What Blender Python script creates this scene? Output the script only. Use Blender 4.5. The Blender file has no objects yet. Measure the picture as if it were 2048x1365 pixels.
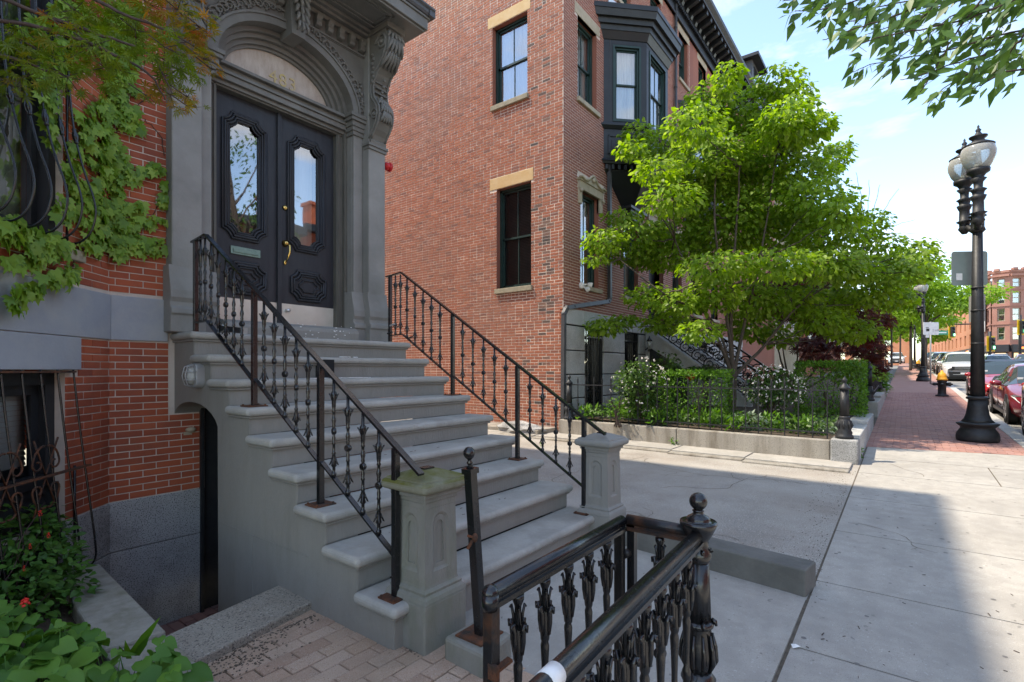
import bpy, bmesh, math, random
import numpy as np
from mathutils import Vector, Matrix
random.seed(7); RNG = np.random.default_rng(11)
S = bpy.context.scene
COL = S.collection
PI = math.pi

# ---------------- camera ----------------
EYE = 1.6
FPX = 1031.6; CXP = 1024.0; HOR = 740.0
YAW = math.atan(786 / FPX)
FW = (math.cos(YAW), math.sin(YAW)); RT = (math.sin(YAW), -math.cos(YAW))
cam_d = bpy.data.cameras.new('camera'); cam = bpy.data.objects.new('camera', cam_d); COL.objects.link(cam)
cam.location = (0, 0, EYE); cam.rotation_euler = (PI / 2, 0, YAW - PI / 2)
cam_d.sensor_width = 36; cam_d.lens = 36 * FPX / 2048; cam_d.shift_y = (HOR - 682.5) / 2048
cam_d.clip_end = 3000; cam_d.clip_start = 0.05
S.camera = cam
S.render.resolution_x = 1024; S.render.resolution_y = 682

# ---------------- sky, sun, exposure ----------------
SUN_TO = Vector((-0.275, 0.485, 1.0)).normalized()       # direction towards the sun
el = math.asin(SUN_TO.z); az = math.atan2(SUN_TO.x, SUN_TO.y)
W = bpy.data.worlds.new('World'); S.world = W; W.use_nodes = True
wn = W.node_tree.nodes; wl = W.node_tree.links; wn.clear()
wo = wn.new('ShaderNodeOutputWorld'); bg = wn.new('ShaderNodeBackground')
sky = wn.new('ShaderNodeTexSky'); sky.sky_type = 'NISHITA'; sky.sun_disc = False
sky.sun_elevation = el; sky.sun_rotation = az; sky.air_density = 1.0; sky.dust_density = .1; sky.ozone_density = 2.6
tc = wn.new('ShaderNodeTexCoord'); mp = wn.new('ShaderNodeMapping'); mp.inputs['Scale'].default_value = (1, 1, 2.6)
mp.inputs['Location'].default_value = (0.35, 0.9, 0.12)
n1 = wn.new('ShaderNodeTexNoise'); n1.inputs['Scale'].default_value = 2.3; n1.inputs['Detail'].default_value = 9; n1.inputs['Roughness'].default_value = .58
n1.inputs['Distortion'].default_value = .25
rp = wn.new('ShaderNodeValToRGB'); rp.color_ramp.elements[0].position = .50; rp.color_ramp.elements[1].position = .66
mx = wn.new('ShaderNodeMixRGB'); mx.inputs[2].default_value = (3.0, 3.0, 3.05, 1)
wl.new(tc.outputs['Generated'], mp.inputs['Vector']); wl.new(mp.outputs[0], n1.inputs['Vector']); wl.new(n1.outputs[0], rp.inputs[0])
wl.new(rp.outputs[0], mx.inputs[0]); wl.new(sky.outputs[0], mx.inputs[1]); wl.new(mx.outputs[0], bg.inputs[0]); wl.new(bg.outputs[0], wo.inputs[0])
bg.inputs[1].default_value = 0.15
sl = bpy.data.lights.new('sun', 'SUN'); sl.energy = 2.0; sl.angle = math.radians(1.0); sl.color = (1, .955, .88)
so = bpy.data.objects.new('sun', sl); COL.objects.link(so); so.location = (0, 0, 30)
so.rotation_euler = SUN_TO.to_track_quat('Z', 'Y').to_euler()
S.view_settings.view_transform = 'Standard'; S.view_settings.look = 'None'; S.view_settings.gamma = 1
S.view_settings.use_curve_mapping = False; S.view_settings.exposure = 1.75
S.view_settings.use_white_balance = True; S.view_settings.white_balance_temperature = 7500; S.view_settings.white_balance_tint = 10
S.render.engine = 'CYCLES'

# ---------------- placing helpers: where a sight line meets a real surface ----------------
def ray(px, py):
    k = (px - CXP) / FPX
    return (FW[0] + RT[0] * k, FW[1] + RT[1] * k, (HOR - py) / FPX)
def _at(d, s): return Vector((d[0] * s, d[1] * s, EYE + d[2] * s))
def onX(px, py, X): d = ray(px, py); return _at(d, X / d[0])
def onY(px, py, Y): d = ray(px, py); return _at(d, Y / d[1])
def atD(px, py, D): return _at(ray(px, py), D)
def on45(px, py, o=0.0):
    d = ray(px, py); return _at(d, (-4.013 + o * 1.41421) / (d[0] - d[1]))
def GZ(x): return 0.0 if x < 3.3 else .028 * (min(x, 95) - 3.3)
def onG(px, py, g=.028):
    d = ray(px, py); s = (-.0924 - EYE) / (d[2] - g * d[0]); return _at(d, s)

# ---------------- materials ----------------
def srgb(r, g, b):
    f = lambda c: (c / 255 / 12.92) if c / 255 <= .04045 else ((c / 255 + .055) / 1.055) ** 2.4
    return (f(r), f(g), f(b), 1)
MATS = {}
def mat(name, col, col2=None, rough=.7, ns=6, bump=0, bs=60, metal=0, spec=.4, vary=0, cols=None, dirt=None, dirt_s=1.5, dirt_a=.5, speck=None, coat=0, stretch=None, trans=0, moss=None, dirt2=None):
    m = bpy.data.materials.new(name); m.use_nodes = True; MATS[name] = m
    N = m.node_tree.nodes; L = m.node_tree.links
    b = N['Principled BSDF']; geo = N.new('ShaderNodeNewGeometry')
    pos = geo.outputs['Position']
    if stretch:
        mpp = N.new('ShaderNodeMapping'); mpp.inputs['Scale'].default_value = stretch; L.new(pos, mpp.inputs[0]); spos = mpp.outputs[0]
    else: spos = pos
    def noise(sc, det=4, src=pos, r=.6):
        n = N.new('ShaderNodeTexNoise'); n.inputs['Scale'].default_value = sc; n.inputs['Detail'].default_value = det; n.inputs['Roughness'].default_value = r
        L.new(src, n.inputs['Vector']); return n.outputs[0]
    def ramp(src, stops):
        r = N.new('ShaderNodeValToRGB'); e = r.color_ramp.elements
        while len(e) < len(stops): e.new(.5)
        for i, (p, c) in enumerate(stops): e[i].position = p; e[i].color = c if len(c) == 4 else (*c, 1)
        L.new(src, r.inputs[0]); return r.outputs[0]
    def mix(f, a, bb, mode='MIX'):
        x = N.new('ShaderNodeMixRGB'); x.blend_type = mode
        for i, v in ((0, f), (1, a), (2, bb)):
            if isinstance(v, (int, float)): x.inputs[i].default_value = v
            elif isinstance(v, tuple): x.inputs[i].default_value = v if len(v) == 4 else (*v, 1)
            else: L.new(v, x.inputs[i])
        return x.outputs[0]
    c4 = lambda c: c if len(c) == 4 else (*c, 1)
    col = c4(col)
    if cols:
        oi = N.new('ShaderNodeObjectInfo'); ad = N.new('ShaderNodeMath'); ad.operation = 'ADD'
        L.new(oi.outputs['Random'], ad.inputs[0]); L.new(geo.outputs['Random Per Island'], ad.inputs[1])
        fr = N.new('ShaderNodeMath'); fr.operation = 'FRACT'; L.new(ad.outputs[0], fr.inputs[0])
        n = len(cols)
        base = ramp(fr.outputs[0], [(i / max(1, n - 1), c4(c)) for i, c in enumerate(cols)])
        if col2: base = mix(ramp(noise(ns), [(.4, (0, 0, 0)), (.62, (1, 1, 1))]), base, c4(col2))
    elif col2:
        base = ramp(noise(ns, 5, spos), [(.35, col), (.65, c4(col2))])
    else:
        base = ramp(noise(ns, 5, spos), [(.3, tuple(v * .88 for v in col[:3])), (.7, tuple(min(1, v * 1.1) for v in col[:3]))])
    if speck:
        for sc, c, a0, a1 in speck:
            base = mix(ramp(noise(sc, 2, pos, .5), [(a0, (0, 0, 0)), (a1, (1, 1, 1))]), base, c4(c))
    if dirt:
        f = ramp(noise(dirt_s, 6, spos, .65), [(.45, (0, 0, 0)), (.72, (dirt_a,) * 3)])
        base = mix(f, base, c4(dirt))
    if dirt2:
        f = ramp(noise(dirt2[1], 5, spos, .6), [(.42, (0, 0, 0)), (.60, (dirt2[2],) * 3)])
        base = mix(f, base, c4(dirt2[0]))
    if moss:
        sx = N.new('ShaderNodeSeparateXYZ'); L.new(geo.outputs['Normal'], sx.inputs[0])
        a = ramp(sx.outputs[2], [(.05, (0.0, 0, 0)), (.55, (1, 1, 1))])
        f = ramp(noise(7, 5), [(.34, (.25,) * 3), (.62, (1,) * 3)])
        base = mix(mix(1.0, a, f, 'MULTIPLY'), base, c4(moss))
    L.new(base, b.inputs['Base Color'])
    b.inputs['Roughness'].default_value = rough; b.inputs['Metallic'].default_value = metal
    b.inputs['Specular IOR Level'].default_value = spec; b.inputs['Coat Weight'].default_value = coat
    if coat: b.inputs['Coat Roughness'].default_value = .05
    if bump:
        bp = N.new('ShaderNodeBump'); bp.inputs['Strength'].default_value = min(1, bump); bp.inputs['Distance'].default_value = .01
        L.new(noise(bs, 5, spos), bp.inputs['Height']); L.new(bp.outputs[0], b.inputs['Normal'])
        rr = N.new('ShaderNodeMapRange'); rr.inputs[3].default_value = max(.05, rough - .12); rr.inputs[4].default_value = min(1, rough + .12)
        L.new(noise(ns * 2.3, 4), rr.inputs[0]); L.new(rr.outputs[0], b.inputs['Roughness'])
    return m
def leafmat(name, cols, trans=.35, rough=.45, ns=1.2, gl=.3):
    m = bpy.data.materials.new(name); m.use_nodes = True
    N = m.node_tree.nodes; L = m.node_tree.links; b = N['Principled BSDF']; out = N['Material Output']
    geo = N.new('ShaderNodeNewGeometry'); oi = N.new('ShaderNodeObjectInfo'); ad = N.new('ShaderNodeMath'); ad.operation = 'ADD'
    L.new(oi.outputs['Random'], ad.inputs[0]); L.new(geo.outputs['Random Per Island'], ad.inputs[1])
    fr = N.new('ShaderNodeMath'); fr.operation = 'FRACT'; L.new(ad.outputs[0], fr.inputs[0])
    r = N.new('ShaderNodeValToRGB'); e = r.color_ramp.elements
    while len(e) < len(cols): e.new(.5)
    for i, c in enumerate(cols): e[i].position = i / (len(cols) - 1); e[i].color = (*c, 1)
    L.new(fr.outputs[0], r.inputs[0]); L.new(r.outputs[0], b.inputs['Base Color'])
    b.inputs['Roughness'].default_value = rough; b.inputs['Specular IOR Level'].default_value = gl
    t = N.new('ShaderNodeBsdfTranslucent'); hs = N.new('ShaderNodeHueSaturation'); hs.inputs['Value'].default_value = 1.7; hs.inputs['Saturation'].default_value = 1.1
    L.new(r.outputs[0], hs.inputs['Color']); L.new(hs.outputs[0], t.inputs[0])
    mxs = N.new('ShaderNodeMixShader'); mxs.inputs[0].default_value = trans
    L.new(b.outputs[0], mxs.inputs[1]); L.new(t.outputs[0], mxs.inputs[2]); L.new(mxs.outputs[0], out.inputs[0])
    return m
def glassmat(name, tint=(.8, .85, .85), op=.35, col=(.02, .025, .03), rough=.02, ior=1.6):
    m = bpy.data.materials.new(name); m.use_nodes = True
    N = m.node_tree.nodes; L = m.node_tree.links; b = N['Principled BSDF']; out = N['Material Output']
    b.inputs['Base Color'].default_value = (*col, 1); b.inputs['Roughness'].default_value = rough; b.inputs['IOR'].default_value = ior
    tr = N.new('ShaderNodeBsdfTransparent'); tr.inputs[0].default_value = (*tint, 1)
    fr = N.new('ShaderNodeFresnel'); fr.inputs[0].default_value = ior
    a = N.new('ShaderNodeMath'); a.operation = 'ADD'; a.inputs[1].default_value = op; a.use_clamp = True
    L.new(fr.outputs[0], a.inputs[0])
    ge = N.new('ShaderNodeNewGeometry'); nz = N.new('ShaderNodeTexNoise'); nz.inputs['Scale'].default_value = 1.3; L.new(ge.outputs['Position'], nz.inputs['Vector'])
    bp = N.new('ShaderNodeBump'); bp.inputs['Strength'].default_value = .12; bp.inputs['Distance'].default_value = .03
    L.new(nz.outputs[0], bp.inputs['Height']); L.new(bp.outputs[0], b.inputs['Normal'])
    mxs = N.new('ShaderNodeMixShader'); L.new(a.outputs[0], mxs.inputs[0]); L.new(tr.outputs[0], mxs.inputs[1]); L.new(b.outputs[0], mxs.inputs[2])
    L.new(mxs.outputs[0], out.inputs[0]); return m
def mirror(name, k):
    m = bpy.data.materials.new(name); m.use_nodes = True
    N = m.node_tree.nodes; L = m.node_tree.links; out = N['Material Output']; N.remove(N['Principled BSDF'])
    g = N.new('ShaderNodeBsdfGlossy'); g.inputs['Roughness'].default_value = .02; g.inputs['Color'].default_value = (.95, .97, 1, 1); tr = N.new('ShaderNodeBsdfTransparent'); tr.inputs[0].default_value = (.86, .9, .9, 1)
    ge = N.new('ShaderNodeNewGeometry'); nz = N.new('ShaderNodeTexNoise'); nz.inputs['Scale'].default_value = 1.1; L.new(ge.outputs['Position'], nz.inputs['Vector'])
    bp = N.new('ShaderNodeBump'); bp.inputs['Strength'].default_value = .1; bp.inputs['Distance'].default_value = .03; L.new(nz.outputs[0], bp.inputs['Height']); L.new(bp.outputs[0], g.inputs['Normal'])
    fr = N.new('ShaderNodeFresnel'); a = N.new('ShaderNodeMath'); a.operation = 'ADD'; a.inputs[1].default_value = k; a.use_clamp = True; L.new(fr.outputs[0], a.inputs[0])
    mxs = N.new('ShaderNodeMixShader'); L.new(a.outputs[0], mxs.inputs[0]); L.new(tr.outputs[0], mxs.inputs[1]); L.new(g.outputs[0], mxs.inputs[2]); L.new(mxs.outputs[0], out.inputs[0]); return m
def emis(name, col, s):
    m = bpy.data.materials.new(name); m.use_nodes = True; b = m.node_tree.nodes['Principled BSDF']
    b.inputs['Base Color'].default_value = (*col, 1); b.inputs['Emission Color'].default_value = (*col, 1); b.inputs['Emission Strength'].default_value = s
    return m

M = {}
M['brick1'] = mat('red_pressed_brick', (.3, .08, .045), cols=[(.37, .088, .040), (.44, .105, .046), (.40, .092, .042), (.32, .076, .038), (.47, .12, .054), (.36, .086, .042)], rough=.8, bump=.3, bs=90, ns=14, dirt=(.16, .06, .045), dirt_s=3, dirt_a=.5)
M['mortar1'] = mat('pale_mortar', (.60, .52, .45), rough=.95, bump=.5, bs=120)
M['brick2'] = mat('weathered_brick', (.3, .12, .08), cols=[(.34, .112, .058), (.37, .124, .066), (.325, .104, .055), (.38, .13, .07), (.25, .09, .056), (.345, .114, .062), (.39, .145, .082), (.305, .098, .056), (.355, .12, .064), (.20, .082, .06), (.36, .122, .066)], rough=.85, bump=.3, bs=70, ns=9, dirt=(.24, .12, .085), dirt_s=.45, dirt_a=.65)
M['sooty'] = mat('sooty_brick', (.1, .07, .06), cols=[(.07, .055, .05), (.12, .075, .06), (.20, .11, .08), (.09, .065, .055)], rough=.9, bump=.3, bs=70)
M['mortar2'] = mat('old_mortar', (.84, .72, .60), (.70, .58, .47), rough=.95, ns=2)
M['brick3'] = mat('smooth_facade_brick', (.3, .1, .07), cols=[(.28, .105, .072), (.32, .12, .08), (.26, .095, .066), (.31, .115, .075), (.22, .085, .064)], rough=.8, bump=.2, bs=70, ns=9)
M['mortar3'] = mat('thin_mortar', (.66, .54, .46), rough=.95)
M['paint'] = mat('grey_stoop_paint', (.235, .226, .205), (.27, .26, .235), rough=.72, ns=2.2, bump=.5, bs=30, dirt=(.135, .128, .108), dirt_s=2.2, dirt_a=.5, stretch=(2.2, 2.2, .55), dirt2=((.27, .26, .232), 5, .25))
M['paintdark'] = mat('dark_kerb_paint', (.10, .098, .088), (.14, .136, .122), rough=.75, ns=3, bump=.5, bs=35, dirt=(.20, .19, .17), dirt_s=2, dirt_a=.6)
M['tread'] = mat('grey_tread_paint', (.32, .31, .28), (.39, .378, .345), rough=.75, ns=3, bump=.5, bs=45, dirt=(.17, .16, .135), dirt_s=3.2, dirt_a=.75, dirt2=((.40, .385, .35), 1.6, .45))
M['trim'] = mat('grey_trim_paint', (.145, .141, .128), (.18, .175, .158), rough=.55, ns=2.5, bump=.2, bs=30, dirt=(.085, .082, .068), dirt_s=2.2, dirt_a=.7)
M['trimlight'] = mat('grey_stucco_paint', (.235, .23, .215), (.28, .274, .255), rough=.75, ns=1.8, bump=.45, bs=18, dirt=(.15, .15, .135), dirt_s=1.6, dirt_a=.6)
M['trimbrown'] = mat('worn_wood_paint', (.10, .096, .082), (.135, .13, .11), rough=.6, ns=4, bump=.35, bs=50, stretch=(6, 6, .8))
M['mosscap'] = mat('mossy_cap', (.20, .195, .14), (.25, .24, .18), rough=.9, ns=4, bump=.6, bs=40, dirt=(.07, .075, .02), dirt_s=4, dirt_a=.9, moss=(.11, .11, .022))
M['mosspaint'] = mat('mossy_stone_paint', (.205, .198, .172), (.24, .232, .205), rough=.8, ns=4, bump=.5, bs=40, dirt=(.135, .15, .085), dirt_s=2.5, dirt_a=.5, stretch=(3, 3, 1))
M['door'] = mat('charcoal_door_paint', (.024, .0265, .032), (.034, .037, .043), rough=.42, ns=3, bump=.15, bs=60, stretch=(8, 8, 1), spec=.3)
M['iron'] = mat('black_iron', (.007, .007, .008), (.012, .0125, .014), rough=.24, ns=12, bump=.10, bs=60, spec=.65)
M['ironmatt'] = mat('dull_black_iron', (.016, .017, .019), (.026, .027, .029), rough=.5, ns=12, bump=.3, bs=90)
M['rust'] = mat('rusty_iron', (.16, .055, .022), (.03, .024, .02), rough=.8, ns=18, bump=.6, bs=90)
M['rustpart'] = mat('chipped_iron', (.015, .015, .017), (.018, .018, .018), rough=.35, ns=9, bump=.25, bs=60, dirt=(.16, .06, .025), dirt_s=9, dirt_a=.8)
M['granite'] = mat('grey_granite', (.42, .42, .405), (.50, .495, .475), rough=.75, ns=3, bump=.4, bs=150, speck=[(130, (.1, .1, .1), .56, .66), (90, (.46, .45, .43), .6, .7)], dirt=(.24, .225, .195), dirt_s=1.3, dirt_a=.6)
M['granitebase'] = mat('dark_granite', (.38, .38, .37), (.45, .45, .435), rough=.8, ns=3, bump=.5, bs=150, speck=[(110, (.07, .07, .075), .53, .64), (80, (.38, .38, .38), .6, .7)], dirt=(.10, .095, .085), dirt_s=1.6, dirt_a=.85)
M['granitewarm'] = mat('stained_granite', (.30, .275, .235), (.36, .33, .28), rough=.8, ns=2, bump=.5, bs=120, speck=[(90, (.14, .13, .12), .56, .68)], dirt=(.13, .105, .075), dirt_s=1.7, dirt_a=.9, stretch=(1.4, 2.6, .35))
M['graniteslab'] = mat('brown_granite_slab', (.30, .27, .22), (.36, .33, .27), rough=.85, ns=3, bump=.6, bs=110, speck=[(100, (.1, .09, .08), .54, .66), (70, (.5, .47, .42), .62, .7)])
M['bluestone'] = mat('bluestone_band', (.29, .32, .36), (.36, .385, .41), rough=.75, ns=1.6, bump=.3, bs=30, dirt=(.45, .44, .40), dirt_s=2.4, dirt_a=.6)
M['coping'] = mat('mossy_coping', (.26, .245, .20), (.34, .32, .27), rough=.9, ns=5, bump=.7, bs=45, dirt=(.14, .145, .065), dirt_s=2.4, dirt_a=.85, dirt2=((.42, .40, .35), 9, .5))
M['ochre'] = mat('ochre_lintel', (.55, .36, .16), (.60, .42, .22), rough=.8, ns=5, bump=.2, bs=40)
M['limestone'] = mat('tan_stone', (.40, .335, .24), (.46, .39, .29), rough=.85, ns=5, bump=.3, bs=40, dirt=(.24, .20, .15), dirt_s=3, dirt_a=.6)
M['sillstone'] = mat('old_sill_stone', (.27, .24, .17), (.35, .31, .22), rough=.85, ns=8, bump=.4, bs=40)
M['greenframe'] = mat('dark_green_frame', (.014, .036, .032), (.02, .048, .042), rough=.4, ns=6)
M['blackwood'] = mat('black_wood_paint', (.017, .019, .022), (.024, .026, .029), rough=.42, ns=3, bump=.1, bs=40)
M['concrete'] = mat('sidewalk_concrete', (.38, .355, .315), (.425, .398, .355), rough=.9, ns=1.2, bump=.3, bs=160, speck=[(180, (.24, .23, .21), .58, .70), (13, (.22, .205, .185), .705, .73), (60, (.52, .50, .46), .66, .72)], dirt=(.29, .27, .24), dirt_s=.9, dirt_a=.8, dirt2=((.25, .235, .21), 7, .35))
M['asphalt'] = mat('pale_old_asphalt', (.31, .285, .25), (.38, .35, .31), rough=.95, ns=2, bump=.9, bs=110, speck=[(130, (.12, .11, .10), .56, .64), (90, (.58, .54, .48), .60, .68)], dirt=(.25, .205, .165), dirt_s=.8, dirt_a=.8, dirt2=((.42, .39, .345), .45, .6))
M['road'] = mat('street_asphalt', (.20, .195, .185), (.25, .243, .23), rough=.9, ns=1, bump=.4, bs=90)
M['curb'] = mat('granite_curb', (.40, .385, .355), (.46, .445, .41), rough=.85, ns=2, bump=.3, bs=80, speck=[(90, (.2, .2, .2), .58, .7)])
M['paver'] = mat('pink_paver', (.4, .28, .21), cols=[(.46, .32, .22), (.50, .36, .26), (.42, .28, .20), (.54, .40, .30), (.48, .33, .235)], rough=.9, bump=.7, bs=140, ns=8, speck=[(160, (.62, .53, .45), .6, .7), (140, (.22, .13, .09), .6, .72)], dirt=(.27, .21, .15), dirt_s=2.5, dirt_a=.5)
M['swbrick'] = mat('sidewalk_brick', (.36, .16, .12), cols=[(.34, .17, .135), (.38, .20, .16), (.30, .155, .13), (.41, .23, .19), (.27, .155, .14), (.36, .19, .15)], rough=.9, bump=.3, bs=80, ns=4)
M['swflat'] = mat('distant_sidewalk_brick', (.34, .185, .15), (.39, .22, .18), rough=.9, ns=3)
M['sand'] = mat('joint_sand', (.15, .12, .09), (.10, .08, .06), rough=.95, ns=20, bump=.5, bs=100)
M['soil'] = mat('garden_soil', (.07, .05, .035), (.11, .08, .055), rough=1, ns=20, bump=1, bs=60)
M['brass'] = mat('polished_brass', (.75, .5, .16), rough=.22, metal=1, ns=5)
M['kick'] = mat('steel_kickplate', (.60, .58, .50), (.68, .66, .58), rough=.38, metal=.35, ns=5)
M['verdigris'] = mat('green_brass', (.16, .25, .21), (.22, .31, .26), rough=.5, metal=.4, ns=20)
M['white'] = mat('white_plastic', (.78, .78, .76), rough=.4)
M['greymetal'] = mat('grey_metal', (.33, .335, .33), (.38, .385, .38), rough=.5, metal=.3)
M['silver'] = mat('silver_metal', (.6, .6, .6), rough=.3, metal=.9)
M['red'] = mat('red_plastic', (.55, .015, .02), rough=.35)
M['bark'] = mat('grey_brown_bark', (.065, .05, .04), (.11, .085, .068), rough=.95, ns=14, bump=1, bs=40, stretch=(3, 3, 1))
M['twig'] = mat('dark_twig_bark', (.05, .035, .03), (.09, .06, .05), rough=.9, ns=20)
M['drain'] = mat('dark_drain_metal', (.06, .062, .066), (.08, .082, .086), rough=.45, ns=6)
M['blind'] = mat('white_blind', (.78, .79, .78), (.84, .84, .82), rough=.7)
M['darkblind'] = mat('brown_blind', (.13, .105, .095), (.17, .14, .125), rough=.6)
M['curtain'] = mat('grey_curtain', (.55, .55, .52), (.72, .72, .68), rough=.9, ns=3, stretch=(4, 4, .4), dirt=(.2, .19, .17), dirt_s=2, dirt_a=.6)
M['dark'] = mat('dark_interior', (.012, .012, .013), rough=.9)
M['glass'] = glassmat('window_glass', op=.10)
M['glassrefl'] = mirror('reflective_window_glass', .26)
M['bayglass'] = mirror('bay_window_glass', .5)
M['doorglass'] = mirror('door_glass', .30)
M['fan'] = mat('frosted_fanlight', (.42, .35, .29), (.52, .46, .40), rough=.42, ns=5, bump=.2, bs=30, dirt=(.30, .22, .17), dirt_s=3, dirt_a=.5, stretch=(3, 3, 1))
M['gold'] = mat('faded_gold_leaf', (.55, .43, .14), (.46, .38, .28), rough=.5, ns=30)
M['lampglass'] = glassmat('lamp_glass', op=.35, col=(.75, .75, .7), rough=.15)
M['leafdog'] = leafmat('dogwood_leaf', [(.11, .20, .018), (.19, .31, .030), (.26, .39, .045), (.14, .25, .025), (.34, .46, .08), (.08, .15, .016)], trans=.48)
M['leafivy'] = leafmat('ivy_leaf', [(.14, .26, .03), (.20, .34, .04), (.27, .40, .06), (.10, .20, .028), (.17, .30, .035)], trans=.3)
M['leafviolet'] = leafmat('broad_ground_leaf', [(.055, .15, .025), (.08, .20, .03), (.13, .27, .04), (.065, .17, .03)], trans=.3)
M['leafrose'] = leafmat('rose_leaf', [(.05, .13, .022), (.075, .18, .028), (.06, .15, .035), (.10, .22, .04)], trans=.25)
M['leafash'] = leafmat('street_tree_leaf', [(.055, .11, .025), (.075, .15, .03), (.09, .18, .035)], trans=.3)
M['leafmaple'] = leafmat('turning_maple_leaf', [(.07, .12, .015), (.10, .14, .015), (.20, .12, .012), (.42, .13, .012), (.10, .13, .015), (.38, .10, .015), (.09, .13, .015), (.06, .10, .015)], trans=.4)
M['leafred'] = leafmat('red_maple_leaf', [(.08, .018, .018), (.12, .022, .018), (.05, .02, .02), (.17, .028, .015), (.06, .035, .02)], trans=.3)
M['leafbox'] = leafmat('hedge_leaf', [(.05, .13, .015), (.09, .20, .02), (.12, .25, .025), (.07, .16, .02)], trans=.3)
M['leafdark'] = leafmat('shrub_leaf', [(.04, .09, .018), (.06, .12, .022), (.08, .15, .03)], trans=.25)
M['leafsage'] = leafmat('silver_leaf', [(.16, .22, .15), (.22, .28, .20), (.12, .18, .10)], trans=.2)
M['leafyel'] = leafmat('light_street_leaf', [(.17, .30, .03), (.24, .38, .045), (.14, .26, .03)], trans=.45)
M['petal'] = mat('pale_petal', (.72, .66, .60), rough=.6)
M['petalred'] = mat('red_petal', (.62, .025, .015), rough=.5)

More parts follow.
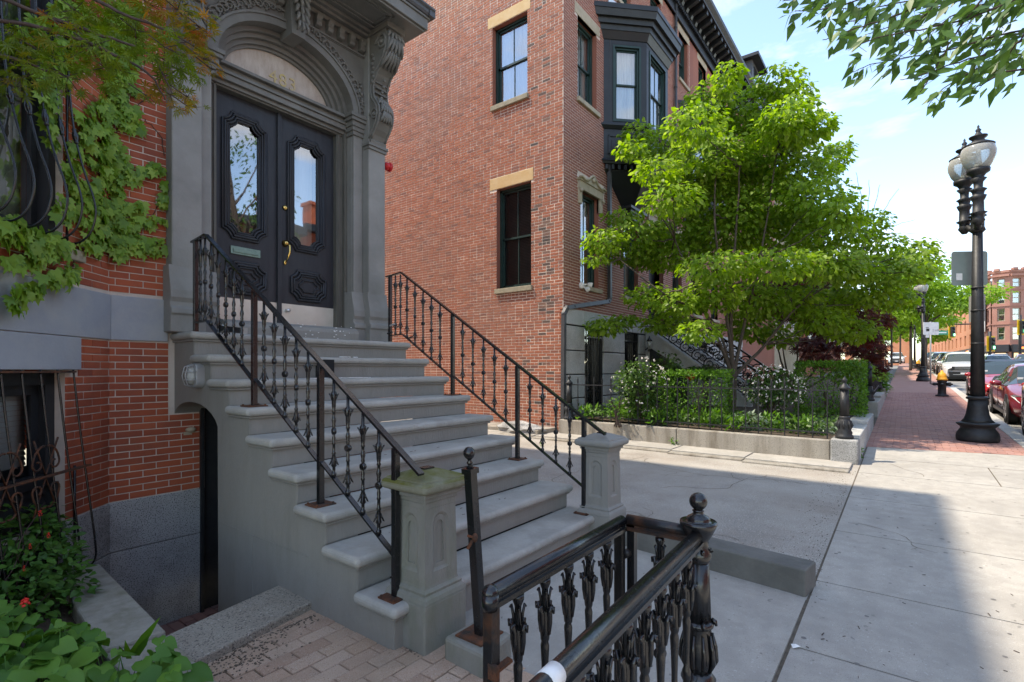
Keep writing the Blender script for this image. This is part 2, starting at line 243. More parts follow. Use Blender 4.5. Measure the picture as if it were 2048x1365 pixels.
# ---------------- mesh builder ----------------
class MB:
    def __init__(s): s.v = []; s.f = []; s.m = []; s.sm = []
    def add(s, vs, fs, mi=0, smooth=False):
        k = len(s.v); s.v += [tuple(p) for p in vs]
        for f in fs: s.f.append(tuple(i + k for i in f)); s.m.append(mi); s.sm.append(smooth)
        return s
    def box(s, x0, x1, y0, y1, z0, z1, mi=0):
        return s.add([(x0, y0, z0), (x1, y0, z0), (x1, y1, z0), (x0, y1, z0), (x0, y0, z1), (x1, y0, z1), (x1, y1, z1), (x0, y1, z1)],
                     [(0, 3, 2, 1), (4, 5, 6, 7), (0, 1, 5, 4), (1, 2, 6, 5), (2, 3, 7, 6), (3, 0, 4, 7)], mi)
    def fbox(s, F, u0, u1, o0, o1, z0, z1, mi=0):
        """box in a wall frame F: u along, o outward, z up"""
        P = [F.p(u, o, z) for z in (z0, z1) for (u, o) in ((u0, o1), (u1, o1), (u1, o0), (u0, o0))]
        return s.add(P, [(0, 3, 2, 1), (4, 5, 6, 7), (0, 1, 5, 4), (1, 2, 6, 5), (2, 3, 7, 6), (3, 0, 4, 7)], mi)
    def bar(s, a, b, w, h=None, mi=0, up=(0, 0, 1)):
        a = Vector(a); b = Vector(b); h = h or w; d = (b - a).normalized(); up = Vector(up)
        if abs(d.dot(up)) > .98: up = Vector((1, 0, 0))
        sd = d.cross(up).normalized() * (w / 2); u2 = sd.cross(d).normalized() * (h / 2)
        P = [p + i * sd + j * u2 for p in (a, b) for (i, j) in ((-1, -1), (1, -1), (1, 1), (-1, 1))]
        return s.add(P, [(0, 1, 2, 3), (7, 6, 5, 4), (0, 4, 5, 1), (1, 5, 6, 2), (2, 6, 7, 3), (3, 7, 4, 0)], mi)
    def prism(s, poly, mapf, d0, d1, mi=0, smooth=False):
        n = len(poly); P = [mapf(a, b, d0) for a, b in poly] + [mapf(a, b, d1) for a, b in poly]
        fs = [tuple(range(n))[::-1], tuple(range(n, 2 * n))] + [(i, (i + 1) % n, (i + 1) % n + n, i + n) for i in range(n)]
        return s.add(P, fs, mi, smooth)
    def tube(s, pts, r, n=8, mi=0, closed=False, sq=False, caps=True):
        pts = [Vector(p) for p in pts]; k = len(pts)
        if not isinstance(r, (list, tuple)): r = [r] * k
        V = []; F_ = []; pn = None
        for i, p in enumerate(pts):
            if closed: t = (pts[(i + 1) % k] - pts[i - 1])
            else: t = (pts[min(i + 1, k - 1)] - pts[max(i - 1, 0)])
            if t.length < 1e-9: t = Vector((0, 0, 1))
            t.normalize()
            if pn is None:
                a = Vector((0, 0, 1)) if abs(t.z) < .9 else Vector((1, 0, 0)); pn = t.cross(a).normalized()
            else:
                pn = (pn - t * pn.dot(t))
                if pn.length < 1e-6: pn = t.orthogonal()
                pn.normalize()
            bn = t.cross(pn)
            for j in range(n):
                a = 2 * PI * (j + (.5 if sq else 0)) / n
                V.append(p + (pn * math.cos(a) + bn * math.sin(a)) * r[i])
        m_ = k if closed else k - 1
        for i in range(m_):
            for j in range(n):
                a = i * n + j; b = i * n + (j + 1) % n; c = ((i + 1) % k) * n + (j + 1) % n; d = ((i + 1) % k) * n + j
                F_.append((a, b, c, d))
        if caps and not closed:
            F_.append(tuple(range(n))[::-1]); F_.append(tuple(range((k - 1) * n, k * n)))
        return s.add(V, F_, mi, not sq)
    def lathe(s, prof, c=(0, 0, 0), n=14, mi=0, flute=0, fa=.08, fz=None, smooth=True, axis=None):
        V = []; F_ = []; k = len(prof); c = Vector(c)
        for (r, z) in prof:
            for j in range(n):
                a = 2 * PI * j / n; rr = r
                if flute and (fz is None or fz[0] <= z <= fz[1]): rr = r * (1 - fa * (1 if (j % 2) else 0))
                p = Vector((rr * math.cos(a), rr * math.sin(a), z))
                if axis is not None: p = axis @ p
                V.append(c + p)
        for i in range(k - 1):
            for j in range(n):
                F_.append((i * n + j, i * n + (j + 1) % n, (i + 1) * n + (j + 1) % n, (i + 1) * n + j))
        F_.append(tuple(range(n))[::-1]); F_.append(tuple(range((k - 1) * n, k * n)))
        return s.add(V, F_, mi, smooth)
    def ell(s, c, r, n=8, m=6, mi=0, rot=None):
        V = []; F_ = []; c = Vector(c)
        if not isinstance(r, (tuple, list)): r = (r, r, r)
        for i in range(m + 1):
            th = PI * i / m
            for j in range(n):
                a = 2 * PI * j / n; p = Vector((r[0] * math.sin(th) * math.cos(a), r[1] * math.sin(th) * math.sin(a), r[2] * math.cos(th)))
                if rot is not None: p = rot @ p
                V.append(c + p)
        for i in range(m):
            for j in range(n): F_.append((i * n + j, (i + 1) * n + j, (i + 1) * n + (j + 1) % n, i * n + (j + 1) % n))
        return s.add(V, F_, mi, True)
    def build(s, name, mats, parent=None, loc=None, bev=0, seg=2, kind=None, label=None, ang=35):
        me = bpy.data.meshes.new(name)
        off = Vector(loc) if loc is not None else None
        vs = s.v if off is None else [(p[0] - off.x, p[1] - off.y, p[2] - off.z) for p in s.v]
        me.from_pydata(vs, [], s.f)
        if not isinstance(mats, (list, tuple)): mats = [mats]
        for m_ in mats: me.materials.append(m_)
        me.polygons.foreach_set('material_index', s.m); me.polygons.foreach_set('use_smooth', s.sm); me.update()
        return link(name, me, parent, off, bev, seg, kind, label, ang)
def link(name, me, parent=None, loc=None, bev=0, seg=2, kind=None, label=None, ang=35):
    o = bpy.data.objects.new(name, me); COL.objects.link(o)
    if loc is not None: o.location = loc
    if parent is not None:
        pl = wloc(parent); o.parent = parent; o.location = (Vector(loc) if loc is not None else Vector((0, 0, 0))) - pl
    if bev:
        b = o.modifiers.new('bevel', 'BEVEL'); b.width = bev; b.segments = seg; b.limit_method = 'ANGLE'; b.angle_limit = math.radians(ang)
        b.harden_normals = False
        if seg > 2:
            for p in me.polygons: p.use_smooth = False
    if kind: o['kind'] = kind
    if label: o['label'] = label
    return o
def wloc(o):
    v = Vector(o.location)
    while o.parent: o = o.parent; v = v + Vector(o.location)
    return v
def tag(o, label=None, cat=None, group=None, kind=None):
    if label: o['label'] = label
    if cat: o['category'] = cat
    if group: o['group'] = group
    if kind: o['kind'] = kind
    return o
def thing(name, loc, label, cat, group=None):
    o = bpy.data.objects.new(name, None); COL.objects.link(o); o.location = loc; o.empty_display_size = .1
    return tag(o, label, cat, group)
def copy_tree(o, parent=None, loc=None):
    c = o.copy(); COL.objects.link(c)
    if parent is not None: c.parent = parent
    if loc is not None: c.location = loc
    for ch in list(o.children): copy_tree(ch, c)
    return c
class Frame:
    """wall frame: u runs left to right as seen from outside, o outward, z up"""
    def __init__(s, x, y, ux, uy): s.x = x; s.y = y; l = math.hypot(ux, uy); s.ux = ux / l; s.uy = uy / l; s.nx = s.uy; s.ny = -s.ux
    def p(s, u, o, z): return Vector((s.x + s.ux * u + s.nx * o, s.y + s.uy * u + s.ny * o, z))
    def rot(s): return math.atan2(s.uy, s.ux)

def sheet(F, u0, u1, z0, z1, ops, o=0, depth=.1, mi=0, mb=None, mr=None):
    """wall face with openings and their reveals"""
    mb = mb or MB(); mr = mi if mr is None else mr
    us = sorted(set([u0, u1] + [c for q in ops for c in (q[0], q[1]) if u0 < c < u1])); zs = sorted(set([z0, z1] + [c for q in ops for c in (q[2], q[3]) if z0 < c < z1]))
    for a, b in zip(us, us[1:]):
        for c, d in zip(zs, zs[1:]):
            cu, cz = (a + b) / 2, (c + d) / 2
            if any(q[0] < cu < q[1] and q[2] < cz < q[3] for q in ops): continue
            mb.add([F.p(a, o, c), F.p(b, o, c), F.p(b, o, d), F.p(a, o, d)], [(0, 1, 2, 3)], mi)
    for q in ops:
        a, b, c, d = max(q[0], u0), min(q[1], u1), max(q[2], z0), min(q[3], z1)
        if a >= b or c >= d: continue
        P = [F.p(u, oo, z) for oo in (o, o - depth) for (u, z) in ((a, c), (b, c), (b, d), (a, d))]
        mb.add(P, [(0, 4, 5, 1), (1, 5, 6, 2), (2, 6, 7, 3), (3, 7, 4, 0)], mr)
    return mb
def bricklist(u0, u1, z0, z1, ops, bl, bh, jt, hdr=0, phase=0):
    out = []; r = 0; z = z0
    while z < z1 - bh * .5:
        zb = min(z + bh - jt, z1); u = u0 - ((r % 2) * bl / 2) - phase * bl; rowh = hdr and r % hdr == hdr - 1
        while u < u1:
            L_ = bl * (.5 if rowh or (hdr and random.random() < .04) else 1)
            a, b = max(u, u0), min(u + L_ - jt, u1); segs = [(a, b)] if b - a > .015 else []
            for q in ops:
                if zb > q[2] and z < q[3]:
                    ns_ = []
                    for (a, b) in segs:
                        if b <= q[0] or a >= q[1]: ns_.append((a, b))
                        else:
                            if a < q[0] - .012: ns_.append((a, q[0]))
                            if b > q[1] + .012: ns_.append((q[1], b))
                    segs = ns_
            for (a, b) in segs:
                if b - a > .012: out.append((a, b, z, zb))
            u += L_
        z += bh; r += 1
    return out
def bricks(F, lst, proud, matl, parent, nparts, key, back=.02, name='brick', jit=.0015):
    """the nparts that show largest become objects sharing one mesh, the rest one mesh of real bricks"""
    full = max(b[1] - b[0] for b in lst); fh = max(b[3] - b[2] for b in lst)
    lst = sorted(lst, key=key); sing = [b for b in lst if abs(b[1] - b[0] - full) < .002 and abs(b[3] - b[2] - fh) < .002][:nparts]
    ss = set(sing); rest = [b for b in lst if b not in ss]
    if sing:
        me = MB(); l = full / 2; h = fh / 2; e = .0035
        P = [(-l, back, -h), (l, back, -h), (l, back, h), (-l, back, h), (-l, -proud + e, -h), (l, -proud + e, -h), (l, -proud + e, h), (-l, -proud + e, h),
             (-l + e, -proud, -h + e), (l - e, -proud, -h + e), (l - e, -proud, h - e), (-l + e, -proud, h - e)]
        me.add(P, [(0, 1, 5, 4), (1, 2, 6, 5), (2, 3, 7, 6), (3, 0, 4, 7), (4, 5, 9, 8), (5, 6, 10, 9), (6, 7, 11, 10), (7, 4, 8, 11), (8, 9, 10, 11)])
        data = bpy.data.meshes.new(name); data.from_pydata(me.v, [], me.f); data.materials.append(matl)
        pl = wloc(parent)
        for (a, b, c, d) in sing:
            o = bpy.data.objects.new(name, data); COL.objects.link(o); o.parent = parent
            o.location = F.p((a + b) / 2, random.uniform(-jit, jit), (c + d) / 2) - pl
            o.rotation_euler = (random.uniform(-.006, .006), random.uniform(-.004, .004), F.rot() + random.uniform(-.006, .006))
    mb = MB(); e = .003
    for (a, b, c, d) in rest:
        pr = proud + random.uniform(-jit, jit)
        P = [F.p(a, -back, c), F.p(b, -back, c), F.p(b, -back, d), F.p(a, -back, d), F.p(a + e * .3, pr, c + e * .3), F.p(b - e * .3, pr, c + e * .3), F.p(b - e * .3, pr, d - e * .3), F.p(a + e * .3, pr, d - e * .3)]
        mb.add(P, [(0, 1, 5, 4), (1, 2, 6, 5), (2, 3, 7, 6), (3, 0, 4, 7), (4, 5, 6, 7)])
    if mb.v: mb.build(name + 's_beyond', matl, parent, kind='stuff')

def near(F):
    """sort key: how far from the photographer"""
    return lambda b: (F.p((b[0] + b[1]) / 2, 0, (b[2] + b[3]) / 2) - Vector((0, 0, EYE))).length

def window(F, u0, u1, z0, z1, rec, parent, frame=M['greenframe'], glass=M['glass'], cover='curtain', muntin=True, fw=.05, arch=False, split=.5, slat=False, cover_top=0, interior=True):
    """double hung sash window in an opening: one part with sub-parts"""
    w = MB(); d = .09
    for a, b, c, e in ((u0, u0 + fw, z0, z1), (u1 - fw, u1, z0, z1), (u0, u1, z1 - fw, z1), (u0, u1, z0, z0 + fw)):
        w.fbox(F, a, b, -rec - d, -rec, c, e)
    zm = z0 + (z1 - z0) * split; s = fw * .8
    for (a, b, o0) in ((zm - s * .3, z1 - fw, -rec - .045), (z0 + fw, zm + s * .7, -rec - .075)):
        for q in ((u0 + fw, u0 + fw + s, a, b), (u1 - fw - s, u1 - fw, a, b), (u0 + fw, u1 - fw, b - s, b), (u0 + fw, u1 - fw, a, a + s)):
            w.fbox(F, q[0], q[1], o0 - .03, o0 - .0005, q[2], q[3])
        if muntin: um = (u0 + u1) / 2; w.fbox(F, um - .012, um + .012, o0 - .027, o0 - .004, a + s, b - s)
    o = w.build('window', frame, parent, loc=F.p((u0 + u1) / 2, -rec, z0))
    for (a, b, o0) in ((zm, z1 - fw - s, -rec - .06), (z0 + fw + s, zm, -rec - .09)):
        g = MB().add([F.p(u0 + fw + s, o0, a), F.p(u1 - fw - s, o0, a), F.p(u1 - fw - s, o0, b), F.p(u0 + fw + s, o0, b)], [(0, 1, 2, 3)])
        g.build('pane', glass, o)
    if cover == 'curtain':
        n = 22; V = []; 
        for i in range(n + 1):
            u = u0 + fw + (u1 - u0 - 2 * fw) * i / n; oo = -rec - .16 + .012 * math.sin(i * 2.3 + u0)
            V += [F.p(u, oo, z0), F.p(u, oo, z1 - cover_top)]
        MB().add(V, [(2 * i, 2 * i + 2, 2 * i + 3, 2 * i + 1) for i in range(n)], 0, True).build('curtain', M['curtain'], o)
    elif cover in ('blind', 'darkblind'):
        b = MB(); z = z0 + .05
        while z < z1 - cover_top:
            b.add([F.p(u0 + fw, -rec - .128, z), F.p(u1 - fw, -rec - .128, z), F.p(u1 - fw, -rec - .142, z + .034), F.p(u0 + fw, -rec - .142, z + .034)], [(0, 1, 2, 3)]); z += .037
        b.build('blind', M[cover], o)
    if interior:
        k = MB(); k.add([F.p(u0 - .1, -rec - .5, z0 - .1), F.p(u1 + .1, -rec - .5, z0 - .1), F.p(u1 + .1, -rec - .5, z1 + .1), F.p(u0 - .1, -rec - .5, z1 + .1)], [(0, 1, 2, 3)])
        k.build('room_backing', M['dark'], o)
    return o

# ---------------- leaves ----------------
def leaf_shape(kind):
    if kind == 'ellip':      # pointed oval, folded
        V = [(0, 0, 0), (-.3, .3, .06), (.3, .3, .06), (0, .38, 0), (-.27, .62, .03), (.27, .62, .03), (0, 1, -.14)]
        F_ = [(0, 3, 1), (0, 2, 3), (1, 3, 4), (2, 5, 3), (3, 6, 4), (3, 5, 6)]
    elif kind == 'lance':
        V = [(0, 0, 0), (-.2, .36, .03), (.2, .36, .03), (0, .4, 0), (0, 1, -.06)]; F_ = [(0, 3, 1), (0, 2, 3), (1, 3, 4), (3, 2, 4)]
    elif kind == 'heart':
        V = [(0, .12, 0), (-.26, -.06, .04), (-.52, .16, .05), (-.5, .46, .02), (-.25, .8, -.02), (0, 1.05, -.14), (.25, .8, -.02), (.5, .46, .02), (.52, .16, .05), (.26, -.06, .04), (0, .5, -.03),
             (-.27, .4, .12), (.27, .4, .12)]
        F_ = [(0, 10, 11), (0, 11, 1), (1, 11, 2), (2, 11, 3), (3, 11, 4), (4, 11, 10), (4, 10, 5), (0, 12, 10), (0, 9, 12), (9, 8, 12), (8, 7, 12), (7, 6, 12), (6, 10, 12), (6, 5, 10)]
    elif kind == 'ivy':
        V = [(0, .0, 0), (-.28, -.1, .03), (-.62, .22, -.04), (-.33, .36, .04), (-.46, .72, -.03), (-.16, .7, .03), (0, 1.08, -.12), (.16, .7, .03), (.46, .72, -.03), (.33, .36, .04), (.62, .22, -.04), (.28, -.1, .03), (0, .42, .01)]
        F_ = [(0, 12, 1), (1, 12, 3), (1, 3, 2), (3, 12, 5), (3, 5, 4), (5, 12, 6), (6, 12, 7), (7, 12, 9), (7, 9, 8), (9, 12, 11), (9, 11, 10), (11, 12, 0)]
    elif kind == 'maple':
        V = [(0, 0, 0)]; F_ = []
        for a, l in ((-120, .5), (-70, .8), (-32, 1), (0, 1.08), (32, 1), (70, .8), (120, .5)):
            t = math.radians(a); dx, dy = math.sin(t), math.cos(t); nx, ny = dy, -dx; k = len(V)
            V += [(dx * l * .45 - nx * .09, dy * l * .45 - ny * .09, .02), (dx * l, dy * l, -.08), (dx * l * .45 + nx * .09, dy * l * .45 + ny * .09, .02)]
            F_ += [(0, k, k + 1), (0, k + 1, k + 2)]
    elif kind == 'tri':
        V = [(0, 0, 0), (-.28, .5, .03), (0, 1, -.05), (.28, .5, .03)]; F_ = [(0, 1, 2), (0, 2, 3)]
    return np.array(V, dtype=float), F_
LEAF = {k: leaf_shape(k) for k in ('ellip', 'lance', 'heart', 'ivy', 'maple', 'tri')}
def basis(ydir, nrm):
    y = ydir / np.linalg.norm(ydir, axis=1, keepdims=True); x = np.cross(y, nrm); x /= (np.linalg.norm(x, axis=1, keepdims=True) + 1e-9)
    z = np.cross(x, y); return x, y, z
def leaves(name, kind, pos, ydir, nrm, size, matl, parent=None, nparts=0, part='leaf', label=None, cat=None):
    """pos (n,3); nparts nearest become objects of their own that share a mesh, the rest one mesh"""
    pos = np.asarray(pos, float); ydir = np.asarray(ydir, float); nrm = np.asarray(nrm, float); size = np.broadcast_to(np.asarray(size, float), (len(pos),))
    V, F_ = LEAF[kind]; x, y, z = basis(ydir, nrm)
    order = np.argsort(np.linalg.norm(pos - np.array([0, 0, EYE]), axis=1) / size)
    sing = order[:nparts]; rest = order[nparts:]
    if nparts:
        d = bpy.data.meshes.new(part); d.from_pydata(V.tolist(), [], F_); d.materials.append(matl)
        d.polygons.foreach_set('use_smooth', [True] * len(F_)); pl = wloc(parent)
        for i in sing:
            o = bpy.data.objects.new(part, d); COL.objects.link(o); o.parent = parent
            s = size[i]
            o.matrix_local = Matrix(((x[i][0] * s, y[i][0] * s, z[i][0] * s, pos[i][0] - pl.x), (x[i][1] * s, y[i][1] * s, z[i][1] * s, pos[i][1] - pl.y), (x[i][2] * s, y[i][2] * s, z[i][2] * s, pos[i][2] - pl.z), (0, 0, 0, 1)))
    if len(rest):
        n = len(rest); k = len(V); R = rest
        P = pos[R][:, None, :] + size[R][:, None, None] * (V[None, :, 0:1] * x[R][:, None, :] + V[None, :, 1:2] * y[R][:, None, :] + V[None, :, 2:3] * z[R][:, None, :])
        P = P.reshape(-1, 3)
        nf = len(F_); fa = np.array(F_)  # all triangles
        idx = (fa[None, :, :] + (np.arange(n) * k)[:, None, None]).reshape(-1)
        me = bpy.data.meshes.new(name); me.vertices.add(n * k); me.vertices.foreach_set('co', P.ravel())
        me.loops.add(len(idx)); me.loops.foreach_set('vertex_index', idx.astype(np.int32))
        me.polygons.add(n * nf); me.polygons.foreach_set('loop_start', np.arange(0, n * nf * 3, 3, dtype=np.int32)); me.polygons.foreach_set('loop_total', np.full(n * nf, 3, dtype=np.int32))
        me.update(calc_edges=True); me.polygons.foreach_set('use_smooth', [True] * (n * nf)); me.materials.append(matl)
        o = bpy.data.objects.new(name, me); COL.objects.link(o)
        if parent is not None: o.parent = parent; o.location = -wloc(parent)
        o['kind'] = 'stuff'
        return o
def rnd(n, a, b): return RNG.uniform(a, b, n)
def clump(c, r, n, shell=.0):
    """points filling an ellipsoid, denser to the outside"""
    d = RNG.normal(size=(n, 3)); d /= np.linalg.norm(d, axis=1, keepdims=True); q = RNG.uniform(shell, 1, n) ** (1 / 2.2)
    return np.array(c) + d * q[:, None] * np.array(r), d
# ================= SETTING =================
def gsheet(mb, xs, y0, y1, dz, mi=0, f=None):
    """strip following the rising street"""
    xs = sorted(set(xs)); V = []
    for x in xs:
        for y in (y0(x) if callable(y0) else y0, y1(x) if callable(y1) else y1): V.append((x, y, (f(x, y) if f else GZ(x)) + dz))
    return mb.add(V, [(2 * i, 2 * i + 2, 2 * i + 3, 2 * i + 1) for i in range(len(xs) - 1)], mi)
XS = [-60, -20, -5, 0, 3.3, 10, 20, 40, 60, 80, 95, 140, 400]
g = MB(); gsheet(g, XS, -400, 1.0 - .0, -.32); gsheet(g, [3.3 if v == 3.3 else v for v in XS if v >= 3.3], 1.0, 400, -.32)
gsheet(g, [-60, -20, -5, 0, 1.0], 1.0, 400, -1.2)
g.add([(1.0, 1.0, -1.2), (3.3, 1.0, -1.2), (3.3, 400, -1.2), (1.0, 400, -1.2)], [(0, 1, 2, 3)])
g.build('ground', M['road'], kind='structure')
r = MB(); gsheet(r, XS, -14.5, -1.86, -.14); r.build('road', M['road'], kind='structure')
# painted lane line and far kerb
r = MB(); x = -12
while x < 90:
    gsheet(r, [x, x + 3], -8.25, -8.1, -.136); x += 9
r.build('lane_markings', M['white'], kind='structure')
r = MB(); gsheet(r, XS, -18.6, -14.5, .0); r.add([(XS[0], -14.5, -.2), (XS[-1], -14.5, 2.4), (XS[-1], -14.5, 2.6), (XS[0], -14.5, 0)], [(0, 1, 2, 3)])
r.build('opposite_sidewalk', M['concrete'], kind='structure')

# concrete sidewalk: each slab its own piece
root = thing('sidewalk', (0, 0, 0), None, None); root['kind'] = 'structure'
del_props = [k for k in ('label', 'category') if k in root.keys()]
base = MB(); gsheet(base, [-12, 3.3, 11.2], -1.62, .62, -.009); gsheet(base, [1.9, 3.3, 4.6], .6, 2.6, -.012); base.build('joint_bed', M['sand'], root)
jx = [-12, -8, -4, -1.6, -.1, 1.15, 2.28, 3.36, 4.43, 5.78, 7.22, 8.75, 10.05, 11.2]
def slab(x0, x1, y0, y1, nm='slab', h=.03, m=M['concrete'], par=None, gz=GZ, e=.007):
    par = par or root
    P = []
    for z in (-h, 0):
        for (x, y) in ((x0 + e, y0 + e), (x1 - e, y0 + e), (x1 - e, y1 - e), (x0 + e, y1 - e)): P.append((x, y, gz(x) + z))
    return MB().add(P, [(0, 3, 2, 1), (4, 5, 6, 7), (0, 1, 5, 4), (1, 2, 6, 5), (2, 3, 7, 6), (3, 0, 4, 7)]).build(nm, m, par, loc=((x0 + x1) / 2, (y0 + y1) / 2, gz((x0 + x1) / 2)))
for a, b in zip(jx, jx[1:]):
    if b == 11.2:
        MB().add([(a + .007, -1.62, GZ(a)), (11.5, -1.62, GZ(11.5)), (11.2, .53, GZ(11.2)), (a + .007, .53, GZ(a))], [(0, 1, 2, 3)]).build('slab', M['concrete'], root)
    elif 8.7 < a < 9: slab(a, b, -1.62, -.95); slab(a, b, -.95, .53)
    else: slab(a, b, -1.62, .53)
# private path between stoop, low kerb and sidewalk
P = [(2.35, 2.02), (4.45, 2.12), (4.09, .54), (2.05, .54), (2.25, 1.5)]
P2 = [(2.30, 2.45), (4.40, 2.45), (4.44, 2.10), (4.08, .545), (1.98, .545), (2.12, 1.2), (2.2, 1.86)]
MB().prism(P2[::-1], lambda a, b, d: (a, b, GZ(a) + d), -.05, -.004).build('path_slab', M['concrete'], root)

# curb
cb = thing('curb', (0, -1.7, 0), None, None); cb['kind'] = 'structure'
x = -10.
while x < 60:
    L_ = 2.3 if x < 30 else 6
    o_ = MB(); e = .006; z0, z1 = GZ(x), GZ(x + L_)
    o_.add([(x + e, -1.86, z0 - .3), (x + L_ - e, -1.86, z1 - .3), (x + L_ - e, -1.63, z1 - .3), (x + e, -1.63, z0 - .3), (x + e, -1.86, z0 + .002), (x + L_ - e, -1.86, z1 + .002), (x + L_ - e, -1.63, z1 + .002), (x + e, -1.63, z0 + .002)],
           [(0, 3, 2, 1), (4, 5, 6, 7), (0, 1, 5, 4), (1, 2, 6, 5), (2, 3, 7, 6), (3, 0, 4, 7)])
    o_.build('curb_stone', M['curb'], cb, loc=(x + L_ / 2, -1.74, z0), bev=.012 if x < 30 else 0)
    x += L_

# brick sidewalk
bs = thing('brick_sidewalk', (11.3, -.5, GZ(11.3)), None, None); bs['kind'] = 'structure'
k = MB(); gsheet(k, [11.1, 20, 27.2], -1.66, .62, -.014); k.build('joint_bed', M['sand'], bs)
k = MB(); gsheet(k, [27, 40, 60, 95, 140], -1.66, .62, 0.0, 0); k.build('distant_paving', M['swflat'], bs)
class Flat:
    """frame for paving: u along y, z along x"""
    def rot(s): return 0
    def p(s, u, o, z): return Vector((z, u, GZ(z) + o))
FL = Flat()
def pavers(F, lst, matl, parent, nparts, proud=.0, th=.03, key=None):
    lst = sorted(lst, key=key); fl = max(b[1] - b[0] for b in lst)
    sing = [b for b in lst if abs((b[1] - b[0]) - fl) < .004][:nparts]; ss = set(sing); rest = [b for b in lst if b not in ss]
    if sing:
        b0 = sing[0]; l = (b0[1] - b0[0]) / 2; h = (b0[3] - b0[2]) / 2; e = .004; q = MB()
        q.add([(-h, -l, -th), (h, -l, -th), (h, l, -th), (-h, l, -th), (-h, -l, -e), (h, -l, -e), (h, l, -e), (-h, l, -e), (-h + e, -l + e, 0), (h - e, -l + e, 0), (h - e, l - e, 0), (-h + e, l - e, 0)],
              [(0, 1, 5, 4), (1, 2, 6, 5), (2, 3, 7, 6), (3, 0, 4, 7), (4, 5, 9, 8), (5, 6, 10, 9), (6, 7, 11, 10), (7, 4, 8, 11), (8, 9, 10, 11)])
        d = bpy.data.meshes.new('brick'); d.from_pydata(q.v, [], q.f); d.materials.append(matl); pl = wloc(parent)
        for (a, b, c, e_) in sing:
            o = bpy.data.objects.new('brick', d); COL.objects.link(o); o.parent = parent
            x = (c + e_) / 2; o.location = Vector((x, (a + b) / 2, GZ(x) + proud + random.uniform(-.002, .002))) - pl
            o.rotation_euler = (random.uniform(-.012, .012), random.uniform(-.012, .012) - (.028 if x > 3.3 else 0), random.uniform(-.01, .01))
    q = MB()
    for (a, b, c, e_) in rest:
        j = proud + random.uniform(-.002, .002)
        q.add([(c, a, GZ(c) - th), (e_, a, GZ(e_) - th), (e_, b, GZ(e_) - th), (c, b, GZ(c) - th), (c, a, GZ(c) + j), (e_, a, GZ(e_) + j), (e_, b, GZ(e_) + j), (c, b, GZ(c) + j)],
              [(4, 5, 6, 7), (0, 1, 5, 4), (1, 2, 6, 5), (2, 3, 7, 6), (3, 0, 4, 7)])
    if q.v: q.build('bricks_beyond', matl, parent, kind='stuff')
lst = []
x = 11.22; r_ = 0
while x < 27:
    y = -1.62 - (r_ % 2) * .1 + random.uniform(-.01, .01)
    while y < .56:
        a, b = max(y, -1.62), min(y + .194, .56)
        skip = x < 11.2 + (.6 - b) * .14
        if b - a > .03 and not skip: lst.append((a, b, x, x + .094))
        y += .2
    x += .1; r_ += 1
pavers(FL, lst, M['swbrick'], bs, 300, th=.014, key=lambda b: b[2])

# alley
al = MB(); xs = [4.05, 5, 6, 7, 8, 9.0, 9.9]; ys = [.54, 1.5, 3, 5, 6.1, 8, 12, 20]
def AZ(x, y): return GZ(x) + max(0, (y - 6)) * .03 - .006
V = []; 
for y in ys:
    for x in [4.05 + .28 * min(1, max(0, (y - .54) / 1.5)), 5, 6, 7, 8, 9.0, 10.05]: V.append((x, y, AZ(x, y)))
n_ = 7
al.add(V, [(j * n_ + i, j * n_ + i + 1, (j + 1) * n_ + i + 1, (j + 1) * n_ + i) for j in range(len(ys) - 1) for i in range(n_ - 1)])
al.build('alley', M['asphalt'], kind='structure')
st = thing('alley_edge_strip', (8.9, 3, .15), None, None); st['kind'] = 'structure'
y = .62; 
while y < 13:
    L_ = random.uniform(1.1, 2.0); e = .01; x1 = 9.34 + (y - .6) * .067 if y < 6 else 10.0; x0 = x1 - .62 - (.1 if y < 6 else .5)
    xm = x0 + .2
    for (a, b, h) in ((x0, xm - .012, .03), (xm, x1 + .1, .045)):
        z = AZ(a, y) + h
        MB().box(a, b, y + e, y + L_ - e, z - .1, z).build('strip_stone', M['granitewarm'] if a == x0 else M['concrete'], st, loc=((a + b) / 2, y + L_ / 2, z), bev=.01)
    y += L_

# areaway, its floor and copings
af = thing('areaway_floor', (1.7, 4.5, -.75), None, None); af['kind'] = 'structure'
MB().box(.9, 3.4, 3.2, 6.2, -1.0, -.80).build('joint_bed', M['sand'], af)
x = 1.15
while x < 3.2:
    y = 3.4 + (int(x * 10) % 2) * .1
    while y < 5.9:
        MB().box(x + .004, x + .096, y + .004, y + .196, -.8, -.745 + random.uniform(-.003, .003)).build('brick', MATS['sidewalk_brick'], af) if (y > 4.6) else None
        y += .2
    x += .1
# soil of the garden bed at the left
so_ = MB(); n = 14
V = [(-1.6 + 2.55 * i / n, 1.0 + 4.6 * j / n, .01 + .05 * math.sin(i * 1.7) * math.cos(j * 1.3) + .04 * random.random()) for j in range(n + 1) for i in range(n + 1)]
so_.add(V, [(j * (n + 1) + i, j * (n + 1) + i + 1, (j + 1) * (n + 1) + i + 1, (j + 1) * (n + 1) + i) for j in range(n) for i in range(n)], 0, True)
so_.build('garden_soil', M['soil'], kind='structure')
MB().box(-3, 1.0, -.0, 1.2, -.2, -.005).build('front_yard', M['concrete'], kind='structure')

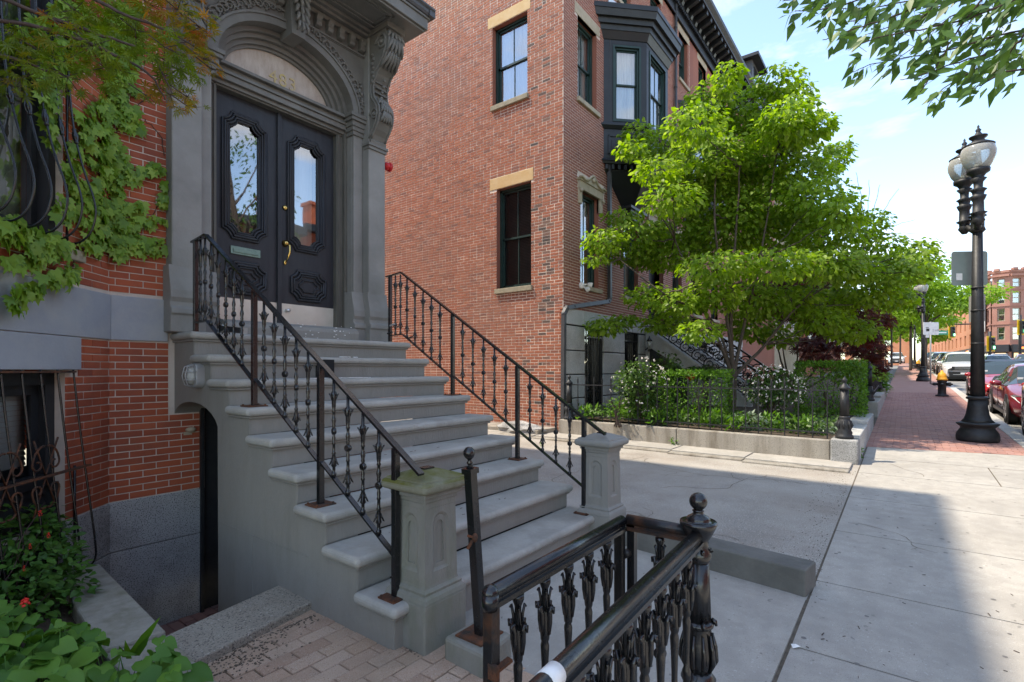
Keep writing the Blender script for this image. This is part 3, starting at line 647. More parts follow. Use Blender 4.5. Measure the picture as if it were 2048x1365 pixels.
# pavers in front of the stoop
pv = thing('brick_pavers', (1.7, 1.8, 0), None, None); pv['kind'] = 'structure'
MB().prism([(1.0, .56), (2.04, .56), (2.22, 1.5), (2.33, 2.0), (2.33, 2.6), (2.0, 3.25), (1.0, 3.25)], lambda a, b, d: (a, b, d), -.2, -.010).build('joint_bed', M['sand'], pv)
lst = []; y = .57; r_ = 0; BL, BH = .205, .105
while y < 3.2:
    x = .95 - (r_ % 2) * BL / 2
    while x < 2.4:
        a, b = max(x, 1.0), x + BL - .006
        xm = 2.03 + (y - .56) * .2 if y < 1.5 else (2.22 + (y - 1.5) * .22 if y < 2.1 else 2.40)
        b = min(b, xm)
        if b - a > .03: lst.append((a, b, y, y + BH - .006))
        x += BL
    y += BH; r_ += 1
for (a, b, c, d) in lst:
    if c > 3.03 + (a - 1) * .18: continue
    z = random.uniform(-.002, .003); t = random.uniform(-.003, .003)
    q = MB(); e = .004
    q.add([(a, c, -.05), (b, c, -.05), (b, d, -.05), (a, d, -.05), (a, c, z - e), (b, c, z - e + t), (b, d, z - e + t), (a, d, z - e), (a + e, c + e, z), (b - e, c + e, z + t), (b - e, d - e, z + t), (a + e, d - e, z)],
          [(0, 1, 5, 4), (1, 2, 6, 5), (2, 3, 7, 6), (3, 0, 4, 7), (4, 5, 9, 8), (5, 6, 10, 9), (6, 7, 11, 10), (7, 4, 8, 11), (8, 9, 10, 11)])
    q.build('brick', M['paver'], pv)

# garden soil of the second house (ground rises behind its wall)
q = MB(); q.add([(9.5, .75, .5), (40, .75, 1.0), (40, 6.1, 1.2), (9.9, 6.1, .55)], [(0, 1, 2, 3)]); q.build('second_garden_soil', M['soil'], kind='structure')

# cracks and old gum on the paving
q = MB(); rc = random.Random(31)
def crack(x, y, a, L_, gz, w=.0035):
    px, py = x, y
    while L_ > 0:
        a += rc.gauss(0, .35); s = rc.uniform(.03, .10); nx, ny = px + math.cos(a) * s, py + math.sin(a) * s; ww = w * rc.uniform(.4, 1.2); dx, dy = -math.sin(a) * ww, math.cos(a) * ww
        q.add([(px - dx, py - dy, gz(px, py) + .0022), (nx - dx, ny - dy, gz(nx, ny) + .0022), (nx + dx, ny + dy, gz(nx, ny) + .0022), (px + dx, py + dy, gz(px, py) + .0022)], [(0, 1, 2, 3)])
        if rc.random() < .06: crack(nx, ny, a + rc.choice((-.9, .9)), L_ * .4, gz, w * .7)
        px, py = nx, ny; L_ -= s
GG = lambda x, y: GZ(x)
for (x, y, a, L_) in ((5.0, 1.2, .9, 2.2), (6.4, 2.5, -.3, 2.5), (7.6, 1.0, 1.4, 2.8), (5.6, 3.6, .2, 2.0), (8.4, 3.4, 2.0, 1.6)): crack(x, y, a, L_, AZ, .005)
for (x, y, a, L_) in ((6.1, .45, -1.3, .9), (8.9, -.2, .3, .8)): crack(x, y, a, L_, GG)
q.build('paving_cracks', M['sand'], kind='stuff')
q = MB()
for i in range(90):
    x, y = rc.uniform(2.6, 11), rc.uniform(-1.5, .5); r0 = rc.uniform(.006, .017); q.add([(x + r0 * math.cos(k * PI / 4) * rc.uniform(.8, 1.2), y + r0 * math.sin(k * PI / 4) * rc.uniform(.8, 1.2), GZ(x) + .0016) for k in range(8)], [tuple(range(8))])
q.build('gum_spots', mat('old_gum', (.16, .15, .14), rough=.8), kind='stuff')
# grit along the alley edge
def grit(name, pts, s0, s1, m):
    q = MB()
    for (x, y, z) in pts:
        s = random.uniform(s0, s1); q.ell((x, y, z + s * .3), (s, s * random.uniform(.5, 1), s * .5), 5, 3, rot=Matrix.Rotation(random.uniform(0, 3), 3, 'Z'))
    q.sm = [False] * len(q.sm)
    return q.build(name, m, kind='stuff')
pts = [(random.uniform(4.3, 8.8), .56 + abs(random.gauss(0, .16)), 0) for _ in range(320)] + [(random.gauss(4.45, .2), abs(random.gauss(.2, .14)) + .45, 0) for _ in range(90)]
grit('grit', [(x, y, GZ(x) - .002) for x, y, _ in pts], .002, .007, M['sand'])
pts = [(random.gauss(1.35, .14), random.gauss(2.9, .07), .0) for _ in range(260)] + [(random.uniform(1.2, 1.9), 3.06 + (random.random() ** 3) * -.1 , .0) for _ in range(260)] + [(1.97 + random.random() * .05, random.uniform(2.15, 3.1), 0) for _ in range(120)]
grit('leaf_litter', pts, .003, .009, M['sand'])
# ================= NEAR HOUSE =================
house = thing('brick_townhouse', (1.4, 5.44, 0), 'nearest red brick townhouse, at left, with grey stucco doorway above the tall stoop', 'house')
FA = Frame(1.427, 5.44, 1, 0)            # facade, u = X - 1.427
FB = Frame(1.427 - 1.4425, 5.44 - 1.4425, 1, 1)   # slanted face of the bay, u from 0 to 2.04
FC = Frame(-3.2, 3.9975, 1, 0)           # front of the bay
UW = (2.04 - 1.50, 2.04 - .545, 2.53, 4.9); LW = (2.04 - 1.50, 2.04 - .525, .12, 1.61)
TOP = 10.5; BT = 8.3
# walls (mortar face, bricks proud of it)
w = MB()
sheet(FA, 0, 3.1, .45, 5.2, [(.73, 3.0, .0, 5.2)], depth=.2, mb=w) if False else None
sheet(FA, 0, .76, .45, TOP, [], mb=w)
sheet(FB, 0, 2.04, .45, BT, [UW, LW, (UW[0], UW[1], 6.2, 8.4)], depth=.16, mb=w)
sheet(FC, 0, 3.2 - .015, .45, BT, [(.6, 1.7, 2.53, 4.9), (.6, 1.7, 6.2, 8.4)], depth=.16, mb=w)
sheet(FA, .76, 3.05, 6.0, TOP, [], mb=w)
sheet(FA, -4.7, 0, BT, TOP, [], mb=w)
w.build('mortar_wall', M['mortar1'], house)
MB().box(4.31, 4.33, 5.46, 17, -.3, TOP).build('outer_wall', M['brick1'], house)
MB().box(-12, -3.2, 5.44, 5.6, -.3, TOP).build('outer_wall', M['brick1'], house)
MB().box(-3.25, -3.2, 3.99, 5.5, -.3, BT).build('outer_wall', M['brick1'], house)
MB().box(-12, 4.33, 16.9, 17, -.3, TOP).build('outer_wall', M['brick1'], house)
MB().box(-12, -11.9, 5.5, 17, -.3, TOP).build('outer_wall', M['brick1'], house)

MB().box(-12, 4.72, 5.1, 17, TOP, TOP + .35).box(-12, 4.9, 4.9, 17, TOP + .3, TOP + .5).build('roof', M['trim'], house, bev=.03)
MB().prism([(-3.3, 3.85), (.05, 3.85), (1.6, 5.4), (-3.3, 5.5)], lambda a, b, d: (a, b, d), BT, BT + .25).build('bay_roof', M['trim'], house)
MB().box(-3.2, 1.2, 4.9, 5.0, -.3, TOP).build('room_divider', M['dark'], house) if False else None
# bricks
la = bricklist(0, .735, .461, 6.6, [(0, .8, 1.855, 2.245), (.446, .8, 1.19, 9)], .205, .0605, .0078, phase=.27)
lb = bricklist(.0, 2.04, .461, 6.6, [UW, LW, (0, 2.04, 1.855, 2.245), (0, 2.04 - .387, 1.60, 1.9)], .205, .0605, .0078, phase=.1)
key = near(FA)
allb = la
bricks(FA, la, .005, M['brick1'], house, 140, near(FA)); bricks(FB, lb, .005, M['brick1'], house, 160, near(FB))
lc = bricklist(0, 3.185, .461, 6.6, [(.6, 1.7, 2.53, 4.9), (0, 4, 1.855, 2.245)], .205, .0605, .006)
bricks(FC, lc, .005, M['brick1'], house, 0, near(FC))
# stone bands
q = MB(); q.fbox(FA, 0.006, .44, -.05, .022, 1.858, 2.243); q.build('stone_band', M['bluestone'], house, loc=FA.p(.2, 0, 2.05), bev=.006)
q = MB(); q.fbox(FB, 0, 2.03, -.05, .022, 1.858, 2.243); q.build('stone_band', M['bluestone'], house, loc=FB.p(1, 0, 2.05), bev=.006)
q = MB(); q.fbox(FB, 0, 2.04 - .387, -.05, .03, 1.60, 1.852); q.build('lintel_slab', M['bluestone'], house, loc=FB.p(.8, 0, 1.7), bev=.006)
q = MB(); q.fbox(FC, 0, 3.18, -.05, .022, 1.6, 2.243); q.build('stone_band', M['bluestone'], house, loc=FC.p(1, 0, 2.05), bev=.006)
q = MB(); q.fbox(FB, UW[0] - .08, 2.04 - .362, -.12, .05, 2.44, 2.53); q.build('window_sill', M['sillstone'], house, loc=FB.p(1, 0, 2.5), bev=.008)
# granite base
for (a, b) in ((-.9, .02), (.026, .452)):
    q = MB(); q.fbox(FA, -.008, .737, -.1, .012, a, b); q.build('base_block', M['granitebase'], house, loc=FA.p(.35, 0, (a + b) / 2), bev=.006)
    q = MB(); q.fbox(FB, 2.04 - .53 if b > .3 else 0, 2.035, -.1, .012, a, b); q.build('base_block', M['granitebase'], house, loc=FB.p(1.7, 0, (a + b) / 2), bev=.006)
q = MB(); q.fbox(FB, 0, .5, -.1, .012, .026, .452); q.fbox(FC, 0, 3.18, -.1, .01, -.5, .45); q.build('base_block', M['granitebase'], house, bev=.006)
# windows of the bay
window(FB, UW[0], UW[1], UW[2], UW[3], .05, house, frame=M['blackwood'], glass=M['bayglass'], cover='curtain', muntin=False, fw=.07)
lw = window(FB, LW[0], LW[1], LW[2] + .62, LW[3] - .03, .07, house, frame=M['blackwood'], cover='blind', muntin=False, fw=.09, split=.02)
q = MB(); z = .14
while z < .74:
    q.add([FB.p(LW[0] + .04, -.09, z), FB.p(LW[1] - .04, -.09, z), FB.p(LW[1] - .04, -.12, z + .085), FB.p(LW[0] + .04, -.12, z + .085)], [(0, 1, 2, 3)]); z += .09
q.fbox(FB, LW[0], LW[1], -.16, -.121, .0, .76); q.fbox(FB, LW[1] - .05, LW[1], -.16, -.04, .0, .76)
q.build('louvre_panel', M['blackwood'], house, loc=FB.p(1, 0, .4))
window(FC, .6, 1.7, 2.53, 4.9, .05, house, frame=M['blackwood'], glass=M['glassrefl'], cover='curtain', muntin=False, fw=.07)

# ---- doorway surround ----
XC = 3.065
FS = Frame(0, 5.30, 1, 0)      # u = X, o = 0 at the front of the outer pilasters (y = 5.30 - o)
def ellarc(a, b, zc, t0=0, t1=PI, n=24, xc=XC): return [(xc + a * math.cos(t0 + (t1 - t0) * i / n), zc + b * math.sin(t0 + (t1 - t0) * i / n)) for i in range(n + 1)]
SZ = 4.73
sur = MB()
for sgn in (-1, 1):
    def bx(xa, xb, ya, yb, za, zb, mb=sur):
        x0, x1 = sorted((XC + sgn * xa, XC + sgn * xb)); mb.box(x0, x1, ya, yb, za, zb)
    bx(.955, 1.21, 5.30, 5.46, 1.94, 6.0)          # outer pilaster
    bx(.82, .953, 5.42, 5.46, 1.94, SZ)             # inner pilaster
    bx(.82, 1.0, 5.46, 5.70, 1.94, 6.0)
sur.build('door_pilasters', M['trimlight'], house, bev=.012)
# flared plinths
pl_ = MB()
for sgn in (-1, 1):
    x0, x1 = sorted((XC + sgn * .80, XC + sgn * 1.225))
    prof = [(5.46, 1.945), (5.255, 1.945), (5.255, 2.10), (5.235, 2.115), (5.24, 2.16), (5.265, 2.18), (5.27, 2.22), (5.25, 2.26), (5.255, 2.33), (5.285, 2.45), (5.302, 2.56), (5.46, 2.56)]
    xo0, xo1 = sorted((XC + sgn * .94, XC + sgn * 1.235))
    pl_ = MB(); pl_.prism(prof, lambda a, b, d: (d, a, b), xo0, xo1)
    prof2 = [(y + .10, z) for y, z in prof]
    xi0, xi1 = sorted((XC + sgn * .78, XC + sgn * .96)); pl_.prism([(min(y, 5.6), z) for y, z in prof2], lambda a, b, d: (d, a, b), xi0, xi1)
    pl_.build('door_plinth', M['trimlight'], house, bev=.008)
# capitals
cp = MB()
for sgn in (-1, 1):
    for (z0, z1, o) in ((4.50, 4.55, .02), (4.55, 4.60, .035), (4.60, 4.66, .05), (4.66, 4.70, .075), (4.70, 4.745, .09)):
        x0, x1 = sorted((XC + sgn * (.82 - o), XC + sgn * .956)); cp.box(x0, x1, 5.42 - o, 5.62, z0, z1)
cp.build('door_capitals', M['trim'], house, bev=.006)
# wooden frame and transom
fr = MB()
for sgn in (-1, 1):
    for (a, b, y) in ((.70, .83, 5.60), (.715, .735, 5.585), (.78, .82, 5.55)):
        x0, x1 = sorted((XC + sgn * a, XC + sgn * b)); fr.box(x0, x1, y, 5.72, 2.08, 4.60)
fr.box(XC - .83, XC + .83, 5.585, 5.72, 4.51, 4.60)
fr.build('door_frame', M['trimbrown'], house, bev=.005)
tr = MB()
for (z0, z1, y) in ((4.53, 4.57, 5.56), (4.57, 4.63, 5.52), (4.63, 4.66, 5.50), (4.66, 4.70, 5.52), (4.70, 4.735, 5.47)):
    tr.box(XC - .82, XC + .82, y, 5.7, z0, z1)
tr.build('transom', M['trim'], house, bev=.005)
# spandrel wall with the arch cut out
poly = [(XC - .955, SZ)] + [(x, z) for x, z in ellarc(.80, .60, SZ)][::-1] + [(XC + .955, SZ), (XC + .955, 6.0), (XC - .955, 6.0)]
MB().prism(poly, lambda a, b, d: (a, d, b), 5.40, 5.56).build('spandrel', M['trim'], house, bev=.004)
ar = MB()
def ringprof(a, b, y0, y1, t, n=26):
    """flat arch ring between ellipses (a,b) and (a+t,b+t)"""
    o_ = ellarc(a + t, b + t, SZ, n=n); i_ = ellarc(a, b, SZ, n=n); V = []
    for (x, z), (x2, z2) in zip(o_, i_): V += [(x, y0, z), (x2, y0, z2), (x, y1, z), (x2, y1, z2)]
    F_ = []
    for k in range(n): a_ = 4 * k; b_ = a_ + 4; F_ += [(a_, b_, b_ + 1, a_ + 1), (a_ + 1, b_ + 1, b_ + 3, a_ + 3), (a_ + 2, a_, a_ + 2, b_ + 2)[:0] or (a_, a_ + 2, b_ + 2, b_), (a_ + 2, a_ + 3, b_ + 3, b_ + 2)]
    ar.add(V, F_, 0, False)
ringprof(.785, .59, 5.372, 5.50, .10); ringprof(.86, .665, 5.355, 5.42, .022)
ringprof(.74, .545, 5.50, 5.56, .08); ringprof(.70, .50, 5.55, 5.60, .08); ringprof(.655, .455, 5.60, 5.70, .07); ringprof(.62, .425, 5.635, 5.72, .05)
ar.build('arch_mouldings', M['trim'], house)
q = MB(); q.prism(ellarc(.66, .46, SZ - .01), lambda a, b, d: (a, d, b), 5.665, 5.675); q.build('fanlight', M['fan'], house)
def text(body, size, loc, rot, m, parent, name='numerals', ext=.004, spacing=1.0, scale=(1, 1, 1)):
    c = bpy.data.curves.new(name, 'FONT'); c.body = body; c.size = size; c.extrude = ext; c.align_x = 'CENTER'; c.align_y = 'CENTER'; c.space_character = spacing
    t = bpy.data.objects.new(name, c); COL.objects.link(t); dg = bpy.context.evaluated_depsgraph_get()
    me = bpy.data.meshes.new_from_object(t.evaluated_get(dg)); bpy.data.objects.remove(t)
    me.materials.clear(); me.materials.append(m); o = bpy.data.objects.new(name, me); COL.objects.link(o)
    o.rotation_euler = rot; o.scale = scale
    if parent is not None: o.parent = parent; o.location = Vector(loc) - wloc(parent)
    else: o.location = loc
    return o
text('483', .20, (XC + .04, 5.660, 4.90), (PI / 2, 0, 0), M['gold'], house, 'house_number', spacing=1.15)
# keystone with leaves
ks = MB(); ks.prism([(XC - .075, 5.24), (XC + .075, 5.24), (XC + .11, 5.78), (XC - .11, 5.78)], lambda a, b, d: (a, d, b), 5.26, 5.5)
for r_ in range(5):
    z = 5.70 - r_ * .09
    for sx in (-1, 0, 1):
        k = 1 - r_ * .09
        ks.tube([(XC + sx * .03, 5.25, z + .05), (XC + sx * .06 * k, 5.205 - .01 * r_, z), (XC + sx * .085 * k, 5.19 - .01 * r_, z - .06), (XC + sx * .09 * k, 5.225 - .008 * r_, z - .085)], [.014, .026 * k, .022 * k, .008], 6)
ks.build('keystone', M['trim'], house)
# carved foliage in the spandrels
def scroll(mb, c, r, turns, rr, sx=1, y=5.385, n=22, mapf=None):
    pts = []; rad = []
    for i in range(n + 1):
        t = i / n; a = t * turns * 2 * PI; q_ = r * (1 - .82 * t)
        x, z = c[0] + sx * q_ * math.cos(a), c[1] + q_ * math.sin(a); pts.append(mapf(x, z) if mapf else (x, y, z)); rad.append(rr * (1 - .5 * t))
    mb.tube(pts, rad, 6)
cv = MB(); rs = random.Random(4)
for sgn in (-1, 1):
    for i in range(17):
        t = i / 16; ang = PI / 2 - sgn * 0 - (t * 1.30 + .17)
        a, b = (.80 + .145, .60 + .125 - .04 * t); x = XC + sgn * a * math.cos(ang) * .97; z = SZ + b * math.sin(ang) + .055 - .02 * t
        x = min(max(x, XC - .93), XC + .93)
        sz = .034 + .02 * math.sin(t * PI) + (.012 if .65 < t < .9 else 0)
        scroll(cv, (x, z), sz, 1.3, .011, sx=sgn * (1 if i % 2 else -1), y=5.383)
        for j in range(3):
            an = rs.uniform(0, 2 * PI); cv.ell((x + sz * .9 * math.cos(an), 5.385, z + sz * .9 * math.sin(an)), (.019, .016, .010), 6, 4, rot=Matrix.Rotation(an, 3, 'Y'))
    for j in range(8): cv.ell((XC + sgn * .90 + rs.uniform(-.02, .02), 5.383, 5.16 - j * .042), (.026 - j * .0022, .018, .018), 6, 4)
cv.build('carved_foliage', M['trim'], house)
# frieze: panel mouldings and dentils
fz = MB(); fz.box(XC - .955, XC + .955, 5.372, 5.41, 5.50, 5.52); fz.box(XC - .955, XC + .955, 5.36, 5.41, 5.68, 5.73)
for sgn in (-1, 1):
    x0, x1 = sorted((XC + sgn * .14, XC + sgn * .93)); fz.box(x0, x1, 5.388, 5.41, 5.49, 5.50)
fz.build('frieze_mouldings', M['trim'], house, bev=.004)
for i in range(13):
    x = XC - .90 + i * .15
    if abs(x - XC) < .1: continue
    d = MB(); d.prism([(5.40, 5.54), (5.345, 5.555), (5.33, 5.58), (5.335, 5.62), (5.315, 5.65), (5.315, 5.675), (5.40, 5.675)], lambda a, b, dd: (dd, a, b), x - .034, x + .034)
    d.build('dentil', M['trim'], house, bev=.004)
# scrolled brackets
def bracket(x0, x1):
    prof = [(.00, 4.42), (.025, 4.425), (.035, 4.46), (.02, 4.48), (.05, 4.53), (.10, 4.58), (.155, 4.66), (.175, 4.74), (.165, 4.83), (.125, 4.90), (.075, 4.96), (.055, 5.03), (.055, 5.11), (.08, 5.19), (.13, 5.26),
            (.20, 5.32), (.28, 5.40), (.34, 5.50), (.355, 5.59), (.34, 5.67), (.30, 5.73), (.0, 5.75)]
    b = MB(); b.prism([(5.30 - o, z) for o, z in prof], lambda a, c, d: (d, a, c), x0, x1)
    b.box(x0 - .02, x1 + .02, 4.93, 5.32, 5.73, 5.80)
    o_ = b.build('bracket', M['trim'], house, loc=((x0 + x1) / 2, 5.30, 4.42))
    dcr = MB(); xm = (x0 + x1) / 2
    for xs_ in (x0 - .004, x1 + .004):    # volutes on both cheeks
        scroll(dcr, (5.30 - .235, 5.59), .105, 1.7, .022, sx=1, mapf=lambda a, c: (xs_, a, c))
        scroll(dcr, (5.30 - .095, 4.75), .075, 1.6, .017, sx=1, mapf=lambda a, c: (xs_, a, c))
        dcr.tube([(xs_, 5.30 - o + .028, z) for o, z in prof[3:19]], .011, 6)
        dcr.ell((xs_, 5.30 - .235, 5.59), .03, 8, 6); dcr.ell((xs_, 5.30 - .095, 4.75), .022, 8, 6)
        for j in range(7): dcr.ell((xs_, 5.30 - .055 - .02 * (j % 2), 5.16 + j * .055), (.014, .03, .024), 6, 4)
    # acanthus on the face
    def face(t):
        k = min(int(t * (len(prof) - 1)), len(prof) - 2); f = t * (len(prof) - 1) - k
        return prof[k][0] * (1 - f) + prof[k + 1][0] * f, prof[k][1] * (1 - f) + prof[k + 1][1] * f
    for (ta, tb, wd) in ((.97, .72, .11), (.50, .30, .075)):
        for sx in (-2, -1, 0, 1, 2):
            for lv in range(3):
                a = ta + (tb - ta) * lv / 3; e = a + (tb - ta) * .42
                P_ = []
                for i in range(5):
                    t = a + (e - a) * i / 4; o, z = face(t); P_.append((xm + sx * wd * (.22 + .09 * i + lv * .04) * (1 - lv * .1), 5.30 - o - .008 - .016 * math.sin(i / 4 * PI) - (.012 if i == 4 else 0), z))
                dcr.tube(P_, [.010, .019, .022, .018, .006], 6)
    for i in range(4):
        o, z = face(.60 + i * .022 - .0); dcr.ell((xm, 5.30 - o - .012, 5.00 + i * .065), .02, 8, 5)
        dcr.box(x0 + .03, x1 - .03, 5.30 - .095, 5.30 - .05, 5.03 + i * .065, 5.038 + i * .065)
    for sx in (x0 + .012, x1 - .012): dcr.tube([(sx, 5.30 - o - .006, z) for o, z in prof[3:20]], .013, 6)
    dcr.build('bracket_carving', M['trim'], o_)
    m_ = MB()
    for (z0, z1, e) in ((4.35, 4.39, .02), (4.39, 4.425, .035)): m_.box(x0 - e, x1 + e, 5.30 - e, 5.4, z0, z1)
    m_.build('bracket_base', M['trim'], o_, bev=.005)
bracket(XC + .965, XC + 1.20); bracket(XC - 1.20, XC - .965)
# canopy
cn = MB(); CX0, CX1, CY = 1.68, 4.45, 4.70
cn.box(CX0, CX1, CY, 5.44, 5.80, 5.93); cn.box(CX0 - .02, CX1 + .02, CY - .02, 5.44, 5.93, 5.955)
c_ = cn.build('canopy', M['trim'], house, loc=(XC, 5.1, 5.8), bev=.006)
cm = MB()
for (a, b, y0, y1) in ((CX0 + .14, XC - .22, 4.82, 5.2), (XC + .12, CX1 - .42, 4.82, 5.2)):
    for k in range(2):
        e = .05 * k; t = .035
        for q in ((a + e, b - e, y0 + e, y0 + e + t), (a + e, b - e, y1 - e - t, y1 - e), (a + e, a + e + t, y0 + e, y1 - e), (b - e - t, b - e, y0 + e, y1 - e)): cm.box(*q, 5.785 + .005 * k, 5.81)
cm.box(CX0 + .03, CX1 - .03, CY + .03, CY + .07, 5.775, 5.80)
cm.box(CX0 + .1, CX1 - .1, 5.30, 5.36, 5.73, 5.80); cm.box(CX0 + .1, CX1 - .1, 5.25, 5.31, 5.76, 5.80)
cm.build('soffit_mouldings', M['trim'], c_, bev=.005)
lp = MB(); prof = [(0, 5.955), (.03, 5.965), (.045, 5.99), (.05, 6.02), (.075, 6.04), (.075, 6.06), (-.4, 6.10), (-.4, 5.955)]
lp.prism([(CY - o, z) for o, z in prof], lambda a, b, d: (d, a, b), CX0 - .06, CX1 + .06); lp.box(CX1 - .02, CX1 + .07, CY - .06, 5.44, 5.96, 6.06)
lp.build('canopy_cornice', M['drain'], c_)
# upper trim over the canopy
# ---- doors ----
def octo(x0, x1, z0, z1, c, n=4, bow=.45):
    """rectangle with scooped corners"""
    P = []
    for (cx, cz, a0) in ((x0, z0, 0), (x1, z0, PI / 2), (x1, z1, PI), (x0, z1, 3 * PI / 2)):
        s_ = []
        for i in range(n + 1):
            t = i / n; ax = c * (1 - t); az = c * t
            k = 1 + bow * 4 * t * (1 - t) * .75
            s_.append((ax * k + .0, az * k + .0))
        seq = []
        for (ax, az) in s_:
            if a0 == 0: seq.append((cx + az * 1, cz + ax * 1))
            elif a0 == PI / 2: seq.append((cx - ax, cz + az))
            elif a0 == PI: seq.append((cx - az, cz - ax))
            else: seq.append((cx + ax, cz - az))
        P += seq
    return P
def frame_ring(mb, x0, x1, z0, z1, c, y, r):
    P = octo(x0, x1, z0, z1, c); mb.tube([(a, y, b) for a, b in P], r, 6, closed=True)
DY = 5.67
for (dx0, dx1, gx0, gx1, side) in ((2.366, 3.055, 2.525, 2.835, 0), (3.060, 3.775, 3.245, 3.555, 1)):
    gz0, gz1 = 3.075, 4.25
    hole = octo(gx0, gx1, gz0, gz1, .075)
    d = MB()
    # leaf as plates around the glass opening
    yf, yb = DY, DY + .05
    for q in ((dx0, dx1, 2.10, gz0 - .0), (dx0, dx1, gz1, 4.52), (dx0, gx0, gz0, gz1), (gx1, dx1, gz0, gz1)): d.box(q[0], q[1], yf, yb, q[2], q[3])
    o_ = d.build('door', M['door'], house, loc=((dx0 + dx1) / 2, DY, 2.1))
    m_ = MB()
    for (e, r, y) in ((.078, .013, DY - .012), (.055, .015, DY - .02), (.030, .013, DY - .014), (.008, .010, DY - .006)):
        frame_ring(m_, gx0 - e, gx1 + e, gz0 - e, gz1 + e, .085 + e * .1, y, r)
    # infill between the scooped ring and the square cut
    for (cx, cz, sx, sz) in ((gx0, gz0, 1, 1), (gx1, gz0, -1, 1), (gx1, gz1, -1, -1), (gx0, gz1, 1, -1)):
        m_.add([(cx, DY + .002, cz), (cx + sx * .085, DY + .002, cz), (cx, DY + .002, cz + sz * .085)], [(0, 1, 2)])
    m_.build('glazing_moulding', M['door'], o_)
    MB().add([(gx0, DY + .02, gz0), (gx1, DY + .02, gz0), (gx1, DY + .02, gz1), (gx0, DY + .02, gz1)], [(0, 1, 2, 3)]).build('pane', M['doorglass'], o_)
    q = MB(); q.add([(gx0 + .03 + (.16 if side == 0 else 0), DY + .10, gz0), (gx1 - .01, DY + .12, gz0), (gx1 - .01, DY + .12, gz1), (gx0 + .03 + (.16 if side == 0 else 0), DY + .10, gz1)], [(0, 1, 2, 3)]); q.build('curtain', M['curtain'] if side else M['darkblind'], o_)
    pn = MB(); px0, px1, pz0, pz1 = (gx0 - .03, gx1 + .07, 2.42, 2.75) if side == 0 else (gx0 - .035, gx1 + .09, 2.42, 2.76)
    for (e, r, y) in ((0, .016, DY - .012), (.028, .014, DY - .018), (.052, .011, DY - .01), (.10, .010, DY - .008)):
        frame_ring(pn, px0 + e, px1 - e, pz0 + e, pz1 - e, .075 if e < .1 else .05, y, r)
    pn.build('lower_panel', M['door'], o_)
    q = MB(); q.box(dx0 + .015, dx1 - .012, DY - .004, DY + .001, 2.105, 2.36); q.build('kick_plate', M['kick'], o_)
    if side == 1:
        q = MB(); q.box(3.035, 3.085, DY - .028, DY, 2.10, 4.52); q.build('meeting_stile', M['door'], o_, bev=.006)
        h = MB(); h.lathe([(0.03, 0), (.03, .012), (.02, .022), (.005, .026)], (3.133, DY, 3.46), 12, axis=Matrix.Rotation(PI / 2, 3, 'X')); h.build('deadbolt', M['brass'], o_)
        h = MB(); h.lathe([(0.04, 0), (.04, .01), (.028, .02), (.026, .045), (.01, .05)], (3.133, DY, 3.05), 14, axis=Matrix.Rotation(PI / 2, 3, 'X'))
        h.tube([(3.133, DY - .03, 3.05), (3.16, DY - .06, 3.02), (3.155, DY - .065, 2.94), (3.14, DY - .05, 2.87), (3.135, DY - .01, 2.83)], [.012, .013, .012, .009, .008], 8)
        h.ell((3.133, DY - .008, 2.83), (.018, .01, .03), 8, 6); h.build('door_handle', M['brass'], o_)
        h = MB(); h.lathe([(.022, 0), (.016, .02), (.018, .04), (.022, .05), (.02, .06)], (3.15, DY, 2.28), 10, axis=Matrix.Rotation(PI / 2, 3, 'X')); h.build('door_stop', M['silver'], o_)
    else:
        h = MB(); h.box(2.53, 2.845, DY - .014, DY, 2.83, 2.915); h.build('letter_slot', M['verdigris'], o_, bev=.004)
        h = MB(); h.box(2.555, 2.82, DY - .022, DY - .01, 2.85, 2.895); h.build('letter_flap', M['verdigris'], o_, bev=.004)
MB().box(2.25, 3.9, 5.9, 5.92, 2, 4.7).build('hall_backing', M['dark'], house)
# threshold block
q = MB(); q.prism([(5.72, 1.94), (5.25, 1.94), (5.25, 2.03), (5.27, 2.07), (5.33, 2.10), (5.72, 2.10)], lambda a, b, d: (d, a, b), 2.30, 3.84); q.build('threshold', M['paint'], house)

# areaway door under the stoop
q = MB(); q.box(2.17, 2.9, 5.46, 5.50, -.8, 1.7); q.box(2.14, 2.17, 5.40, 5.52, -.8, 1.7)
q.build('areaway_door', M['ironmatt'], house)
q = MB(); q.box(2.0, 2.07, 5.425, 5.44, .98, 1.01); q.ell((2.055, 5.41, 1.03), (.05, .02, .025), 8, 5); q.build('hose_bracket', M['limestone'], house)
# alarm bell on the far jamb
ab = MB(); ab.ell((0, 0, 0), (.055, .055, .055), 14, 10); ab.lathe([(.06, 0), (.06, .03)], (.03, 0, 0), 14, axis=Matrix.Rotation(PI / 2, 3, 'Y'))
p = onY(773, 333, 5.44); b_ = ab.build('alarm_bell', M['red'], None); b_.location = p; tag(b_, 'small round red fire alarm bell beside the doorway pilaster', 'alarm bell')

# opposite side rows (seen in the glass of the doors and windows)
for i, (x0, x1, h, c) in enumerate(((-14, -7, 12.5, 'brick1'), (-7, 0, 11.8, 'brick3'), (0, 7, 12.4, 'brick1'), (7, 14, 12.0, 'brick3'))):
    pass
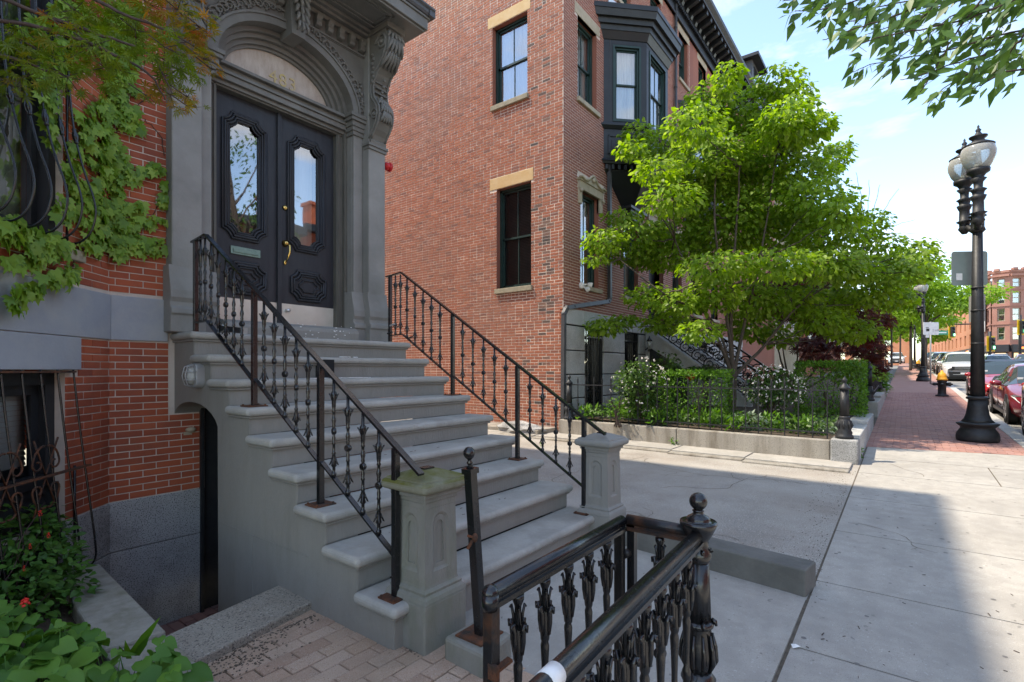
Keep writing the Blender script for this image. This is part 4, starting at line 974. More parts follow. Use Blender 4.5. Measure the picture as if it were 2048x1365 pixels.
# ================= STOOP =================
SX0, SX1 = 1.88, 4.41
def SY(k): return 4.95 - .337 * k
def SZt(k): return 1.94 - .2096 * k
stoop = thing('stone_stoop', (3.1, 2.3, 0), 'tall grey painted stone stoop of nine steps up to the dark double door', 'stoop')
for k in range(9):
    y1 = 5.46 if k == 0 else SY(k - 1) + .07; z = SZt(k); hb = SZt(k + 1) if k < 8 else -.02
    ya = SY(k)
    if k == 0: q = MB().box(SX0 + .05, SX1 - .05, ya + .055, y1, z - .2096, z - .065)
    else: q = MB().box(SX0 + .05, SX1 - .05, ya + .055, y1 + .02, hb if k < 8 else -.05, z - .065)
    o_ = q.build('step', M['paint'], stoop, loc=(3.1, ya + .2, z))
    t = MB(); yy = 5.45 if k == 0 else SY(k - 1) + .054
    nseg = 46; yb_ = yy if k else 5.44; V = []; dv_ = 0; rj = random.Random(40 + k)
    for i in range(nseg + 1):
        x_ = SX0 + (SX1 - SX0) * i / nseg; dv_ = dv_ * .6 + rj.uniform(-.0022, .0022); ch = rj.uniform(.004, .010) if rj.random() < .07 and 1 < i < nseg - 1 else 0
        wz = -.004 * math.exp(-((x_ - 3.1) / .7) ** 2)
        V += [(x_, ya + dv_ + ch, z - .068), (x_, ya + dv_ + ch, z - ch * .6 + wz + dv_ * .5), (x_, yb_, z), (x_, yb_, z - .068)]
    t.add(V, [(4 * i + j, 4 * i + (j + 1) % 4, 4 * i + 4 + (j + 1) % 4, 4 * i + 4 + j) for i in range(nseg) for j in range(4)] + [(3, 2, 1, 0), (4 * nseg, 4 * nseg + 1, 4 * nseg + 2, 4 * nseg + 3)])
    # slight wear of the nosing: subdivide front edge
    o2 = t.build('tread', M['tread'], o_, loc=(3.1, ya + .17, z), bev=.031, seg=4)
    t = MB().box(SX0 + .028, SX1 - .028, ya + .030, yy, z - .088, z - .0685); t.build('cove', M['paint'], o_, bev=.008)
# side wall with the arched opening
def wallprism(x0, x1, arch):
    pts = [(5.44, 1.19 if arch else 1.4)]
    if arch:
        for i in range(1, 12):
            t = i / 12; a = PI * t; pts.append((4.983 + .457 * math.cos(a), 1.17 + .19 * math.sin(a) - .10 * t))
        pts += [(4.527, -.8)]
    else: pts += [(4.6, 1.3), (4.6, -.8)]
    pts += [(3.3, -.8), (2.32, -.3), (SY(8) + .062, -.3)]
    for k in range(8, -1, -1):
        pts += [(SY(k) + .062, SZt(k) - .07), ((SY(k - 1) + .062) if k else 5.44, SZt(k) - .07)]
    return MB().prism(pts, lambda a, b, d: (d, a, b), x0, x1)
wallprism(SX0 + .045, SX0 + .30, True).build('side_wall', M['paint'], stoop, bev=.006)
wallprism(SX1 - .30, SX1 - .045, False).build('far_wall', M['paint'], stoop)
# rendered block lines low on the side wall
q = MB(); q.box(SX0 + .041, SX0 + .046, 3.2, 4.52, .34, .346); q.box(SX0 + .041, SX0 + .046, 3.95, 3.956, -.6, .34); q.build('render_joint', M['paint'], stoop)
MB().box(2.35, 4.2, 2.4, 4.55, -.5, .20).box(2.9, 3.0, 4.5, 5.44, -.8, 1.7).build('stoop_core', M['dark'], stoop)
# patch of loose paint
q = MB(); rs = random.Random(3)
for i in range(26): q.ell((rs.uniform(2.95, 3.75), 5.245 - .0, rs.choice([1.975, 2.0, 2.05, 2.09]) + rs.uniform(-.02, .02)), (rs.uniform(.003, .014), .003, rs.uniform(.003, .008)), 6, 4)
for i in range(40): q.ell((rs.uniform(2.6, 3.3), SY(2) + .03 + rs.random() ** 2 * .1, SZt(2) + .001), (rs.uniform(.008, .05), rs.uniform(.004, .014), .003), 6, 4)
for i in range(12): q.ell((rs.uniform(3.2, 3.4), SY(1) + .05 + rs.random() * .05, SZt(1) + .003), (rs.uniform(.01, .03), rs.uniform(.01, .02), .006), 6, 4)
q.build('flaked_paint', M['white'], stoop, kind='stuff')

# pedestals
def pedestal(cx, cy, label, m, zb=-.05, cm=None):
    t = thing('stone_pedestal', (cx, cy, 0), label, 'pedestal', None)
    q = MB(); q.box(cx - .172, cx + .172, cy - .172, cy + .172, zb, .275); q.build('plinth', m, t, bev=.012)
    prof = [(.172, .275), (.165, .30), (.15, .315), (.152, .33), (.135, .345), (.132, .36)]
    q = MB(); 
    for (a, z0), (b, z1) in zip(prof, prof[1:]):
        q.add([(cx - a, cy - a, z0), (cx + a, cy - a, z0), (cx + a, cy + a, z0), (cx - a, cy + a, z0), (cx - b, cy - b, z1), (cx + b, cy - b, z1), (cx + b, cy + b, z1), (cx - b, cy + b, z1)],
              [(0, 1, 5, 4), (1, 2, 6, 5), (2, 3, 7, 6), (3, 0, 4, 7)])
    q.build('base_moulding', m, t)
    # shaft, tapering slightly, with an arched recess on each face
    sh = MB(); a0, a1 = .132, .124; z0, z1 = .355, .80
    for f in range(4):
        R_ = Matrix.Rotation(f * PI / 2, 3, 'Z')
        def P3(u, z, d=0):
            a = a0 + (a1 - a0) * (z - z0) / (z1 - z0); v = R_ @ Vector((u * a / .128, -a + d, 0)); return (cx + v.x, cy + v.y, z)
        def arch(w, zb_, zt, n=10):
            L_ = [(-w, zb_), (-w, zt - w)] + [(w * -math.cos(PI * i / n), zt - w + w * math.sin(PI * i / n)) for i in range(1, n)] + [(w, zt - w), (w, zb_)]
            return L_
        A = arch(.066, .43, .765); B = arch(.050, .445, .748); C = arch(.032, .47, .715); n = len(A)
        def edge(P_):  # outer rectangle point matching
            out = []
            for (u, z) in P_:
                if z > .69: out.append((u / .066 * .128 if abs(u) > .045 else u * 2.2, z1)) if abs(u) < .055 else out.append((math.copysign(.128, u), z1))
                else: out.append((math.copysign(.128, u), z0 if z < .44 else z))
            return out
        O = edge(A); V = [P3(u, z) for u, z in O] + [P3(u, z) for u, z in A] + [P3(u, z, .012) for u, z in B] + [P3(u, z, .012) for u, z in C] + [P3(u, z, .022) for u, z in [(u * .92, z) for u, z in C]]
        F_ = []
        for L_ in range(4):
            for i in range(n - 1): F_.append((L_ * n + i, L_ * n + i + 1, (L_ + 1) * n + i + 1, (L_ + 1) * n + i))
            F_.append((L_ * n + n - 1, L_ * n, (L_ + 1) * n, (L_ + 1) * n + n - 1))
        F_.append(tuple(range(4 * n, 5 * n)))
        k = len(V); V += [P3(-.128, z1), P3(.128, z1)]
        sh.add(V, F_)
    sh.box(cx - .122, cx + .122, cy - .122, cy + .122, .36, .42) if False else None
    sh.box(cx - .098, cx + .098, cy - .098, cy + .098, .35, .80)
    sh.build('shaft', m, t)
    q = MB()
    for (a, z0_, z1_) in ((.126, .795, .835), (.134, .835, .862), (.150, .862, .885), (.158, .885, .90)): q.box(cx - a, cx + a, cy - a, cy + a, z0_, z1_)
    q.build('neck_moulding', m, t, bev=.006)
    q = MB().box(cx - .195, cx + .195, cy - .195, cy + .195, .895, .957); q.build('cap', cm or m, t, bev=.028, seg=4)
    q = MB(); a, b = .168, .055
    q.add([(cx - a, cy - a, .955), (cx + a, cy - a, .955), (cx + a, cy + a, .955), (cx - a, cy + a, .955), (cx - a, cy - a, .965), (cx + a, cy - a, .965), (cx + a, cy + a, .965), (cx - a, cy + a, .965), (cx - b, cy - b, 1.005), (cx + b, cy - b, 1.005), (cx + b, cy + b, 1.005), (cx - b, cy + b, 1.005)],
          [(0, 1, 5, 4), (1, 2, 6, 5), (2, 3, 7, 6), (3, 0, 4, 7), (4, 5, 9, 8), (5, 6, 10, 9), (6, 7, 11, 10), (7, 4, 8, 11), (8, 9, 10, 11)])
    q.build('cap_top', cm or m, t, bev=.006)
    q = MB().box(cx - .04, cx + .04, cy - .03, cy + .03, 1.0, 1.014); q.build('rail_plate', M['iron'], t)
    return t
pedestal(2.163, 2.30, 'mossy grey stone pedestal with green cap at the left foot of the stoop', M['mosspaint'], cm=M['mosscap'])
pedestal(4.372, 2.27, 'clean grey stone pedestal at the far right foot of the stoop', M['paint'])

# ---- balusters ----
def baluster_mesh(mb, x, y, zb, zt, big=1.0, face='x', n=8):
    """cast iron baluster: leafy tulip head, turned shaft, round boss, spreading foot"""
    L_ = zt - zb; f = lambda t: zb + t * L_
    r = .011 * big
    prof = [(r * 1.0, 0), (r * 1.5, .01), (r * 1.5, .035), (r * .9, .05), (r * .95, .10), (r * 1.75, .115), (r * 1.2, .145), (r * 1.45, .19), (r * .95, .23), (r * 1.35, .245), (r * .9, .26), (r * .85, .33), (r * 1.25, .345), (r * .85, .36),
            (r * 1.1, .40), (r * .8, .42), (r * .8, .50), (r * 1.15, .53), (r * .9, .545), (r * 1.4, .585), (r * 1.1, .61), (r * .8, .63), (r * .85, .66), (r * 1.25, .675), (r * .9, .69), (r * 1.25, .73), (r * 1.4, .80), (r * 1.9, .865), (r * 1.5, .875), (r * .9, .89), (r * .9, 1.0)]
    mb.lathe([(a, f(t)) for a, t in prof], (x, y, 0), n)
    zc = f(.47)
    ax = Matrix.Rotation(PI / 2, 3, 'Y') if face == 'x' else Matrix.Rotation(PI / 2, 3, 'X')
    w = .013 * big
    mb.lathe([(.004, -w * 1.15), (r * 1.1, -w * .9), (r * 1.3, -w), (r * 2.0, -w * .85), (r * 2.15, 0), (r * 2.0, w * .85), (r * 1.3, w), (r * 1.1, w * .9), (.004, w * 1.15)], (x, y, zc), 12, axis=ax)
    for j in range(4):
        a = j * PI / 2 + PI / 4; dx, dy = math.cos(a), math.sin(a)
        for (t0, t1, t2, out, th) in ((.79, .855, .865, 2.7, .55), (.20, .13, .115, 2.5, .5), ):
            mb.tube([(x + dx * r * 1.1, y + dy * r * 1.1, f(t0)), (x + dx * r * 1.6, y + dy * r * 1.6, f((t0 + t1) / 2)), (x + dx * r * out, y + dy * r * out, f(t1)), (x + dx * r * (out + .5), y + dy * r * (out + .5), f(t2) - .004 * big * (1 if t0 > .5 else -1))],
                    [r * .45, r * th, r * .5, r * .22], 5)
RZ = lambda y: 2.80 - .645 * (4.94 - y)
LZ = lambda y: 2.035 - .625 * (4.92 - y)
POSTS = (5.16, 4.075, 3.16, 2.385)
def railing(X, label, group='railings up the stoop'):
    t = thing('stair_railing', (X, 2.4, .26), label, 'railing')
    steps = (0, 3, 6, 8)
    for y, k in zip(POSTS, steps):
        zb = SZt(k) + .006; zt = RZ(min(y, 4.94)) - .012
        w = .038; q = MB().box(X - w / 2, X + w / 2, y - w / 2, y + w / 2, zb, zt); q.build('post', M['iron'], t, loc=(X, y, zb), bev=.003)
        if k:
            q = MB().box(X - .075, X + .075, y - .07, y + .07, zb - .006, zb + .004); o_ = q.build('base_plate', M['rust'], t, loc=(X, y, zb))
            q = MB()
            for sx in (-1, 1):
                for sy in (-1, 1): q.lathe([(.009, 0), (.009, .008), (.004, .01)], (X + sx * .06, y + sy * .055, zb + .004), 6)
            q.build('bolt', M['rust'], o_)
    q = MB(); w, h = .042, .016
    a = (X, 5.23, 2.775); b = (X, 4.94, 2.80); c = (X, 2.165, RZ(2.165)); 
    q.bar(a, b, w, h); q.bar((X, 4.945, 2.80), c, w, h); q.bar((X, 4.94, 2.788), (X, 2.20, RZ(2.20) - .012), .022, .012)
    q.build('handrail', M['iron'], t, loc=c)
    q = MB(); q.bar((X, 5.16, 2.03), (X, 4.92, 2.035), .032, .012)
    q.bar((X, 4.92, 2.035), (X, 4.09, LZ(4.09)), .034, .012); q.bar((X, 4.06, LZ(4.06) + .03), (X, 3.175, LZ(3.175) + .03), .034, .012); q.bar((X, 3.15, LZ(3.15) + .05), (X, 2.40, LZ(2.4) + .05), .034, .012)
    q.build('bottom_rail', M['iron'], t)
    me = None
    for s_ in range(3):
        y0, y1 = POSTS[s_], POSTS[s_ + 1]; n = (7, 5, 4)[s_]
        if s_ == 0: ys_ = [5.06, 4.965] + [4.845 - i * .142 for i in range(5)]
        else: ys_ = [y0 - (y0 - y1) * (i + 1) / (n + 1) for i in range(n)]
        for y in ys_:
            zt = RZ(min(y, 4.94)) - .02; zb = (LZ(min(y, 4.92)) + .03 * s_ * .9)
            key_ = round(zt - zb, 2)
            if me is None: mb = MB(); baluster_mesh(mb, 0, 0, 0, 1.0, 1.0); me = {}
            if key_ not in me:
                mb = MB(); baluster_mesh(mb, 0, 0, 0, key_); o_ = mb.build('baluster', M['iron'], t); me[key_] = o_.data; o_.location = Vector((X, y, zb)) - wloc(t)
            else:
                o_ = bpy.data.objects.new('baluster', me[key_]); COL.objects.link(o_); o_.parent = t; o_.location = Vector((X, y, zb)) - wloc(t)
            o_.rotation_euler = (0, 0, random.uniform(-.3, .3))
    return t
railing(2.0, 'black cast iron handrail on the near left side of the stoop')
railing(4.24, 'black cast iron handrail on the far right side of the stoop')

# ---- low kerb wall ----
kw = MB(); kw.prism([(4.30, 2.14), (4.09, .55), (4.335, .515), (4.55, 2.12)], lambda a, b, d: (a, b, d), -.05, .205)
o_ = kw.build('low_kerb_wall', M['paintdark'], loc=(4.3, 1.3, 0), bev=.012); tag(o_, 'low grey painted kerb running from the far pedestal to the sidewalk', 'kerb')

# ---- areaway copings ----
q = MB(); q.prism([(1.14, 3.00), (2.03, 3.17), (1.95, 3.585), (1.14, 3.42)], lambda a, b, d: (a, b, d), -.8, .055)
tag(q.build('granite_coping', M['graniteslab'], loc=(1.6, 3.3, 0), bev=.012), 'speckled brown granite slab across the areaway in front of the stoop', 'coping')
t = thing('stone_coping', (1.0, 3.8, .0), 'mossy concrete coping between the garden bed and the sunken areaway', 'coping')
q = MB(); q.prism([(.87, 3.42), (1.155, 3.38), (1.245, 4.98), (1.05, 4.93), (.93, 4.3)], lambda a, b, d: (a, b, d), -.8, .10); q.build('coping_stone', M['coping'], t, bev=.015)
q = MB(); q.prism([(.86, 2.3), (1.12, 2.3), (1.15, 3.37), (.87, 3.405)], lambda a, b, d: (a, b, d), -.2, .085); q.build('coping_stone', M['coping'], t, bev=.015)
q = MB(); q.prism([(.86, 1.4), (1.10, 1.4), (1.12, 2.29), (.86, 2.29)], lambda a, b, d: (a, b, d), -.2, .085); q.build('coping_stone', M['coping'], t, bev=.015)
# retaining face below the copings toward the pavers
MB().box(1.12, 1.9, 3.3, 3.36, -.8, -.01).build('areaway_retaining_wall', M['granitebase'], kind='structure')

# ---- leaning bollard post ----
t = thing('iron_gate_post', (2.17, 1.87, 0), 'slim leaning black square post with ball finial on a chipped concrete block', 'post')
q = MB(); q.prism([(2.03, 1.73), (2.30, 1.75), (2.31, 2.02), (2.04, 2.03)], lambda a, b, d: (a, b, d), -.04, .125); o_ = q.build('concrete_block', M['mosspaint'], t, bev=.02)
q = MB().box(2.08, 2.27, 1.79, 1.98, .125, .135); q.build('base_plate', M['rust'], t)
A = Vector((2.175, 1.875, .13)); B = onX(921, 952, 0) if False else Vector((2.10, 1.885, 1.035)); dv = (B - A)
q = MB(); q.bar(A, B, .052, .052, up=(0, 1, 0)); q.build('post_shaft', M['iron'], t, bev=.003)
R_ = dv.to_track_quat('Z', 'Y').to_matrix()
q = MB(); q.bar(B - dv.normalized() * .0, B + dv.normalized() * .03, .068, .068, up=(0, 1, 0)); q.lathe([(.022, .03), (.01, .045), (.016, .055), (.018, .06), (.01, .07), (.012, .078), (.024, .088), (.0325, .108), (.031, .125), (.018, .142), (.002, .147)], B, 14, axis=R_)
q.build('ball_finial', M['iron'], t)
q = MB(); C_ = A.lerp(B, .62); q.ell(C_ + Vector((-.03, -.03, 0)), (.018, .018, .025), 8, 6); q.bar(C_ + Vector((-.03, -.03, 0)), C_ + Vector((-.075, -.02, .02)), .012); q.bar(C_ + Vector((-.05, -.03, -.01)), C_ + Vector((-.08, -.02, -.05)), .012)
q.build('gate_latch', M['rust'], t)

# ---- gate and fence in the foreground ----
def fat_baluster(zb=.12, zt=.955, big=1.55):
    mb = MB(); n = 10; L_ = zt - zb; f = lambda t: zb + t * L_; r = .0098
    prof = [(r * 1.2, 0), (r * 2.0, .01), (r * 2.0, .035), (r * 1.1, .05), (r * 1.1, .12), (r * 1.9, .14), (r * 1.2, .18), (r * 1.3, .25), (r * .95, .30), (r * 1.5, .32), (r * .9, .34), (r * .95, .40), (r * 1.5, .415), (r * 1.1, .43), (r * 1.1, .50),
            (r * 1.5, .515), (r * 1.55, .545), (r * 1.05, .56), (r * .95, .60), (r * 1.15, .68), (r * 1.4, .735), (r * 1.45, .75), (r * 1.1, .765), (r * 1.45, .775), (r * 1.6, .80), (r * 1.75, .86), (r * 1.35, .885), (r * 1.0, .90), (r * 1.05, .96), (r * 1.9, .985), (r * 1.9, 1.0)]
    mb.lathe([(a, f(t)) for a, t in prof], (0, 0, 0), n)
    for s_ in (0, PI / 2):
        ax = Matrix.Rotation(PI / 2, 3, 'Y'); w = .016
        mb.lathe([(.004, -w * 1.2), (r * 1.2, -w * .85), (r * 1.5, -w), (r * 2.2, -w * .85), (r * 2.35, 0), (r * 2.2, w * .85), (r * 1.5, w), (r * 1.2, w * .85), (.004, w * 1.2)], (0, 0, f(.465)), 14, axis=Matrix.Rotation(PI / 2, 3, 'X'))
        break
    for j in range(4):
        a = j * PI / 2; dx, dy = math.cos(a), math.sin(a)
        # curled petals of the tulip head
        mb.tube([(dx * r * 1.3, dy * r * 1.3, f(.795)), (dx * r * 1.7, dy * r * 1.7, f(.84)), (dx * r * 1.8, dy * r * 1.8, f(.875)), (dx * r * 2.5, dy * r * 2.5, f(.905)), (dx * r * 3.2, dy * r * 3.2, f(.90)), (dx * r * 3.3, dy * r * 3.3, f(.878))],
                [r * .7, r * .95, r * .9, r * .75, r * .6, r * .35], 7)
        a += PI / 4; dx, dy = math.cos(a), math.sin(a)
        mb.tube([(dx * r * 1.0, dy * r * 1.0, f(.88)), (dx * r * 1.4, dy * r * 1.4, f(.93)), (dx * r * 2.0, dy * r * 2.0, f(.965)), (dx * r * 2.5, dy * r * 2.5, f(.955))], [r * .5, r * .5, r * .45, r * .25], 6)
        mb.tube([(dx * r * 1.0, dy * r * 1.0, f(.22)), (dx * r * 1.7, dy * r * 1.7, f(.17)), (dx * r * 2.6, dy * r * 2.6, f(.14)), (dx * r * 2.9, dy * r * 2.9, f(.155))], [r * .5, r * .6, r * .5, r * .3], 6)
    return mb
FATMESH = None
def put_fat(x, y, parent, rz=0):
    global FATMESH
    if FATMESH is None:
        o_ = fat_baluster().build('baluster', M['iron'], parent); FATMESH = o_.data
    else:
        o_ = bpy.data.objects.new('baluster', FATMESH); COL.objects.link(o_); o_.parent = parent
    o_.location = Vector((x, y, 0)) - wloc(parent); o_.rotation_euler = (0, 0, rz)
fen = thing('iron_fence', (1.92, .60, 0), 'foreground black iron fence rail ending at a stout fluted newel with ball top', 'fence')
NX, NY = 1.925, .605
nw = MB(); f_ = 1.0
prof = [(.075, -.02), (.08, .04), (.085, .06), (.078, .09), (.07, .12), (.072, .16), (.074, .36), (.058, .40), (.052, .43), (.056, .455), (.062, .47), (.050, .485), (.045, .50)]
nw.lathe(prof, (NX, NY, 0), 24)
nw.lathe([(.038, .50), (.052, .515), (.058, .54), (.058, .57), (.052, .61), (.044, .655), (.046, .662)], (NX, NY, 0), 28, flute=1, fa=.10)
nw.lathe([(.046, .658), (.054, .665), (.054, .676), (.045, .684)], (NX, NY, 0), 24)
nw.lathe([(.0455, .68), (.0375, .90)], (NX, NY, 0), 32, flute=1, fa=.09)
nw.lathe([(.037, .895), (.045, .905), (.046, .925), (.040, .94), (.036, .95), (.036, .975), (.048, .995), (.060, 1.02), (.066, 1.035), (.064, 1.045), (.050, 1.043), (.040, 1.047), (.042, 1.053), (.038, 1.06), (.022, 1.070), (.017, 1.076), (.021, 1.080), (.021, 1.084), (.014, 1.088)], (NX, NY, 0), 28)
nw.ell((NX, NY, 1.116), .032, 20, 14)
for j in range(10):
    a = 2 * PI * j / 10; dx, dy = math.cos(a), math.sin(a)
    nw.tube([(NX + dx * .046, NY + dy * .046, .505), (NX + dx * .061, NY + dy * .061, .54), (NX + dx * .059, NY + dy * .059, .59), (NX + dx * .049, NY + dy * .049, .64)], [.006, .010, .008, .004], 5)
    if j % 2 == 0:
        nw.tube([(NX + dx * .046, NY + dy * .046, .69), (NX + dx * .058, NY + dy * .058, .682), (NX + dx * .062, NY + dy * .062, .668)], [.007, .009, .005], 6)
        nw.tube([(NX + dx * .038, NY + dy * .038, .93), (NX + dx * .046, NY + dy * .046, .945), (NX + dx * .050, NY + dy * .050, .935)], [.006, .007, .004], 6)
nw.build('newel_post', M['iron'], fen)
RA = Vector((NX - .01, NY - .005, 1.0)); RB = Vector((.20, .43, 1.0))      # sidewalk rail
RB = Vector((NX, NY, 1.0)) + (Vector((1 * .832, -.0, 0)) * 0) + (atD(1090, 1365, .99) - Vector((NX, NY, 1.0))) * 1.9; RB.z = 1.0
def round_rail(a, b, parent, r=.0218, nm='handrail', m=None, capb=False):
    q = MB(); d = (b - a).normalized()
    q.tube([a, b], r, 16); q.bar(a + Vector((0, 0, -.030)), b + Vector((0, 0, -.030)), .044, .014); q.bar(a + Vector((0, 0, -.02)), b + Vector((0, 0, -.02)), .030, .02)
    if capb: q.ell(b, r * 1.12, 14, 10); q.lathe([(r * .9, -.045), (r * 1.1, -.03), (r * 1.12, 0)], b, 14)
    return q.build(nm, m or M['iron'], parent)
round_rail(RA, RB, fen)
dirr = (RB - RA).normalized(); n_b = int((RB - RA).length / .135) - 1
for i in range(n_b):
    p = RA + dirr * (.155 + .134 * i); put_fat(p.x, p.y, fen, math.atan2(dirr.y, dirr.x))
HX, HY = 1.925, .885
hr = round_rail(Vector((NX, NY, 1.0)), Vector((HX, HY, 1.0)), fen, m=M['rustpart'])
put_fat(NX, NY + .145, fen, PI / 2)
q = MB(); q.bar((HX, HY - .02, .05), (HX, HY - .02, .985), .03, .03); q.build('hinge_post', M['iron'], fen)
q = MB(); q.bar(RA + Vector((0, 0, -.88)), RB + Vector((0, 0, -.88)), .035, .014); q.bar((NX, NY, .115), (HX, HY, .115), .035, .014); q.build('bottom_rail', M['iron'], fen)
tp = RA.lerp(RB, (Vector((NX, NY, 1.0)) - atD(1100, 1350, 1.0)).length / (RB - RA).length)
tp = RA + dirr * ((atD(1106, 1345, 1.0) - RA).dot(dirr))
q = MB(); q.tube([tp - dirr * .022, tp + dirr * .022], .0232, 16); q.build('tape_wrap', M['white'], fen)
gate = thing('iron_gate', (HX, HY, 0), 'open black iron gate with worn rusty corner post, hinged beside the newel', 'gate')
GA = Vector((HX - .03, HY + .01, 1.0)); GB = Vector((1.065, .885, 1.0))
round_rail(GA, GB, gate, capb=True)
gd = (GB - GA).normalized()
q = MB(); q.bar((GA.x - .02, GA.y, .08), (GA.x - .02, GA.y, .985), .034, .034); q.build('gate_stile', M['iron'], gate, bev=.003)
q = MB(); q.bar((GB.x + .005, GB.y, .08), (GB.x + .005, GB.y, .985), .034, .034); q.build('gate_stile', M['rustpart'], gate, bev=.003)
q = MB(); q.bar((GA.x, GA.y, .115), (GB.x, GB.y, .115), .035, .014); q.build('bottom_rail', M['iron'], gate)
for i in range(5):
    p = GA + gd * (.135 + .142 * i); put_fat(p.x, p.y, gate, 0)
q = MB(); q.bar((GB.x, GB.y - .02, .80), (GB.x + .05, GB.y - .03, .812), .02, .008); q.bar((GB.x - .01, GB.y - .02, .78), (GB.x - .01, GB.y - .02, .82), .03, .012); q.build('latch', M['rust'], gate)
q = MB(); q.tube([(HX - .03, HY - .0, .87), (HX, HY - .01, .87)], .018, 10); q.build('hinge', M['rustpart'], gate)

# ---- grilles over the bay windows ----
def grille(name, z_top, prof, us, label, extra=None):
    g_ = thing(name, FB.p(1.0, 0, prof[-1][1]), label, 'window grille')
    for u in us:
        q = MB(); pts = []
        P_ = [Vector((0, o, z)) for o, z in prof]
        # smooth the profile
        S_ = []
        for i in range(len(P_) - 1):
            p0 = P_[max(i - 1, 0)]; p1 = P_[i]; p2 = P_[i + 1]; p3 = P_[min(i + 2, len(P_) - 1)]
            for j in range(5):
                t = j / 5; S_.append(.5 * ((2 * p1) + (p2 - p0) * t + (2 * p0 - 5 * p1 + 4 * p2 - p3) * t * t + (3 * p1 - p0 - 3 * p2 + p3) * t ** 3))
        S_.append(P_[-1])
        q.tube([FB.p(u, s_.y, s_.z) for s_ in S_], .0072, 8)
        if extra: extra(q, u)
        q.build('bar', M['iron'], g_)
    return g_
def knob(q, u):
    o, z = .075, 3.42
    d = (FB.p(u, .12, 3.2) - FB.p(u, .05, 3.6)).normalized(); R3 = d.to_track_quat('Z', 'Y').to_matrix()
    q.lathe([(.010, -.06), (.016, -.05), (.012, -.04), (.019, -.02), (.022, 0), (.019, .02), (.012, .04), (.016, .05), (.010, .06)], FB.p(u, .095, 3.36), 10, axis=R3)
ug = grille('window_grille', 4.6, [(.03, 4.7), (.035, 4.2), (.05, 3.8), (.085, 3.42), (.15, 3.12), (.215, 2.92), (.235, 2.78), (.20, 2.64), (.12, 2.56), (.02, 2.555)],
            [UW[1] - .015 - .148 * i for i in range(7)], 'black iron belly grille with bulging bars over the ivy framed bay window', knob)
q = MB(); q.bar(FB.p(UW[0], .025, 3.86), FB.p(UW[1] + .03, .025, 3.86), .028, .012, up=(0, 0, 1)); q.bar(FB.p(UW[0], .02, 2.56), FB.p(UW[1] + .02, .02, 2.56), .028, .012); q.build('cross_bar', M['iron'], ug)
for i in range(2):
    q = MB(); q.tube([FB.p(UW[1] + .03 - i * .9, .01, 2.55), FB.p(UW[1] + .03 - i * .9, .01, 3.9)], .009, 6); q.build('upright', M['iron'], ug)
lg = grille('window_grille', 1.6, [(.03, 1.60), (.06, 1.3), (.10, .95), (.15, .55), (.185, .25), (.18, .14), (.13, .08), (.04, .075)],
            [LW[1] + .045 - .165 * i for i in range(6)], 'rusty black iron grille leaning out over the basement window behind the roses')
for i in (0, 1):
    q = MB(); q.bar(FB.p(LW[0] - .1, .035, 1.585), FB.p(LW[1] + .05, .035, 1.585), .03, .014) if i == 0 else q.bar(FB.p(LW[0] - .1, .115, .86), FB.p(LW[1] + .09, .115, .86), .034, .014, up=(0, 0, 1))
    q.build('cross_bar', M['rust'], lg)
q = MB(); q.tube([FB.p(LW[1] + .075, .02, .86), FB.p(LW[1] + .075, .02, .08)], .009, 6); q.build('upright', M['iron'], lg)
for j in range(3):
    u0 = LW[1] - .36 - .33 * j
    q = MB()
    for sx in (-1, 1):
        for sz in (-1, 1):
            pts = []
            for i in range(26):
                t = i / 25; a = t * 2.6 * PI; rr = .065 * (1 - .7 * t); pts.append(FB.p(u0 + sx * (.075 - rr * math.cos(a) ) , .12, .86 + sz * (.09 + .12 * (1 - min(1, t * 3)) + rr * math.sin(a) * .9)))
            q.tube(pts, .007, 6)
    q.tube([FB.p(u0 - .11, .12, 1.12), FB.p(u0, .115, .87), FB.p(u0 + .11, .12, 1.12)], .007, 6); q.tube([FB.p(u0 - .11, .12, .6), FB.p(u0, .115, .85), FB.p(u0 + .11, .12, .6)], .007, 6)
    q.build('scroll', M['rust'], lg)

# ---- bulkhead light on the stoop side ----
p = onX(400, 752, SX0 + .03); lt = thing('bulkhead_lamp', p, 'small grey caged bulkhead light on the side of the stoop', 'wall light')
def capsule(y, z, r, zh, n=10): return [(y + r * math.cos(a), z + zh + r * math.sin(a)) for a in [PI * i / n for i in range(n + 1)]] + [(y + r * math.cos(a), z - zh + r * math.sin(a)) for a in [PI + PI * i / n for i in range(n + 1)]]
q = MB(); q.prism(capsule(p.y, p.z, .062, .045), lambda a, b, d: (d, a, b), p.x - .055, p.x + .02); q.build('housing', M['greymetal'], lt, bev=.008)
q = MB(); q.ell((p.x - .065, p.y, p.z), (.055, .042, .078), 14, 10); q.build('lens', M['silver'] if False else M['lampglass'], lt)
q = MB(); q.ell((p.x - .05, p.y, p.z), (.03, .022, .05), 10, 8); q.build('bulb', M['white'], lt)
q = MB()
for zz in (-.035, .035): q.tube([(p.x - .05, p.y - .062, p.z + zz), (p.x - .105, p.y - .045, p.z + zz), (p.x - .125, p.y, p.z + zz), (p.x - .105, p.y + .045, p.z + zz), (p.x - .05, p.y + .062, p.z + zz)], .005, 6)
for yy in (-.03, .03): q.tube([(p.x - .05, p.y + yy, p.z + .10), (p.x - .11, p.y + yy, p.z + .075), (p.x - .128, p.y + yy, p.z), (p.x - .11, p.y + yy, p.z - .075), (p.x - .05, p.y + yy, p.z - .10)], .005, 6)
q.build('cage', M['greymetal'], lt)

